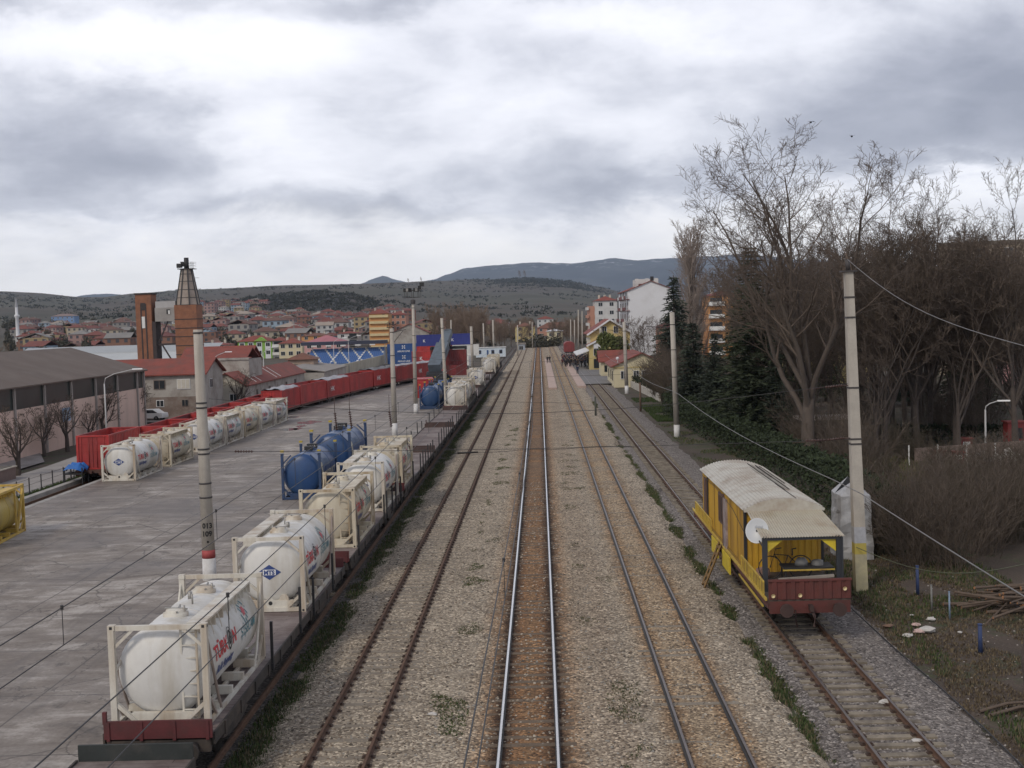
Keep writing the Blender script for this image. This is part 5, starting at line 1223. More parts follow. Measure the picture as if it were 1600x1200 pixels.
b = MB(); b.tube((cx, cy, 22.2), (cx, cy, 24.4), .5, .45, 12); b.b2((cx-1.5, cy-1.2, 22.2), (cx+1.6, cy+1.2, 22.32)); b.box((cx-1.3, cy-.2, 22.9), (.9, .8, .8)); b.box((cx-.8, cy, 23.2), (.5, .5, .9)); b.bar((cx-1.2, cy, 23.6), (cx-.3, cy, 23.3), .15); b.build('head_gear', dark, t)
b = MB()
for k in range(5):
    b.bar((cx+.9+.17*k, cy-.9, 22.3), (cx+.9+.17*k, cy-.9, 23.5), .04)
for z in (22.8, 23.2, 23.5): b.bar((cx+.7, cy-.9, z), (cx+1.6, cy-.9, z), .05); b.bar((cx+1.6, cy-.9, z), (cx+1.6, cy+.9, z), .05)
b.bar((cx+1.4, cy, 20.5), (cx+2.3, cy, 20.5), .06); b.bar((cx+1.9, cy, 18.4), (cx+2.6, cy, 18.4), .06); b.build('guard_rail', dark, t)
# grey shed, stadium, apartments
t = thing('industrial_shed', 'long pale grey roofed shed behind the warehouse and brick tower', 'shed', (-108, 306, 0))
b = MB(); b.b2((-24, -5, -.4), (26, 8, 3.4)); b.build('wall', M('shed_dark_wall', (.06, .065, .07), .8, .2, .5), t)
b = MB(); b.raw([(-24.5, -5.6, 3.3), (26.5, -5.6, 3.3), (26.5, -1, 5.2), (-24.5, -1, 5.2), (26.5, 6, 7.0), (-24.5, 6, 7.0)], [(0, 1, 2, 3)], 0); b.raw([(-24.5, -1, 5.35), (26.5, -1, 5.35), (26.5, 6, 7.0), (-24.5, 6, 7.0)], [(0, 1, 2, 3)], 1); b.b2((-24.5, -1.05, 5.1), (26.5, -.95, 5.36), 0); b.build('roof', [M('shed_roof_light', (.42, .44, .45), .6, .08, .2), M('shed_roof_grey', (.33, .35, .36), .6, .08, .2)], t)
t = thing('stadium_stand', 'stadium stand with blue seats and a dark flat canopy left of the blue containers', 'grandstand', (-52.5, 332, 0))
b = MB(); b.raw([(-10.5, -6, 0), (10, -6, 0), (10, 2, 4.0), (-10.5, 2, 4.0), (-10.5, -6, -.5), (10, -6, -.5), (10, 2, -.5), (-10.5, 2, -.5)], [(0, 1, 2, 3), (4, 5, 1, 0), (5, 6, 2, 1), (7, 4, 0, 3)]); b.build('terrace', M('terrace_grey_blue', (.24, .28, .36), .8, .1, 1), t)
for r in range(8):
    b = MB()
    for k in range(38): b.box((-10+.53*k, -5.7+r*.98, .22+r*.49+.25), (.44, .4, .5), 0 if (k+r) % 7 else 1)
    b.build('seat_row', [M('seat_blue', (.07, .16, .4), .5, .15, 3), whitec], t)
b = MB(); b.b2((-12.5, -2, 5.2), (10.5, 4, 6.1)); b.build('canopy', M('canopy_navy', (.03, .035, .06), .7, .2, .5), t)
b = MB()
for k in range(6): b.bar((-10+4*k, 1.5, 3.5), (-10+4*k, 1.5, 5.3), .18); b.box((-9+4*k, -1.9, 5.0), (1.5, .1, .35)) if k < 5 else None
b.b2((-10.5, 2.0, 3.6), (10, 2.1, 5.2)) if False else None
for x in (-4, 3): b.bar((x, -6, .4), (x+2.5, 2, 4.5), .5, .1)
b.build('white_post', whitec, t)
def flats(label, loc, w, d, storeys, wm, rm, rz=0, sh=2.9, cols=4, roof='hip', face=True, side='', fm=None, bal=(), balm=None, group=None, name='apartment_block', cat='apartment block', rise=1.6, gm=None, chim=2, wh=1.4):
    t = thing(name, label, cat, loc, rz, group); H = storeys*sh; b = MB(); box_wall(b, w, d, H, -6)
    if roof in ('gx', 'gy'):
        if roof == 'gx':
            for s in (-1, 1): b.raw([(s*w/2, -d/2, H), (s*w/2, d/2, H), (s*w/2, 0, H+rise)], [(0, 1, 2)])
        else:
            for s in (-1, 1): b.raw([(-w/2, s*d/2, H), (w/2, s*d/2, H), (0, s*d/2, H+rise)], [(0, 1, 2)])
    b.build('wall', wm, t)
    b = MB()
    if roof == 'hip': hip(b, w, d, H, rise, .5)
    elif roof == 'gx': gable(b, w, d, H, rise, .4, 'x')
    elif roof == 'gy': gable(b, w, d, H, rise, .4, 'y')
    else: b.b2((-w/2-.3, -d/2-.3, H+.003), (w/2+.3, d/2+.3, H+.5))
    o = b.build('roof', rm, t)
    for k in range(chim): b = MB(); b.box((-w/4+w/2*k/max(1, chim-1), .3, H+rise*.75), (.7, .7, 1.8)); b.build('chimney', plcream, o)
    for s in range(storeys):
        z = s*sh+1.6
        for c in range(cols):
            x = -w/2+w*(c+.5)/cols
            if c in bal:
                b = MB(); b.box((x, -d/2-.5, z-1.0), (w/cols*.92, 1.0, .16)); b.box((x, -d/2-.97, z-.5), (w/cols*.92, .08, .9)); b.build('balcony', balm or whitec, t); win(t, (x, -d/2-.03, z), w/cols*.7, 1.9, fm=dark)
            elif face: win(t, (x, -d/2-.03, z), min(1.5, w/cols*.6), wh, fm=fm, gm=gm)
        if side:
            n = max(2, int(d/5)); sg = 1 if side == '+x' else -1
            for c in range(n): win(t, (sg*(w/2+.03), -d/2+d*(c+.5)/n, z), 1.4, wh, side, fm=fm)
    return t
grn = M('plaster_green', (.2, .36, .07), .85, .08, .6); orangew = M('plaster_orange', (.5, .25, .1), .85, .1, .6); pinkp = M('plaster_pink', (.5, .28, .27), .85, .1, .6); yellp = M('plaster_yellow', (.52, .42, .18), .85, .1, .5, dirt=(.4, .33, .2)); creamp = M('plaster_pale_yellow', (.56, .5, .34), .85, .08, .5); salmon = M('plaster_salmon', (.42, .22, .16), .85, .1, .6); whp = M('plaster_white', (.62, .63, .65), .85, .04, .3, dirt=(.5, .5, .5), damt=.25); gwp = M('plaster_offwhite', (.52, .52, .51), .85, .06, .5, dirt=(.38, .37, .36))
t = flats('bright green apartment house with white window columns and red roof, left of centre', (-100.3, 424, -2.6), 8.6, 9, 3, grn, roofred, .05, 2.75, 3, 'gy', cols and True if False else True) if False else None
t = flats('bright green apartment house with white window bays and a red roof', (-98.6, 424, -2.6), 12.0, 9, 3, grn, roofred, .0, 2.75, 4, 'hip', rise=2.0)
for x in (-4.5, -1.5, 1.5, 4.5): b = MB(); b.b2((x-.95, -4.56, .2), (x+.95, -4.5, 8.0)); b.build('window_bay', whp, t)
b = MB(); b.raw([(-.6, -4.8, 8.2), (4.6, -4.8, 8.2), (2.0, -4.8, 9.7), (-.6, -2, 8.2), (4.6, -2, 8.2), (2, -1, 9.7)], [(0, 1, 2), (0, 2, 5, 3), (1, 4, 5, 2)]); b.build('gable_bay', grn, t)
flats('white apartment wing with balconies attached right of the bright green house', (-90.6, 424.4, -2.6), 4.2, 9, 3, gwp, roofred, 0, 2.75, 1, 'hip', bal=(0,), rise=1.2, chim=0)
flats('pinkish cream house right of the green apartment house with two chimneys', (-85.0, 418, -2.8), 8, 9, 3, creamp, roofred, 0, 2.5, 3, 'hip', rise=1.7)
flats('house with a wide pink roof behind the stadium canopy', (-71, 405, -.4), 13, 12, 2, pinkp, M('roof_pink', (.36, .14, .16), .85, .12, .6), 0, 2.6, 4, 'hip', rise=2.4, chim=0)
t = flats('tall orange and cream striped apartment tower behind the stadium', (-67.8, 520, -1), 8.5, 10, 6, orangew, roofred, .0, 2.6, 1, 'hip', face=False, rise=2.2, chim=1)
for k in range(6): b = MB(); b.b2((-4.0, -5.9, k*2.6+1.0), (4.0, -5.0, k*2.6+2.1)); b.build('balcony', M('balcony_cream', (.56, .46, .26), .8, .1, 1), t)
b = MB(); b.box((2, -5.05, 14.6), (1.0, .1, 1.4)); b.build('window', glass, t)
flats('salmon apartment block behind the orange striped tower', (-61.5, 535, -1), 7, 10, 6, salmon, roofred, 0, 2.5, 3, 'hip', rise=1.5)
flats('grey house with a gable roof just right of the orange striped tower', (-46.5, 440, -1), 14, 9, 3, plaster, roofred, 0, 2.6, 2, 'gy', face=False, rise=3.2, chim=0)
flats('white house with dark balconies left of the orange striped tower', (-83, 530, -1.5), 9, 9, 3, gwp, roofred, 0, 2.7, 2, 'hip', bal=(1,), balm=dark, rise=1)
flats('orange brick house left of the white house with dark balconies', (-96, 525, -1.5), 12, 10, 3, orangew, roofbr, 0, 2.5, 3, 'hip', rise=1.2)
flats('pink small house left of the bright green apartment house', (-114, 430, -2.5), 9, 9, 3, pinkp, roofred, 0, 2.4, 2, 'hip', rise=1.2)
t = thing('minaret', 'slender white minaret rising on the far left', 'minaret', (-302.6, 700, 2)); b = MB(); b.lathe([(1.5, -4), (1.4, 6), (1.0, 7), (.95, 18), (1.4, 18.6), (1.4, 19.6), (.8, 19.7), (.8, 24)], 'z', (0, 0, 0), 14); b.build('shaft', whp, t); b = MB(); b.lathe([(.95, 24), (.02, 30)], 'z', (0, 0, 0), 14); b.build('spire', M('lead_grey', (.3, .3, .32), .6), t)
# right side buildings
t = thing('station_building', 'yellow two storey station building with white eaves beside the platform crowd', 'station', (14.75, 262, -.1))
b = MB(); b.b2((-4.1, -8, -.4), (4.1, 14, 7.6)); b.raw([(-4.1, -8, 7.6), (4.1, -8, 7.6), (0, -8, 10.2)], [(0, 1, 2)]); b.b2((-4.6, -12, -.4), (3.2, -7.99, 5.2)); b.raw([(-4.6, -12, 5.2), (3.2, -12, 5.2), (-.7, -12, 7.0)], [(0, 1, 2)]); b.build('wall', yellp, t)
b = MB(); gable(b, 8.2, 22, 7.6, 2.6, .7, 'y'); o = b.build('roof', roofred, t); o.location = (0, 3, 0); b = MB(); gable(b, 7.8, 4, 5.2, 1.8, .5, 'y'); o = b.build('porch_roof', roofred, t); o.location = (-.7, -10, 0)
for (cx, cy, w, z, r, ov) in ((0, -8.75, 4.1, 7.6, 2.6, .75), (-.7, -12.55, 3.9, 5.2, 1.8, .55)):
    b = MB()
    for s in (-1, 1): b.bar((cx+s*(w+ov), cy, z-ov*r/w), (cx, cy, z+r+.05), .12, .34)
    b.build('white_bargeboard', whp, t)
b = MB(); b.prism([(-7.2, 3.0), (-4.5, 3.9), (-4.5, 4.05), (-7.2, 3.2)], -11, 12, 0, 'y'); b.build('platform_canopy', whp, t)
for x, z, w in ((-1.2, 8.1, 1.0), (1.2, 8.1, 1.0), (-2.2, 6.0, 1.0)): win(t, (x, -8.04, z), w, 1.5)
for x in (-3.2, 0, 2.2): win(t, (x, -12.04, 3.6), 1.1, 1.5)
for x in (-3.2, 1.4): win(t, (x, -12.04, 1.3), 1.1, 1.9, fm=dark)
for y in (-5, -1, 3, 7, 11): win(t, (-4.14, y, 5.6), 1.0, 1.6, '-x'); win(t, (-4.14, y, 1.5), 1.1, 2.0, '-x', fm=dark)
b = MB(); b.box((-2.9, -12.2, 4.9), (1.6, .25, 1.0)); b.build('balcony_box', whp, t)
t = thing('cottage', 'low pale yellow house with a red roof behind the station garden', 'house', (15.9, 200, -.1))
b = MB(); b.b2((-4.4, -9, -.4), (4.4, 9, 3.1)); b.raw([(-4.4, -9, 3.1), (4.4, -9, 3.1), (0, -9, 5.0)], [(0, 1, 2)]); b.build('wall', creamp, t)
b = MB(); gable(b, 8.8, 18, 3.1, 1.9, .45, 'y'); b.build('roof', roofred, t)
b = MB(); b.b2((-4.5, -9.08, 2.75), (4.5, -9.0, 2.95)); b.build('string_course', yellp, t)
for x in (-2.9, -.9, .4, 2.6): win(t, (x, -9.04, 1.7), .9, 1.3)
for y in (-6.5, -2, 4): win(t, (-4.43, y, 1.5), .9, 1.5, '-x', fm=dark)
t = thing('cottage', 'small red roofed outbuilding between the station and the low yellow house', 'house', (13.6, 226, -.1)); b = MB(); box_wall(b, 5, 7, 2.8); b.build('wall', creamp, t); b = MB(); gable(b, 5, 7, 2.8, 1.7, .5, 'x'); b.build('roof', roofred, t); win(t, (-1.5, -3.53, 1.4), .8, 1.2, fm=dark)
t = flats('apartment block with a huge blank white gable wall and red roof', (30.4, 352, -1), 11.6, 44, 6, whp, roofred, 0, 3.1, 1, 'gy', face=False, rise=2.3, chim=0)
for k in range(6):
    for j in range(6):
        y = -20+j*6.6; z = k*3.1+.6
        b = MB(); b.b2((-7.1, y-2.3, z), (-5.8, y+2.3, z+.16)); b.b2((-7.1, y-2.3, z), (-7.0, y+2.3, z+1.0)); b.build('balcony', M('balcony_maroon', (.17, .06, .06), .8, .15, 1) if (j+k) % 3 else gwp, t)
        win(t, (-5.83, y, z+1.4), 2.6, 1.9, '-x', fm=dark)
for y in (-21.4, -18.4): b = MB(); b.b2((-6.1, y-.4, -1), (-5.79, y+.4, 18.6)); b.build('pilaster', whp, t)
b = MB()
for x, y in ((-3.5, -19), (-.8, -20), (1.6, -20.5), (-3, -5)): b.box((x, y, 20.6), (.9, .9, 2.2)); 
b.b2((-3.4, -15, 20.4), (2.8, -8, 21.7)); b.build('rooftop_box', gwp, t); b = MB(); b.box((.6, -19.5, 21.6), (.9, 1.0, 1.2)); b.build('water_tank', dark, t)
t = flats('off-white apartment block with a salmon side, left of the blank white gable', (23.2, 428, -1), 7.6, 16, 6, gwp, roofred, 0, 2.85, 2, 'hip', side='-x', rise=1.6, chim=3)
b = MB(); b.b2((-5.9, -6, -1), (-3.83, 8, 15.4)); b.build('salmon_bay', salmon, t)
for k in range(6): b = MB(); b.b2((-6.6, -6.8, k*2.7+.5), (-5.92, 6, k*2.7+1.5)); b.build('balcony', gwp if k % 2 else salmon, t)
flats('orange apartment block with a red roof behind the tall poplars', (45.5, 305, 0), 8.5, 12, 5, orangew, roofred, 0, 3.0, 2, 'hip', bal=(0,), rise=1.3, chim=1)
t = flats('large plain tan block with a flat roof behind the trees at the right edge', (76, 205, 0), 17, 14, 7, M('plaster_tan', (.33, .28, .22), .9, .1, .4), M('flat_roof_dark', (.16, .14, .12), .9), -.35, 2.95, 4, 'flat', chim=0)
flats('pink house with a red roof in front of the tan block, behind the right trees', (74, 175, 0), 16, 10, 5, pinkp, roofred, -.2, 2.9, 4, 'hip', rise=2.2, chim=1)
flats('yellow house behind the bare trees on the right', (44, 190, 0), 12, 10, 4, yellp, roofred, -.1, 2.9, 3, 'hip', rise=1.8, chim=1)
flats('small maroon roofed house beside the blank white gable', (33.5, 300, -1), 9, 9, 3, salmon, M('roof_maroon', (.13, .045, .045), .85, .2, .8), 0, 2.9, 2, 'hip', rise=2.2, chim=2)
# far centre
flats('pale yellow house with a white roof beyond the far end of the tracks', (6.5, 520, -1), 6.5, 8, 2, creamp, whp, 0, 3.0, 2, 'hip', rise=1, chim=0, name='house', cat='house')
flats('small grey hut left of the far end of the shiny track', (-6.5, 425, -1), 2.8, 3, 1, M('hut_grey_blue', (.3, .34, .4), .8, .1, 1), M('roof_grey', (.24, .22, .2)), 0, 2.8, 1, 'flat', chim=0, name='hut', cat='hut')
flats('ochre house left of the far end of the tracks among bare trees', (-6.5, 560, -1), 9, 9, 3, yellp, roofbr, 0, 2.7, 2, 'hip', rise=1.8, name='house', cat='house')
flats('wide red roofed house far behind the end of the tracks', (9, 660, 0), 20, 12, 2, salmon, roofbr, 0, 2.6, 5, 'hip', rise=3, name='house', cat='house')
for px, Y, w, lb in ((775, 760, 16, 'far red roofed house with white walls above the left poplar row'), (852, 900, 12, 'small far white house at the foot of the middle hill'), (700, 700, 14, 'far pink house behind the bare poplar row')):
    p = D(px, 500, Y); flats(lb, (p.x, Y, hill_z(p.x, Y)), w, 10, 2, pinkp if 'pink' in lb else gwp, roofred, 0, 3, 3, 'hip', rise=2, name='house', cat='house', chim=0)
# red freight car on the far siding
t = thing('freight_car', 'dull red covered freight car standing far down the siding behind the crowd', 'railway wagon', (8.3, 341, 0))
b = MB(); b.prism([(-1.45, 1.1), (1.45, 1.1), (1.45, 3.4), (.9, 3.85), (0, 4.0), (-.9, 3.85), (-1.45, 3.4)], 0, 11, 0, 'y'); 
for x in (-1.2, -.4, .4, 1.2): b.box((x, -.04, 2.25), (.09, .06, 2.3))
b.build('body', M('freight_red', (.22, .045, .045), .75, .2, 1, dirt=(.12, .04, .04)), t); b = MB(); b.box((0, 5.5, 1.0), (2.6, 10.8, .25)); buffers(b, 0, -1, 0, 1.0); b.build('underframe', dark, t)
for y in (2, 9):
    for x in (-.76, .76): b = MB(); b.lathe([(.05, -.06), (.45, -.06), (.45, .06), (.05, .06)], 'x', (x, y, .45), 14); b.build('wheel', wheelm, t)
# ------------------------------------------------------------------ hillside town
WALLS = {'white': M('far_white', (0.400, 0.400, 0.392), .9, .08, .3), 'cream': M('far_cream', (0.384, 0.336, 0.256), .9, .08, .3), 'pink': M('far_pink', (0.304, 0.200, 0.184), .9, .08, .3), 'grey': M('far_grey', (0.240, 0.228, 0.216), .9, .1, .3), 'brick': M('far_brick', (0.208, 0.112, 0.080), .9, .1, .3), 'pale blue': M('far_blue', (0.240, 0.304, 0.368), .9, .08, .3), 'ochre': M('far_ochre', (0.320, 0.248, 0.144), .9, .08, .3)}
ROOFS = {'red': M('far_roof_red', (0.160, 0.056, 0.045), .9, .15, .3), 'dark red': M('far_roof_dark', (0.128, 0.048, 0.042), .9, .15, .3), 'grey': M('far_roof_grey', (.2, .19, .18), .8, .15, .3), 'pale': M('far_roof_pale', (.3, .25, .21), .8, .15, .3), 'brown': M('far_roof_brown', (0.136, 0.076, 0.060), .9, .15, .3)}
darkw = MF('far_window', (.05, .05, .06), .4)
protos = {}
def far_house(wn, rn, st, loc, rz, sc_, label, group):
    key = (wn, rn, st)
    if key not in protos:
        w, d, h = 11, 9, 3.0*st; b = MB(); box_wall(b, w, d, h, -4)
        for s in range(st):
            for c in range(3):
                x = -w/2+w*(c+.5)/3; b.box((x, -d/2-.02, s*3+1.6), (1.5, .06, 1.5), 1)
            for c in range(2):
                for sg in (-1, 1): b.box((sg*(w/2+.02), -d/4+d/2*c, s*3+1.6), (.06, 1.4, 1.4), 1)
            if st > 2 and s: b.box((w/4, -d/2-.5, s*3+.2), (w/2.2, 1.0, .9), 0)
        o = b.build('house', [WALLS[wn], darkw]); b = MB(); (hip(b, w, d, h, 2.1 if st < 4 else 1.2, .5) if len(protos) % 3 else gable(b, w, d, h, 2.0, .45, 'x' if len(protos) % 2 else 'y')); rf_ = b.build('roof', ROOFS[rn], o); b = MB(); b.box((2.2, .8, h+1.7), (.7, .7, 1.9)); b.build('chimney', WALLS['grey'], rf_); protos[key] = o; tag(o, label, 'house', group)
    else: o = dup(protos[key], loc, None, label, group)
    o.location = loc; o.rotation_euler = (0, 0, rz); o.scale = (sc_,)*3
placed = []
r2 = random.Random(11)
def town(n, pxr, Yr, reg, stw, walls):
    k = tries = 0
    while k < n and tries < n*40:
        tries += 1; px = r2.uniform(*pxr); Y = Yr[0]+(Yr[1]-Yr[0])*r2.random()**1.1; X = (px-842)/1900*Y
        if any((X-a)**2+(Y-b_)**2 < 14.5**2 for a, b_ in placed): continue
        placed.append((X, Y)); z = hill_z(X, Y); wn = r2.choice(walls); rn = r2.choice(['red', 'red', 'red', 'red', 'dark red', 'dark red', 'brown', 'brown', 'grey', 'pale']); st = r2.choice(stw)
        size = {1: 'one-storey', 2: 'two-storey', 3: 'three-storey', 4: 'tall'}[st]
        far_house(wn, rn, st, (X, Y, z), r2.uniform(-.35, .35), r2.uniform(.78, 1.12), '%s %s house with %s roof %s' % (size, wn, rn, reg), 'houses '+reg); k += 1
W1 = ['white', 'cream', 'pink', 'pink', 'grey', 'brick', 'brick', 'ochre', 'pale blue', 'grey']
town(66, (28, 205), (560, 1150), 'on the slope left of the brick tower', (1, 2, 2, 2), W1)
town(98, (238, 470), (560, 1250), 'on the slope right of the brick tower', (1, 2, 2, 3), W1)
town(56, (470, 640), (600, 1150), 'at the foot of the dark scrub hill', (1, 2, 2, 3), W1)
town(34, (295, 425), (1250, 1800), 'high on the slope behind the brick tower', (2, 3, 3, 4), ['white', 'white', 'cream', 'pink', 'pale blue', 'ochre'])
town(10, (640, 800), (620, 1000), 'in the valley behind the container stacks', (1, 2, 2), W1)
t = flats('long blue school building on the far left hillside', (D(102, 500, 1150).x, 1150, hill_z(D(102, 500, 1150).x, 1150)), 22, 12, 3, M('plaster_blue', (.16, .25, .42), .85, .1, .3), M('roof_dull', (.2, .15, .14)), 0, 3, 5, 'hip', rise=2.5, chim=0)
# ------------------------------------------------------------------ trees
bark = M('bark_grey_brown', (.088, .07, .058), .95, .25, 2, .3); barkd = M('bark_dark', (.075, .06, .052), .95, .3, 2, .3); twigm = M('twig_brown', (.125, .096, .076), .95, .2, 1); twigr = M('twig_reddish', (.1, .077, .059), .95, .2, 1); twigp = M('twig_pale', (.25, .205, .175), .95, .2, 1); shrubm = M('shrub_stem', (.072, .058, .038), .95, .3, 1)
def rv(r): return Vector((r.gauss(0, 1), r.gauss(0, 1), r.gauss(0, 1))).normalized()
def seg(b, p, q, r0, r1, n):
    d = (q-p).normalized(); u = Vector((0, 0, 1)) if abs(d.z) < .9 else Vector((1, 0, 0)); a = d.cross(u).normalized(); c = d.cross(a)
    vs = [o+a*(r*math.cos(2*PI*k/n))+c*(r*math.sin(2*PI*k/n)) for o, r in ((p, r0), (q, r1)) for k in range(n)]
    b.raw(vs, [(k, (k+1) % n, n+(k+1) % n, n+k) for k in range(n)], 0, True)
def grow(bt, bc, r, p, d, L, rad, lv, P):
    maxlv = P['lv']; ns = P['segs'][lv]; b = bt if lv <= P['trunk_lv'] else bc; n = (8, 6, 5, 3, 3, 3)[lv]; r0 = rad; kids_ = P['kids'][lv]
    pts = [p.copy()]; dirs = []
    for i in range(ns):
        d = (d+rv(r)*P['wig'][lv]+Vector((0, 0, P['up'][lv]))).normalized(); q = p+d*(L/ns); r1 = max(P['rmin'], rad*(1-.8*(i+1)/ns)) if lv else rad*(1-.35*(i+1)/ns)
        seg(b, p, q, r0, r1, n); p = q; r0 = r1; pts.append(p.copy()); dirs.append(d.copy())
        if lv < maxlv and i >= P['first'][lv]:
            c = kids_*(1 if i < ns-1 else 1.4); c = int(c)+(1 if r.random() < c-int(c) else 0)
            for _ in range(c):
                ax = d.cross(rv(r)).normalized(); an = math.radians(r.uniform(*P['ang'][lv])); nd = (d*math.cos(an)+ax*math.sin(an)).normalized()
                f = r.uniform(.75, 1.15)*P['len'][lv]*(1-.45*i/ns if lv else 1); o = pts[-2].lerp(p, r.random())
                grow(bt, bc, r, o, nd, L*f if lv else P['limb']*r.uniform(.8, 1.1), max(P['rmin'], r1*P['rk']), lv+1, P)
def tree_proto(name, seed, H, P, mt, mc, label, cat='tree', group=None, tr=.3):
    r = random.Random(seed); bt, bc = MB(), MB(); t = thing(name, label, cat, group=group)
    grow(bt, bc, r, Vector((0, 0, -.4)), Vector((P.get('lean', 0), 0, 1)).normalized(), P['trunk'], tr, 0, P)
    bt.build('trunk', mt, t, fix=False); bc.build('crown', mc, t, fix=False); return t
PV = dict(lv=4, trunk_lv=1, segs=(4, 8, 6, 4, 3), kids=(3.4, 1.9, 2.0, 2.2, 0), wig=(.06, .16, .2, .25, .3), up=(0, .085, .07, .07, .05), first=(2, 2, 1, 1, 9), ang=((16, 40), (25, 60), (25, 65), (25, 70), (0, 0)), len=(1, .46, .46, .5, .5), rk=.6, rmin=.0115, trunk=7.5, limb=17.5)
big = tree_proto('bare_tree', 4, 24, PV, bark, twigm, 'tallest bare tree, its spreading crown against the sky above the hedge', group=None, tr=.55)
big.location = (19.3, 88.5, -.3); big.scale = (1.0, 1.0, .885)
P2_ = dict(PV, trunk=5.5, limb=13.5, kids=(3.0, 1.7, 1.9, 2.0, 0)); P3_ = dict(PV, trunk=3.5, limb=9.0, rmin=.013, kids=(2.8, 1.6, 1.8, 1.9, 0), up=(0, .08, .08, .08, .05))
gT = 'bare trees on the right of the railway'
t2 = tree_proto('bare_tree', 9, 20, P2_, barkd, twigr, 'broad bare tree directly right of the tallest one, its crown overlapping it', group=gT, tr=.3); t2.location = (27.0, 98, -.3)
t3 = tree_proto('bare_tree', 15, 12, P3_, barkd, twigm, 'bare tree behind the hedge among the dark trunks', group=gT, tr=.17); t3.location = (21.5, 107, -.3)
for (px, Y, src, s, lb, rz) in [(1432, 96, t2, .98, 'bare tree between the broad one and the right edge', 1.2), (1585, 92, t2, .98, 'dark trunked bare tree with an open crown near the right edge', 2.4), (1340, 112, t2, .95, 'bare tree behind the tall square pole', 4.0), (1500, 120, t2, .8, 'bare tree in front of the tan block at right', 5.2)]:
    dup(src, (D(px, 600, Y).x, Y, -.3), rz, lb, gT, s)
r3 = random.Random(5)
for i in range(46):
    px = 1185+(1615-1185)*((i*.618) % 1); Y = r3.uniform(92, 185); px += r3.uniform(-10, 12)
    dup([t3, t3, t2][i % 3], (D(px, 600, Y).x, Y, -.3), r3.uniform(0, 6), 'bare brown tree in the tangle of trees behind the hedge on the right', 'tangle of bare trees on the right', r3.uniform(.95, 1.4) if i % 3 < 2 else r3.uniform(.62, .95))
PP = dict(lv=3, trunk_lv=0, segs=(14, 6, 4, 2), kids=(3.4, 1.9, 1.9, 0), wig=(.02, .07, .12, .2), up=(.02, .1, .1, .08), first=(1, 1, 1, 9), ang=((14, 26), (14, 30), (15, 40), (0, 0)), len=(1, .45, .5, .5), rk=.45, rmin=.014, trunk=23.0, limb=6.0)
pop = tree_proto('poplar_tree', 3, 24, PP, bark, twigp, 'tall bare columnar poplar, left one behind the conifers', 'poplar', 'tall poplars on the right', .32); pop.location = (D(1077, 560, 232).x, 232, -.3); pop.scale = (1.6, 1.6, 1)
dup(pop, (D(1094, 560, 238).x, 238, -.3), 2.0, 'tall bare columnar poplar, right one behind the conifers', 'tall poplars on the right', (1.6, 1.6, 1.02))
# shrubs
def shrub_proto(seed, H, n, m, name, label, group):
    r = random.Random(seed); b = MB()
    for _ in range(n):
        p = Vector((r.gauss(0, .35), r.gauss(0, .35), -.2)); d = Vector((r.gauss(0, .38), r.gauss(0, .38), 1)).normalized(); L = H*r.uniform(.6, 1.05); rad = .02; k = 5
        for i in range(k):
            d = (d+rv(r)*.13).normalized(); q = p+d*L/k; seg(b, p, q, rad, rad*.75, 3); rad *= .78
            if i > 0:
                for _ in range(3):
                    e = (d+rv(r)*.7).normalized(); l = L*r.uniform(.12, .3); m1 = p.lerp(q, r.random()); m2 = m1+e*l*.6; m3 = m2+(e+rv(r)*.4).normalized()*l*.5
                    seg(b, m1, m2, .011, .009, 3); seg(b, m2, m3, .009, .006, 3)
                    for _ in range(2): seg(b, m2, m2+(e+rv(r)*.8).normalized()*l*.4, .007, .005, 3)
            p = q
    o = b.build(name, m, fix=False); return tag(o, label, 'shrub', group)
gS = 'brown leafless shrubs beside the wood pile'
s1 = shrub_proto(2, 3.4, 46, shrubm, 'bare_shrub', 'leafless brown shrub in the thicket right of the tall square pole', gS); s2 = shrub_proto(8, 4.2, 40, twigr, 'bare_shrub', 'leafless brown shrub in the thicket right of the tall square pole', gS)
s1.location = G(1400, 860, -.36); s2.location = G(1450, 840, -.36)
for i in range(52):
    px = r3.uniform(1362, 1640); py = r3.uniform(735, 905)
    if px > 1500 and py > 870: py -= 60
    dup(s1 if i % 2 else s2, G(px, py, -.36), r3.uniform(0, 6), None, None, r3.uniform(.7, 1.1)*(1 if py > 830 else .72))
gS2 = 'brown shrubs by the low yellow house'
for i in range(40):
    px = r3.uniform(1000, 1130); Y = r3.uniform(138, 186)
    dup(s1 if i % 2 else s2, (max(16.6, D(px, 600, Y).x), Y, -.36), r3.uniform(0, 6), 'leafless brown shrub in the thicket beside the low yellow house', gS2, r3.uniform(1.1, 1.75))
for i in range(26):
    px = r3.uniform(1130, 1600); Y = r3.uniform(78, 130)
    dup(s1 if i % 2 else s2, (max(20.5, D(px, 640, Y).x), Y, -.36), r3.uniform(0, 6), 'leafless brown shrub growing under the bare trees behind the hedge', 'undergrowth under the right trees', r3.uniform(.7, 1.3))
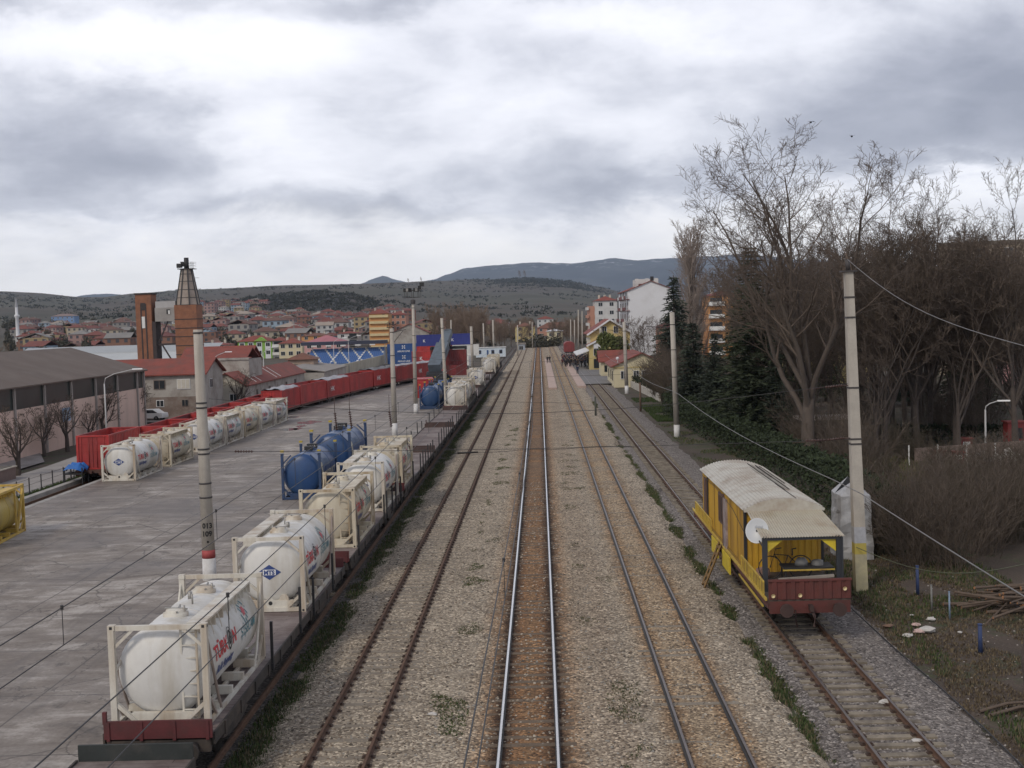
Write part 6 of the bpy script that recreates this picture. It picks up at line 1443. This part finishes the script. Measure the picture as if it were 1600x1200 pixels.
# evergreens
needle = M('needle_dark_green', (.036, .048, .024), .9, .4, .8); needleb = M('needle_blue_green', (.04, .052, .036), .9, .35, .8); hedgem = M('hedge_leaf', (.035, .052, .018), .85, .45, .9); pinem = M('pine_yellow_green', (.085, .1, .03), .9, .4, .8); hedged = M('hedge_leaf_dark', (.02, .03, .014), .9, .4, .9)
def conifer(seed, H, W, m, name, label, group=None, bare=0.06):
    r = random.Random(seed); t = thing(name, label, 'conifer', group=group); b = MB(); b.tube((0, 0, -.4), (0, 0, H), .22, .03, 8); b.build('trunk', barkd, t); b = MB()
    z = H*bare
    while z < H*.985:
        f = (z/H); R = W/2*(1-f)**.8*r.uniform(.8, 1.15)+.12; nb = max(5, int(11*(1-f)+4))
        for k in range(nb):
            a = r.uniform(0, 2*PI); L = R*r.uniform(.7, 1.1); dx, dy = math.cos(a), math.sin(a); n = max(3, int(L/.24))
            for i in range(n):
                u = (i+.6)/n; c = Vector((dx*L*u, dy*L*u, z-.32*L*u*u+.14*L*u)); 
                for _ in range(3):
                    s = r.uniform(.16, .34)*(1.25-.5*u); e = Vector((dx, dy, 0))*r.uniform(.2, 1)+rv(r)*.7; e.z = e.z*.5-.12; e.normalize(); w = e.cross(rv(r)).normalized()*s*.33
                    b.raw([c-w, c+w, c+e*s*1.7], [(0, 1, 2)])
        z += r.uniform(.22, .34)*(H/14)**.5
    b.build('crown', m, t, fix=False); return t
c1 = conifer(1, 18.2, 6.2, needle, 'spruce_tree', 'tall dark spruce left of the tallest bare tree', 'dark conifers on the right'); c1.location = (D(1178, 640, 106).x, 106, -.3); c1.scale = (1.45, 1.45, .95)
c2 = conifer(2, 13, 5.4, needleb, 'spruce_tree', 'dark spruce behind the grey pole with pale base', 'dark conifers on the right'); c2.location = (D(1085, 620, 132).x, 132, -.3); c2.scale = (1.3, 1.3, .8)
gC = 'dark conifers on the right'
for px, Y, s, src, lb in [(1056, 200, 1.35, c2, 'tall narrow spruce whose tip rises beside the white gable wall'), (1118, 124, .72, c2, 'dark spruce left of the tall spruce, above the hedge'), (1238, 135, .62, c1, 'dark spruce behind the tallest bare tree'), (1512, 118, .85, c1, 'dark spruce in front of the tan block at the right'), (1150, 165, .75, c1, 'dark spruce half hidden behind the tall spruce'), (1290, 150, .7, c1, 'dark spruce left of the tall square pole'), (1420, 140, .72, c2, 'dark bushy spruce behind the broad bare tree'), (1212, 104, .62, c2, 'small dark spruce right of the tall spruce')]:
    dup(src, (D(px, 600, Y).x, Y, -.3), r3.uniform(0, 6), lb, gC, (s*1.3, s*1.3, s))
def leafy(seed, blobs, n, m, size, b=None):
    r = random.Random(seed); b = b or MB()
    for _ in range(n):
        c, R = r.choice(blobs); d = rv(r); q = Vector(c)+Vector((d.x*R[0], d.y*R[1], d.z*R[2]))*r.uniform(.55, 1.05); e = rv(r); w = e.cross(rv(r)).normalized(); s = size*r.uniform(.6, 1.4)
        b.raw([q-w*s*.5, q+w*s*.5, q+w*s*.35+e*s, q-w*s*.35+e*s], [(0, 1, 2, 3)])
    return b
t = thing('pine_tree', 'round yellow green pine in front of the station building', 'pine', (D(957, 580, 238).x, 238, -.1)); b = MB(); b.tube((0, 0, -.4), (0, 0, 5), .22, .12, 8); b.build('trunk', barkd, t)
leafy(3, [((0, 0, 4.6), (2.6, 2.6, 2.6)), ((-1.2, .4, 6.4), (1.6, 1.6, 1.4)), ((1.5, -.3, 5.4), (1.8, 1.8, 1.5)), ((-1.7, -.4, 3.4), (1.5, 1.5, 1.3)), ((1.2, .2, 3.0), (1.8, 1.8, 1.2))], 5200, None, .3).build('crown', pinem, t, fix=False)
for px, py, R, lb in [(1002, 590, 1.2, 'round dark bush by the corner of the low yellow house'), (962, 590, 1.1, 'round dark bush beside the station pole'), (930, 572, 1.2, 'dark bush against the station front')]:
    p = G(px, py, -.1); o = leafy(int(px), [((0, 0, R*.8), (R, R, R*.9))], 900, None, .22).build('round_bush', hedgem, fix=False); o.location = p; tag(o, lb, 'bush')
# hedges
def hedge(label, pts, w, h, m, seed, dens=150):
    r = random.Random(seed); b = MB(); core = MB()
    for a, c in zip(pts, pts[1:]):
        a, c = Vector(a), Vector(c); L = (c-a).length; d = (c-a)/L; nr = Vector((-d.y, d.x, 0))
        for _ in range(int(L*dens)):
            u = r.random(); hh = h*(.85+.25*mnoise.noise(Vector((u*L*.45, seed, 0)))+.12*mnoise.noise(Vector((u*L*1.7, seed, 4)))); z = hh*(1-r.random()**2.2*.98); s = w/2*(1-.35*(z/hh)**3)*(r.choice((-1, 1))*r.uniform(.7, 1.05) if r.random() < .75 else r.uniform(-1, 1))
            if r.random() < .3: z = hh*r.uniform(.9, 1.08)
            q = a+d*(u*L)+nr*s+Vector((0, 0, z)); e = (rv(r)+Vector((0, 0, .6))).normalized(); k = e.cross(rv(r)).normalized(); sz = r.uniform(.12, .3)
            b.raw([q-k*sz*.4, q+k*sz*.4, q+e*sz], [(0, 1, 2)])
    return tag(b.build('hedge', m, fix=False), label, 'hedge')
hedge('dense green hedge running along the siding bank below the tallest bare tree', [(14.6, 137, -.36), (15.6, 105, -.36), (16.6, 84, -.36), (16.9, 60, -.36)], 2.2, 2.6, M('hedge_cypress', (.024, .036, .014), .9, .4, .9), 4, 300)
hedge('dark clipped hedge in the park beyond the low wall', [(29.5, 101, -.36), (39, 99, -.36)], 1.6, 1.7, hedged, 7, 260)
hedge('dark hedge behind the low white wall of the cottage garden', [(16.4, 161, -.36), (15.2, 192, -.36)], 2.2, 1.9, hedged, 9, 120)
b = MB(); b.bar((15.4, 158, .1), (14.1, 193, .1), .25, 1.1); tag(b.build('garden_wall', M('wall_offwhite', (.46, .43, .38), .9, .12, 1, dirt=(.3, .27, .23))), 'low off-white garden wall in front of the low yellow house', 'wall')
tag(tufts('grass', clump(12.2, 15, 128, 165, -.35, -.3, .3), gm[:2], .1, .3, 2500), 'green grass strip in front of the low garden wall', 'grass')
# trees before the warehouse and elsewhere on the left
PW = dict(lv=4, trunk_lv=1, segs=(3, 5, 4, 3, 2), kids=(2.4, 1.5, 1.7, 1.5, 0), wig=(.08, .2, .22, .25, .3), up=(0, .06, .06, .05, .05), first=(1, 1, 1, 1, 9), ang=((20, 50), (25, 55), (25, 60), (25, 60), (0, 0)), len=(1, .55, .5, .5, .5), rk=.6, rmin=.012, trunk=2.4, limb=3.2)
w1 = tree_proto('small_bare_tree', 21, 6, PW, barkd, twigr, 'small pollarded bare tree before the pink warehouse, nearest the left edge', group='bare trees along the pink warehouse', tr=.24); w1.location = G(28, 745, -.3)
for px, py, s, lb in [(70, 712, .85, 'second small bare tree along the pink warehouse from the left'), (106, 705, .95, 'bare tree right of the pale blue sign on the warehouse'), (140, 690, .7, 'thin bare tree left of the street lamp by the warehouse'), (163, 683, 1.0, 'bare tree right of the street lamp by the warehouse'), (207, 666, .95, 'bare tree near the warehouse corner, left of a pair'), (217, 662, .9, 'bare tree at the warehouse corner, right of a pair'), (374, 640, 1.0, 'bare tree before the cream gable of the long shed'), (8, 715, .8, 'bare tree at the very left edge by the warehouse')]:
    dup(w1, G(px, py, -.3), r3.uniform(0, 6), lb, 'bare trees along the pink warehouse', s)
PF = dict(lv=3, trunk_lv=0, segs=(6, 5, 3, 2), kids=(3.2, 1.7, 1.8, 0), wig=(.04, .12, .2, .2), up=(.02, .09, .08, .05), first=(1, 1, 1, 9), ang=((15, 40), (20, 45), (20, 50), (0, 0)), len=(1, .5, .5, .5), rk=.5, rmin=.035, trunk=9.0, limb=5.5)
twigf = M('twig_far_brown', (.19, .14, .105), .95, .2, .3)
f1 = tree_proto('far_bare_tree', 31, 13, PF, bark, twigf, 'bare brown tree in the row behind the crane', 'tree', 'bare trees behind the crane', .2); f1.location = (-30, 430, -.4)
for i in range(22):
    px = r3.uniform(672, 758); Y = r3.uniform(400, 470); dup(f1, (D(px, 500, Y).x, Y, -.4), r3.uniform(0, 6), None, None, (1.0, 1.0, r3.uniform(.9, 1.3)))
for i in range(70):
    px = r3.uniform(765, 930); Y = r3.uniform(470, 680)
    if abs(px-845) < 16: px += 45
    dup(f1, (D(px, 500, Y).x, Y, hill_z(D(px, 500, Y).x, Y)), r3.uniform(0, 6), 'bare tree in the far row beyond the end of the tracks', 'bare trees beyond the tracks', r3.uniform(.45, .8))
for px, Y, s, lb in [(1010, 214, .85, 'dark bare tree in front of the blank white gable'), (1030, 225, .8, 'bare tree right of the one before the white gable'), (6, 185, .7, 'brownish bare tree above the warehouse roof at the left edge'), (24, 200, .6, 'second bare tree above the warehouse roof, below the minaret')]: dup(t3 if px > 500 else f1, (D(px, 560, Y).x, Y, -.3), r3.uniform(0, 6), lb, 'scattered bare trees', s)
sh = leafy(5, [((0, 0, 2.2), (1.8, 1.8, 2.2)), ((1.2, .3, 1.5), (1.4, 1.4, 1.4)), ((-1, -.5, 1.3), (1.5, 1.5, 1.3))], 420, None, .55).build('far_bush', M('far_bush', (.075, .07, .05), .95, .35, .4), fix=False); tag(sh, 'dark round bush among the houses of the hillside town', 'bush', 'bushes among the hillside houses')
sh.location = (-300, 800, hill_z(-300, 800))
for i in range(150):
    px = r3.choice([r3.uniform(0, 205), r3.uniform(238, 640), r3.uniform(238, 470)]); Y = r3.uniform(520, 1250); X = (px-842)/1900*Y; dup(sh, (X, Y, hill_z(X, Y)), r3.uniform(0, 6), None, None, (r3.uniform(.8, 1.8),)*2+(r3.uniform(.8, 2.0),))
for px, Y, k in ((828, 452, 1.0), (838, 458, 1.2), (848, 455, 1.0), (857, 462, 1.3), (820, 470, 1.2), (868, 475, 1.2), (843, 480, 1.6)): dup(sh, (D(px, 540, Y).x, Y, -.4), px, 'low green bush across the far end of the tracks', 'bushes at the end of the tracks', (k, k, k*.75))
gV = 'bushes on the valley floor'
for i in range(60):
    px = r3.uniform(640, 1000); Y = r3.uniform(480, 1100); X = (px-842)/1900*Y
    if abs(px-845) > 10: dup(sh, (X, Y, hill_z(X, Y)), r3.uniform(0, 6), 'dark bush on the valley floor beyond the station', gV, (r3.uniform(.7, 1.6),)*2+(r3.uniform(.6, 1.5),))
r4 = random.Random(17)
def scrub(name, label, n, pick, zf, lo, hi, m):
    b = MB()
    for _ in range(n):
        px, Y = pick(); X = (px-842)/1900*Y; z = zf(X, Y); s = r4.uniform(lo, hi)
        for _ in range(7):
            c = Vector((X+r4.gauss(0, s*.6), Y+r4.gauss(0, s*.6), z+r4.uniform(.1, .9)*s)); e = rv(r4)*s*.7; w = e.cross(rv(r4)).normalized()*s*.5; b.raw([c-w, c+w, c+e], [(0, 1, 2)])
    o = b.build(name, m, fix=False); tag(o, label, 'scrub'); o['kind'] = 'stuff'
fb = M('far_scrub', (.032, .034, .026), .95, .3, .2)
scrub('scrub', 'dark scrub covering the steep hill behind the town', 2600, lambda: (r4.uniform(305, 612), r4.uniform(1370, 1800)), spur_z, 1.0, 3.2, fb)
def pick_hill():
    while True:
        px = r4.uniform(-40, 960); Y = r4.uniform(1300, 4300)
        if n2(px*4, Y, 260, 3) > .06 and (px > 620 or Y < 3400): return px, Y
scrub('scrub', 'scattered dark bushes on the far hillsides', 2300, pick_hill, hill_z, 1.2, 4.0, fb)
scrub('woodland', 'dark belt of trees below the skyline of the middle hill', 1500, lambda: (r4.gauss(845, 48), r4.gauss(4050, 260)), hill_z, 2.0, 5.5, fb)
for i, px in enumerate((814, 822, 640, 660, 704)):
    Y = 4450 if px > 700 else 3700; X = (px-842)/1900*Y; dup(f1, (X, Y, hill_z(X, Y)), 0, 'lone tree on the skyline of the middle hill', 'lone trees on the skyline', 2.2 if i < 2 else 1.1)
tag(tufts('dry_grass', clump(22, 38, 66, 92, -.36, -.4, .2), [MF('grass_yellowish', (.12, .115, .035), .95), MF('grass_dead', (.16, .125, .075), .95), gm[0]], .1, .35, 9000), 'yellowish green grass in the park beyond the thicket', 'grass')
# ------------------------------------------------------------------ right bank clutter
b = MB(); r = random.Random(3); n, m_ = 14, 16; W_, Dp, Hh = .72, 1.0, 3.2; vs = []
for j in range(n+1):
    z = -.3+Hh*j/n
    for k in range(m_):
        a = 2*PI*k/m_; ca, sa = math.cos(a), math.sin(a); e = 1/max(abs(ca), abs(sa))**.75; f = 1.12-.12*j/n; q = .11*mnoise.noise(Vector((ca*2.2, sa*2.2, z*1.5)))+.06*mnoise.noise(Vector((ca*6, sa*6, z*3)))
        vs.append((ca*e*W_*f*(1+q), sa*e*Dp*f*(1+q), z+.08*mnoise.noise(Vector((ca*3, sa*3, 9)))))
b.raw(vs, [(j*m_+k, j*m_+(k+1) % m_, (j+1)*m_+(k+1) % m_, (j+1)*m_+k) for j in range(n) for k in range(m_)], 0, False)
top = vs[-m_:]; b.raw(list(top)+[(0, -.5, Hh+.35), (0, .5, Hh+.4)], [(k, (k+1) % m_, m_ if k >= m_//2 else m_+1) for k in range(m_)], 0)
o = b.build('wrapped_stack', M('plastic_sheet', (.36, .365, .375), .45, .18, 2.5, .5, dirt=(.2, .19, .18), damt=.45, streak=2.0), fix=True); o.location = G(1331, 868, -.36); tag(o, 'tall stack wrapped in crumpled white plastic behind the tall square pole', 'wrapped stack')
t = thing('wood_pile', 'heap of cut branches and logs lying at the right edge', 'wood pile', G(1568, 965, -.36)); logm = [M('log_bark', (.11, .08, .06), .95, .25, 3, .3), M('log_cut', (.32, .16, .08), .9, .2, 6)]
for k in range(60):
    a = r.gauss(.15, .45); L = r.uniform(1.2, 3.0); lay = k//12; c = Vector((r.gauss(1.1, .75), r.gauss(.9, .7), .1+.17*lay+r.uniform(-.05, .1))); d = Vector((math.cos(a), math.sin(a), r.uniform(-.15, .2)))*L/2; b = MB(); rr = r.uniform(.02, .07)
    b.tube(c-d, c+d, rr, rr*.7, 7, 0, False); b.tube(c-d, c-d*1.003, rr*.99, rr*.98, 7, 1); b.tube(c+d, c+d*1.003, rr*.7, rr*.69, 7, 1); b.build('log', logm, t, fix=False)
for k, (px, py) in enumerate([(1530, 1112), (1548, 1118), (1575, 1112)]):
    p = G(px, py, -.3); b = MB(); b.path([p, p+Vector((.9, .35, .1)), p+Vector((1.9, .6, .06))], [.05, .045, .03], 6); tag(b.build('fallen_branch', logm[0]), ['fallen branch lying on the dirt at the lower right edge, leftmost of three', 'fallen branch lying on the dirt, middle of three', 'fallen branch lying on the dirt, rightmost of three'][k], 'branch', 'fallen branches at the right edge')
bluep = M('post_blue', (.03, .05, .13), .7, .2, 3); 
for px, yb, yt, m, w, lb in [(1532, 1020, 976, bluep, .13, 'short navy post on the green verge at right'), (1484, 968, 925, M('post_pale_blue', (.2, .27, .36), .7, .15, 3), .06, 'thin pale blue post below the leafless thicket'), (1456, 955, 915, M('post_grey', (.2, .2, .19), .9, .2, 3), .07, 'thin grey post below the leafless thicket'), (1434, 930, 885, bluep, .12, 'dark blue post under the shrubs beside the tall square pole'), (1001, 643, 598, M('post_rusty', (.13, .085, .06), .9, .3, 3), .22, 'rusty post between the siding and the garden wall'), (931, 652, 620, M('post_greenish', (.08, .085, .07), .8, .2, 3), .2, 'short dark post between the dark track and the siding')]:
    p = G(px, yb, -.36); q = D(px-1, yt, p.y); b = MB(); b.tube(p, q, w*.6, w*.5, 8); b.tube(q, q+Vector((0, 0, .03)), w*.65, w*.6, 8); tag(b.build('post', m), lb, 'post')
b = MB(); p = G(1610, 1080, -.36); b.path([p, p+Vector((-.12, 0, .9)), p+Vector((.05, .1, 2.0)), p+Vector((.6, .3, 3.4))], [.17, .15, .13, .1], 8); tag(b.build('tree_stump', barkd), 'dark leaning trunk cut by the right edge', 'trunk')
scr = M('scrap_white', (.48, .46, .43), .7, .15, 8); scp = M('scrap_pinkish', (.5, .36, .33), .8, .15, 8)
for k, (px, py, s, m, lb) in enumerate([(1450, 988, .34, scr, 'largest white plastic scrap in the litter patch on the dirt'), (1436, 989, .24, scp, 'pinkish scrap left of the largest white scrap'), (1419, 995, .2, scr, 'white scrap at the left end of the litter patch'), (1432, 978, .18, scp, 'small pale scrap above the litter patch'), (1455, 969, .2, scr, 'white bag at the top of the litter patch'), (1425, 962, .09, scr, 'tiny white scrap near the grass above the litter'), (1500, 989, .1, scr, 'tiny white scrap by the navy post'), (1388, 980, .2, M('scrap_brown', (.16, .1, .07), .9), 'brown scrap beside the siding ballast'), (1383, 1099, .2, scr, 'white crumpled paper between the siding rails'), (676, 1118, .16, scr, 'white stone lying on the ballast beside the rusty track'), (1434, 1160, .17, scr, 'white bottle lying on the siding ballast')]):
    p = G(px, py, -.33 if px > 1380 and py < 1090 else -.17); b = MB(); rr = random.Random(k); vs = []
    for j in range(5):
        for i in range(8): a = 2*PI*i/8; q = math.sin(PI*(j+.5)/5); vs.append((s*q*math.cos(a)*rr.uniform(.6, 1.2), s*.8*q*math.sin(a)*rr.uniform(.6, 1.2), s*.28*(1-math.cos(PI*(j+.5)/5))*rr.uniform(.8, 1.2)))
    b.raw(vs, [(j*8+i, j*8+(i+1) % 8, (j+1)*8+(i+1) % 8, (j+1)*8+i) for j in range(4) for i in range(8)]); b.face(vs[-8:]); o = b.build('litter', m); o.location = p; tag(o, lb, 'litter')
b = MB(); pts = [G(px, py, -.18) for px, py in [(1330, 950), (1400, 1015), (1470, 1075), (1540, 1140), (1610, 1210)]]; b.path(pts, .025, 5); tag(b.build('ground_cable', cable), 'black cable lying along the dirt edge right of the siding', 'cable')
# park things behind the hedge
b = MB(); b.bar((27.2, 89, .15), (38, 92.5, .15), .3, 1.0); tag(b.build('low_wall', M('wall_brownish_low', (.2, .15, .13), .9, .2, 1)), 'low brownish wall across the park at right', 'wall')
t = thing('shelter', 'open park shelter with a flat beige roof left of the tall square pole', 'shelter', (22.6, 97, -.36)); b = MB(); b.box((0, 0, 2.75), (4.6, 3, .2)); b.build('roof', M('roof_pale_beige', (.34, .29, .25), .9, .1, 1), t)
for x in (-2.1, 2.1):
    for y in (-1.3, 1.3): b = MB(); b.bar((x, y, 0), (x, y, 2.65), .12); b.build('post', barkd, t)
b = MB(); b.box((.2, 1.2, .9), (4.0, .15, 1.6)); b.build('back_wall', M('wall_brownish_low', (.2, .15, .13)), t)
b = MB(); b.bar((18.5, 101, .1), (21.5, 99, .1), .3, .9); tag(b.build('low_wall', conc), 'short grey concrete wall behind the hedge left of the big trunk', 'wall')
rk = M('kiosk_red', (.18, .02, .02), .6, .1, 2)
for px, py, Y, s, lb in [(1585, 655, 97, (1.4, 1.0, 2.1), 'tall red kiosk at the right edge behind the shrubs'), (1508, 670, 96, (.9, .6, 1.0), 'small red cabinet left of the park lamp'), (1465, 708, 89, (.8, .5, .9), 'red box in front of the low park wall'), (1497, 708, 89, (.7, .5, .8), 'red box right of the other one before the low park wall')]:
    p = D(px, py, Y-1.5); t = thing('kiosk', lb, 'kiosk', (p.x, p.y, -.36)); b = MB(); b.box((0, 0, s[2]/2), s); b.build('body', rk, t); b = MB(); b.box((0, 0, s[2]+.05), (s[0]+.2, s[1]+.2, .1)); b.build('roof', M('kiosk_top', (.2, .04, .035), .6), t); b = MB(); b.box((0, -s[1]/2-.01, s[2]*.6), (s[0]*.6, .03, s[2]*.4)); b.build('panel', whitec if s[2] < 2 else dark, t)
street_lamp('white lamp post with a short arm in the park at right', (D(1540, 690, 92).x, 92, -.3), 3.9, .9, -.2, 'park lamps')
for px, Y, H in ((1215, 110, 5.0), (1118, 150, 5.5)): street_lamp('thin white lamp post among the conifers' if px > 1200 else 'thin white lamp post left of the tall spruce', (D(px, 620, Y).x, Y, -.3), H, .4, 1.2, 'park lamps')
for k in range(4): p = D(1420+k*45, 700, 87); b = MB(); b.bar((p.x, p.y, -.4), (p.x, p.y, 1.1), .08); tag(b.build('fence_post', whitec), 'white fence post standing before the low park wall', 'post', 'white fence posts in the park')
for px, s, lb in ((1575, .9, 'white heap at the right edge beyond the thicket'), (1530, .6, 'smaller white heap left of the one at the right edge')):
    p = D(px, 715, 86); o = leafy(px, [((0, 0, .3), (s, s, .45))], 160, None, .4).build('rag_heap', scr, fix=False); o.location = (p.x, p.y, -.36); tag(o, lb, 'heap')
# fence by the yard
t = thing('wire_fence', 'low wire fence with thin dark posts along the left yard edge', 'fence', (-35.2, 60, -.25)); 
for k in range(16): b = MB(); b.bar((0, k*2.0, 0), (0, k*2.0, 1.35), .06); b.build('post', dark, t)
b = MB()
for z in (.4, .85, 1.25): b.tube((0, 0, z), (0, 30, z), .012, n=4)
b.build('wire', bandm, t, fix=False)
t = thing('glass_frame', 'low flat glass roofed frame with pale edges at the left edge', 'cold frame', (-42.3, 88, -.2)); b = MB(); b.box((0, 0, .45), (3.2, 9, .9)); b.build('base', M('wall_brownish_low', (.2, .15, .13)), t); b = MB(); b.box((0, 0, .95), (3.4, 9.2, .08)); b.build('rim', plcream, t); b = MB(); b.box((0, 0, 1.0), (2.9, 8.6, .04)); b.build('glass', M('glass_greenish', (.06, .09, .08), .2), t)
# birds
for px, py, Y, lb in ((1267, 191, 88.5, 'small dark bird perched on the topmost twig of the tallest tree'), (1331, 213, 92, 'small dark bird flying right of the tallest tree top')):
    p = D(px, py, Y); t = thing('bird', lb, 'bird', p); b = MB(); b.lathe([(.001, -.16), (.05, -.12), (.075, -.02), (.07, .06), (.045, .11), (.05, .14), (.03, .19), (.006, .23)], 'y', n=10); b.raw([(-.03, -.12, 0), (.03, -.12, 0), (.05, -.3, -.03), (-.05, -.3, -.03)], [(0, 1, 2, 3)]); b.build('body', dark, t)
    for s in (-1, 1): b = MB(); b.raw([(s*.04, .06, .03), (s*.04, -.08, .03), (s*.16, -.14, .05), (s*.3, -.12, .1 if px > 1300 else -.02), (s*.16, .05, .08)], [(0, 1, 2, 3, 4)]); b.build('wing', dark, t); 
# ------------------------------------------------------------------ people
skin = MF('skin', (.42, .27, .2), .6); hairm = MF('hair_dark', (.02, .016, .014), .7)
def person_mesh(pose):
    st = {'stand': (0, 0, .04, .04), 'walk': (.26, -.22, -.18, .2), 'talk': (.03, -.03, .22, .12)}[pose]
    V = [(0, 0, .95), (0, 0, 1.15), (0, -.01, 1.36), (0, 0, 1.5), (0, .02, 1.6), (0, .025, 1.7)]; R = [(.15, .11), (.15, .11), (.17, .11), (.06, .06), (.085, .1), (.08, .09)]; E = [(0, 1), (1, 2), (2, 3), (3, 4), (4, 5)]
    for s, ft, ar in ((-1, st[0], st[2]), (1, st[1], st[3])):
        i = len(V); V += [(s*.1, 0, .88), (s*.1, ft*.5+.03, .5), (s*.11, ft-.02, .09), (s*.12, ft+.14, .04)]; R += [(.1, .1), (.07, .075), (.05, .055), (.045, .04)]; E += [(0, i), (i, i+1), (i+1, i+2), (i+2, i+3)]
        i = len(V); fw = .18 if pose == 'talk' else 0
        V += [(s*.2, -.01, 1.4), (s*.26, ar*.4, 1.13), (s*(.25-fw), ar+.1+fw*.4, .9+fw*1.2), (s*(.25-fw*1.2), ar+.14+fw*.5, .81+fw*1.5)]; R += [(.07, .07), (.055, .055), (.04, .04), (.035, .03)]; E += [(2, i), (i, i+1), (i+1, i+2), (i+2, i+3)]
    me = bpy.data.meshes.new('person'); me.from_pydata(V, E, []); o = bpy.data.objects.new('person', me); C.objects.link(o)
    m = o.modifiers.new('skin', 'SKIN'); m.use_smooth_shade = True
    for k, (a, b_) in enumerate(R): me.skin_vertices[0].data[k].radius = (a, b_)
    me.skin_vertices[0].data[0].use_root = True
    s = o.modifiers.new('sub', 'SUBSURF'); s.levels = 1; s.render_levels = 1
    dg = bpy.context.evaluated_depsgraph_get(); out = bpy.data.meshes.new_from_object(o.evaluated_get(dg)); bpy.data.objects.remove(o)
    for p in out.polygons:
        c = p.center
        p.material_index = 0 if c.z > 1.5 or (abs(c.x) > .17 and c.z < .9 and c.z > .78) else (1 if c.z > .86 else (2 if c.z > .1 else 3))
    return out
coats = [('black', (.015, .015, .018)), ('dark blue', (.02, .028, .06)), ('dark grey', (.04, .04, .045)), ('brown', (.06, .04, .03)), ('maroon', (.1, .02, .025)), ('pale', (.4, .38, .36))]
pm = {}
def person(pose, coat, loc, rz, label, group, s=1.0):
    k = (pose, coat[0])
    if k not in pm:
        me = person_mesh(pose)
        for mm in (skin, MF('coat_'+coat[0].replace(' ', '_'), coat[1], .8), MF('trousers_dark', (.02, .02, .025), .8), dark): me.materials.append(mm)
        b = MB(); b.lathe([(.001, 1.79), (.06, 1.775), (.092, 1.72), (.095, 1.67), (.088, 1.64)], 'z', (0, .005, 0), 12); hm = b.mesh('hair', [hairm]); pm[k] = (me, hm)
    me, hm = pm[k]; o = bpy.data.objects.new('person', me); C.objects.link(o); o.location = loc; o.rotation_euler = (0, 0, rz); o.scale = (s,)*3; tag(o, label, 'person', group)
    h = bpy.data.objects.new('hair', hm); C.objects.link(h); h.parent = o; return o
r5 = random.Random(23); used = []
spots = []
while len(spots) < 72:
    px = 878+46*r5.random()**1.1; py = r5.uniform(563, 575)-.03*(px-880); p = G(px, py, -.02)
    if all((p.x-a.x)**2+((p.y-a.y)*.5)**2 > .42**2 for a in spots): spots.append(p)
for i, p in enumerate(spots):
    if p.x < 7.1: p.z = .12
    c = coats[(0, 0, 1, 2, 0, 1, 3, 0, 2, 4, 0, 1)[i % 12]] if i != 11 else coats[5]
    person(('stand', 'talk', 'walk', 'stand')[i % 4], c, p, r5.uniform(0, 6.3), 'person in a %s coat in the crowd before the red freight car' % c[0], 'crowd of people on the platform', r5.uniform(.97, 1.08))
person('walk', coats[1], G(902.5, 585, .02), PI, 'lone person in dark clothes standing apart in front of the crowd', None)
person('stand', coats[0], G(855.5, 567.5, .12), 2.9, 'person in black on the narrow middle platform, left of two', None); person('talk', coats[0], G(859, 567, .12), 3.4, 'person in black on the narrow middle platform, right of two', None)
# platform lamps and small things at the station
for px, py, H, lb in ((966, 612, 3.6, 'globe lamp on a thin post before the low yellow house'),):
    p = G(966, 602, -.1); t = thing('globe_lamp', lb, 'lamp', p); b = MB(); b.tube((0, 0, 0), (0, 0, 4.0), .05, n=8); b.build('post', lampm, t); b = MB(); b.lathe([(.001, 3.95), (.2, 4.05), (.26, 4.25), (.2, 4.45), (.001, 4.52)], 'z', n=14); b.build('globe', whp, t)
t = thing('post_sign', 'blue and white sign post standing on the paving before the yellow house', 'sign', G(961, 598, -.02)); b = MB(); b.tube((0, 0, 0), (0, 0, 2.4), .04, n=6); b.build('post', lampm, t); b = MB(); b.box((0, -.05, 2.0), (.6, .05, .9)); b.build('plate', M('sign_navy', (.05, .08, .2), .6), t)
# ------------------------------------------------------------------ air
b = MB(); b.b2((-8600, -60, -14), (8600, 14600, 690)); hz = b.build('haze', []); hz['kind'] = 'stuff'
m = bpy.data.materials.new('haze'); m.use_nodes = True; nt = m.node_tree; nt.nodes.remove(nt.nodes['Principled BSDF']); v = nt.nodes.new('ShaderNodeVolumePrincipled'); v.inputs['Color'].default_value = (.64, .79, 1, 1); v.inputs['Density'].default_value = 4.2e-5; v.inputs['Anisotropy'].default_value = 0.0
nt.links.new(v.outputs[0], [n for n in nt.nodes if n.type == 'OUTPUT_MATERIAL'][0].inputs['Volume']); hz.data.materials.append(m)
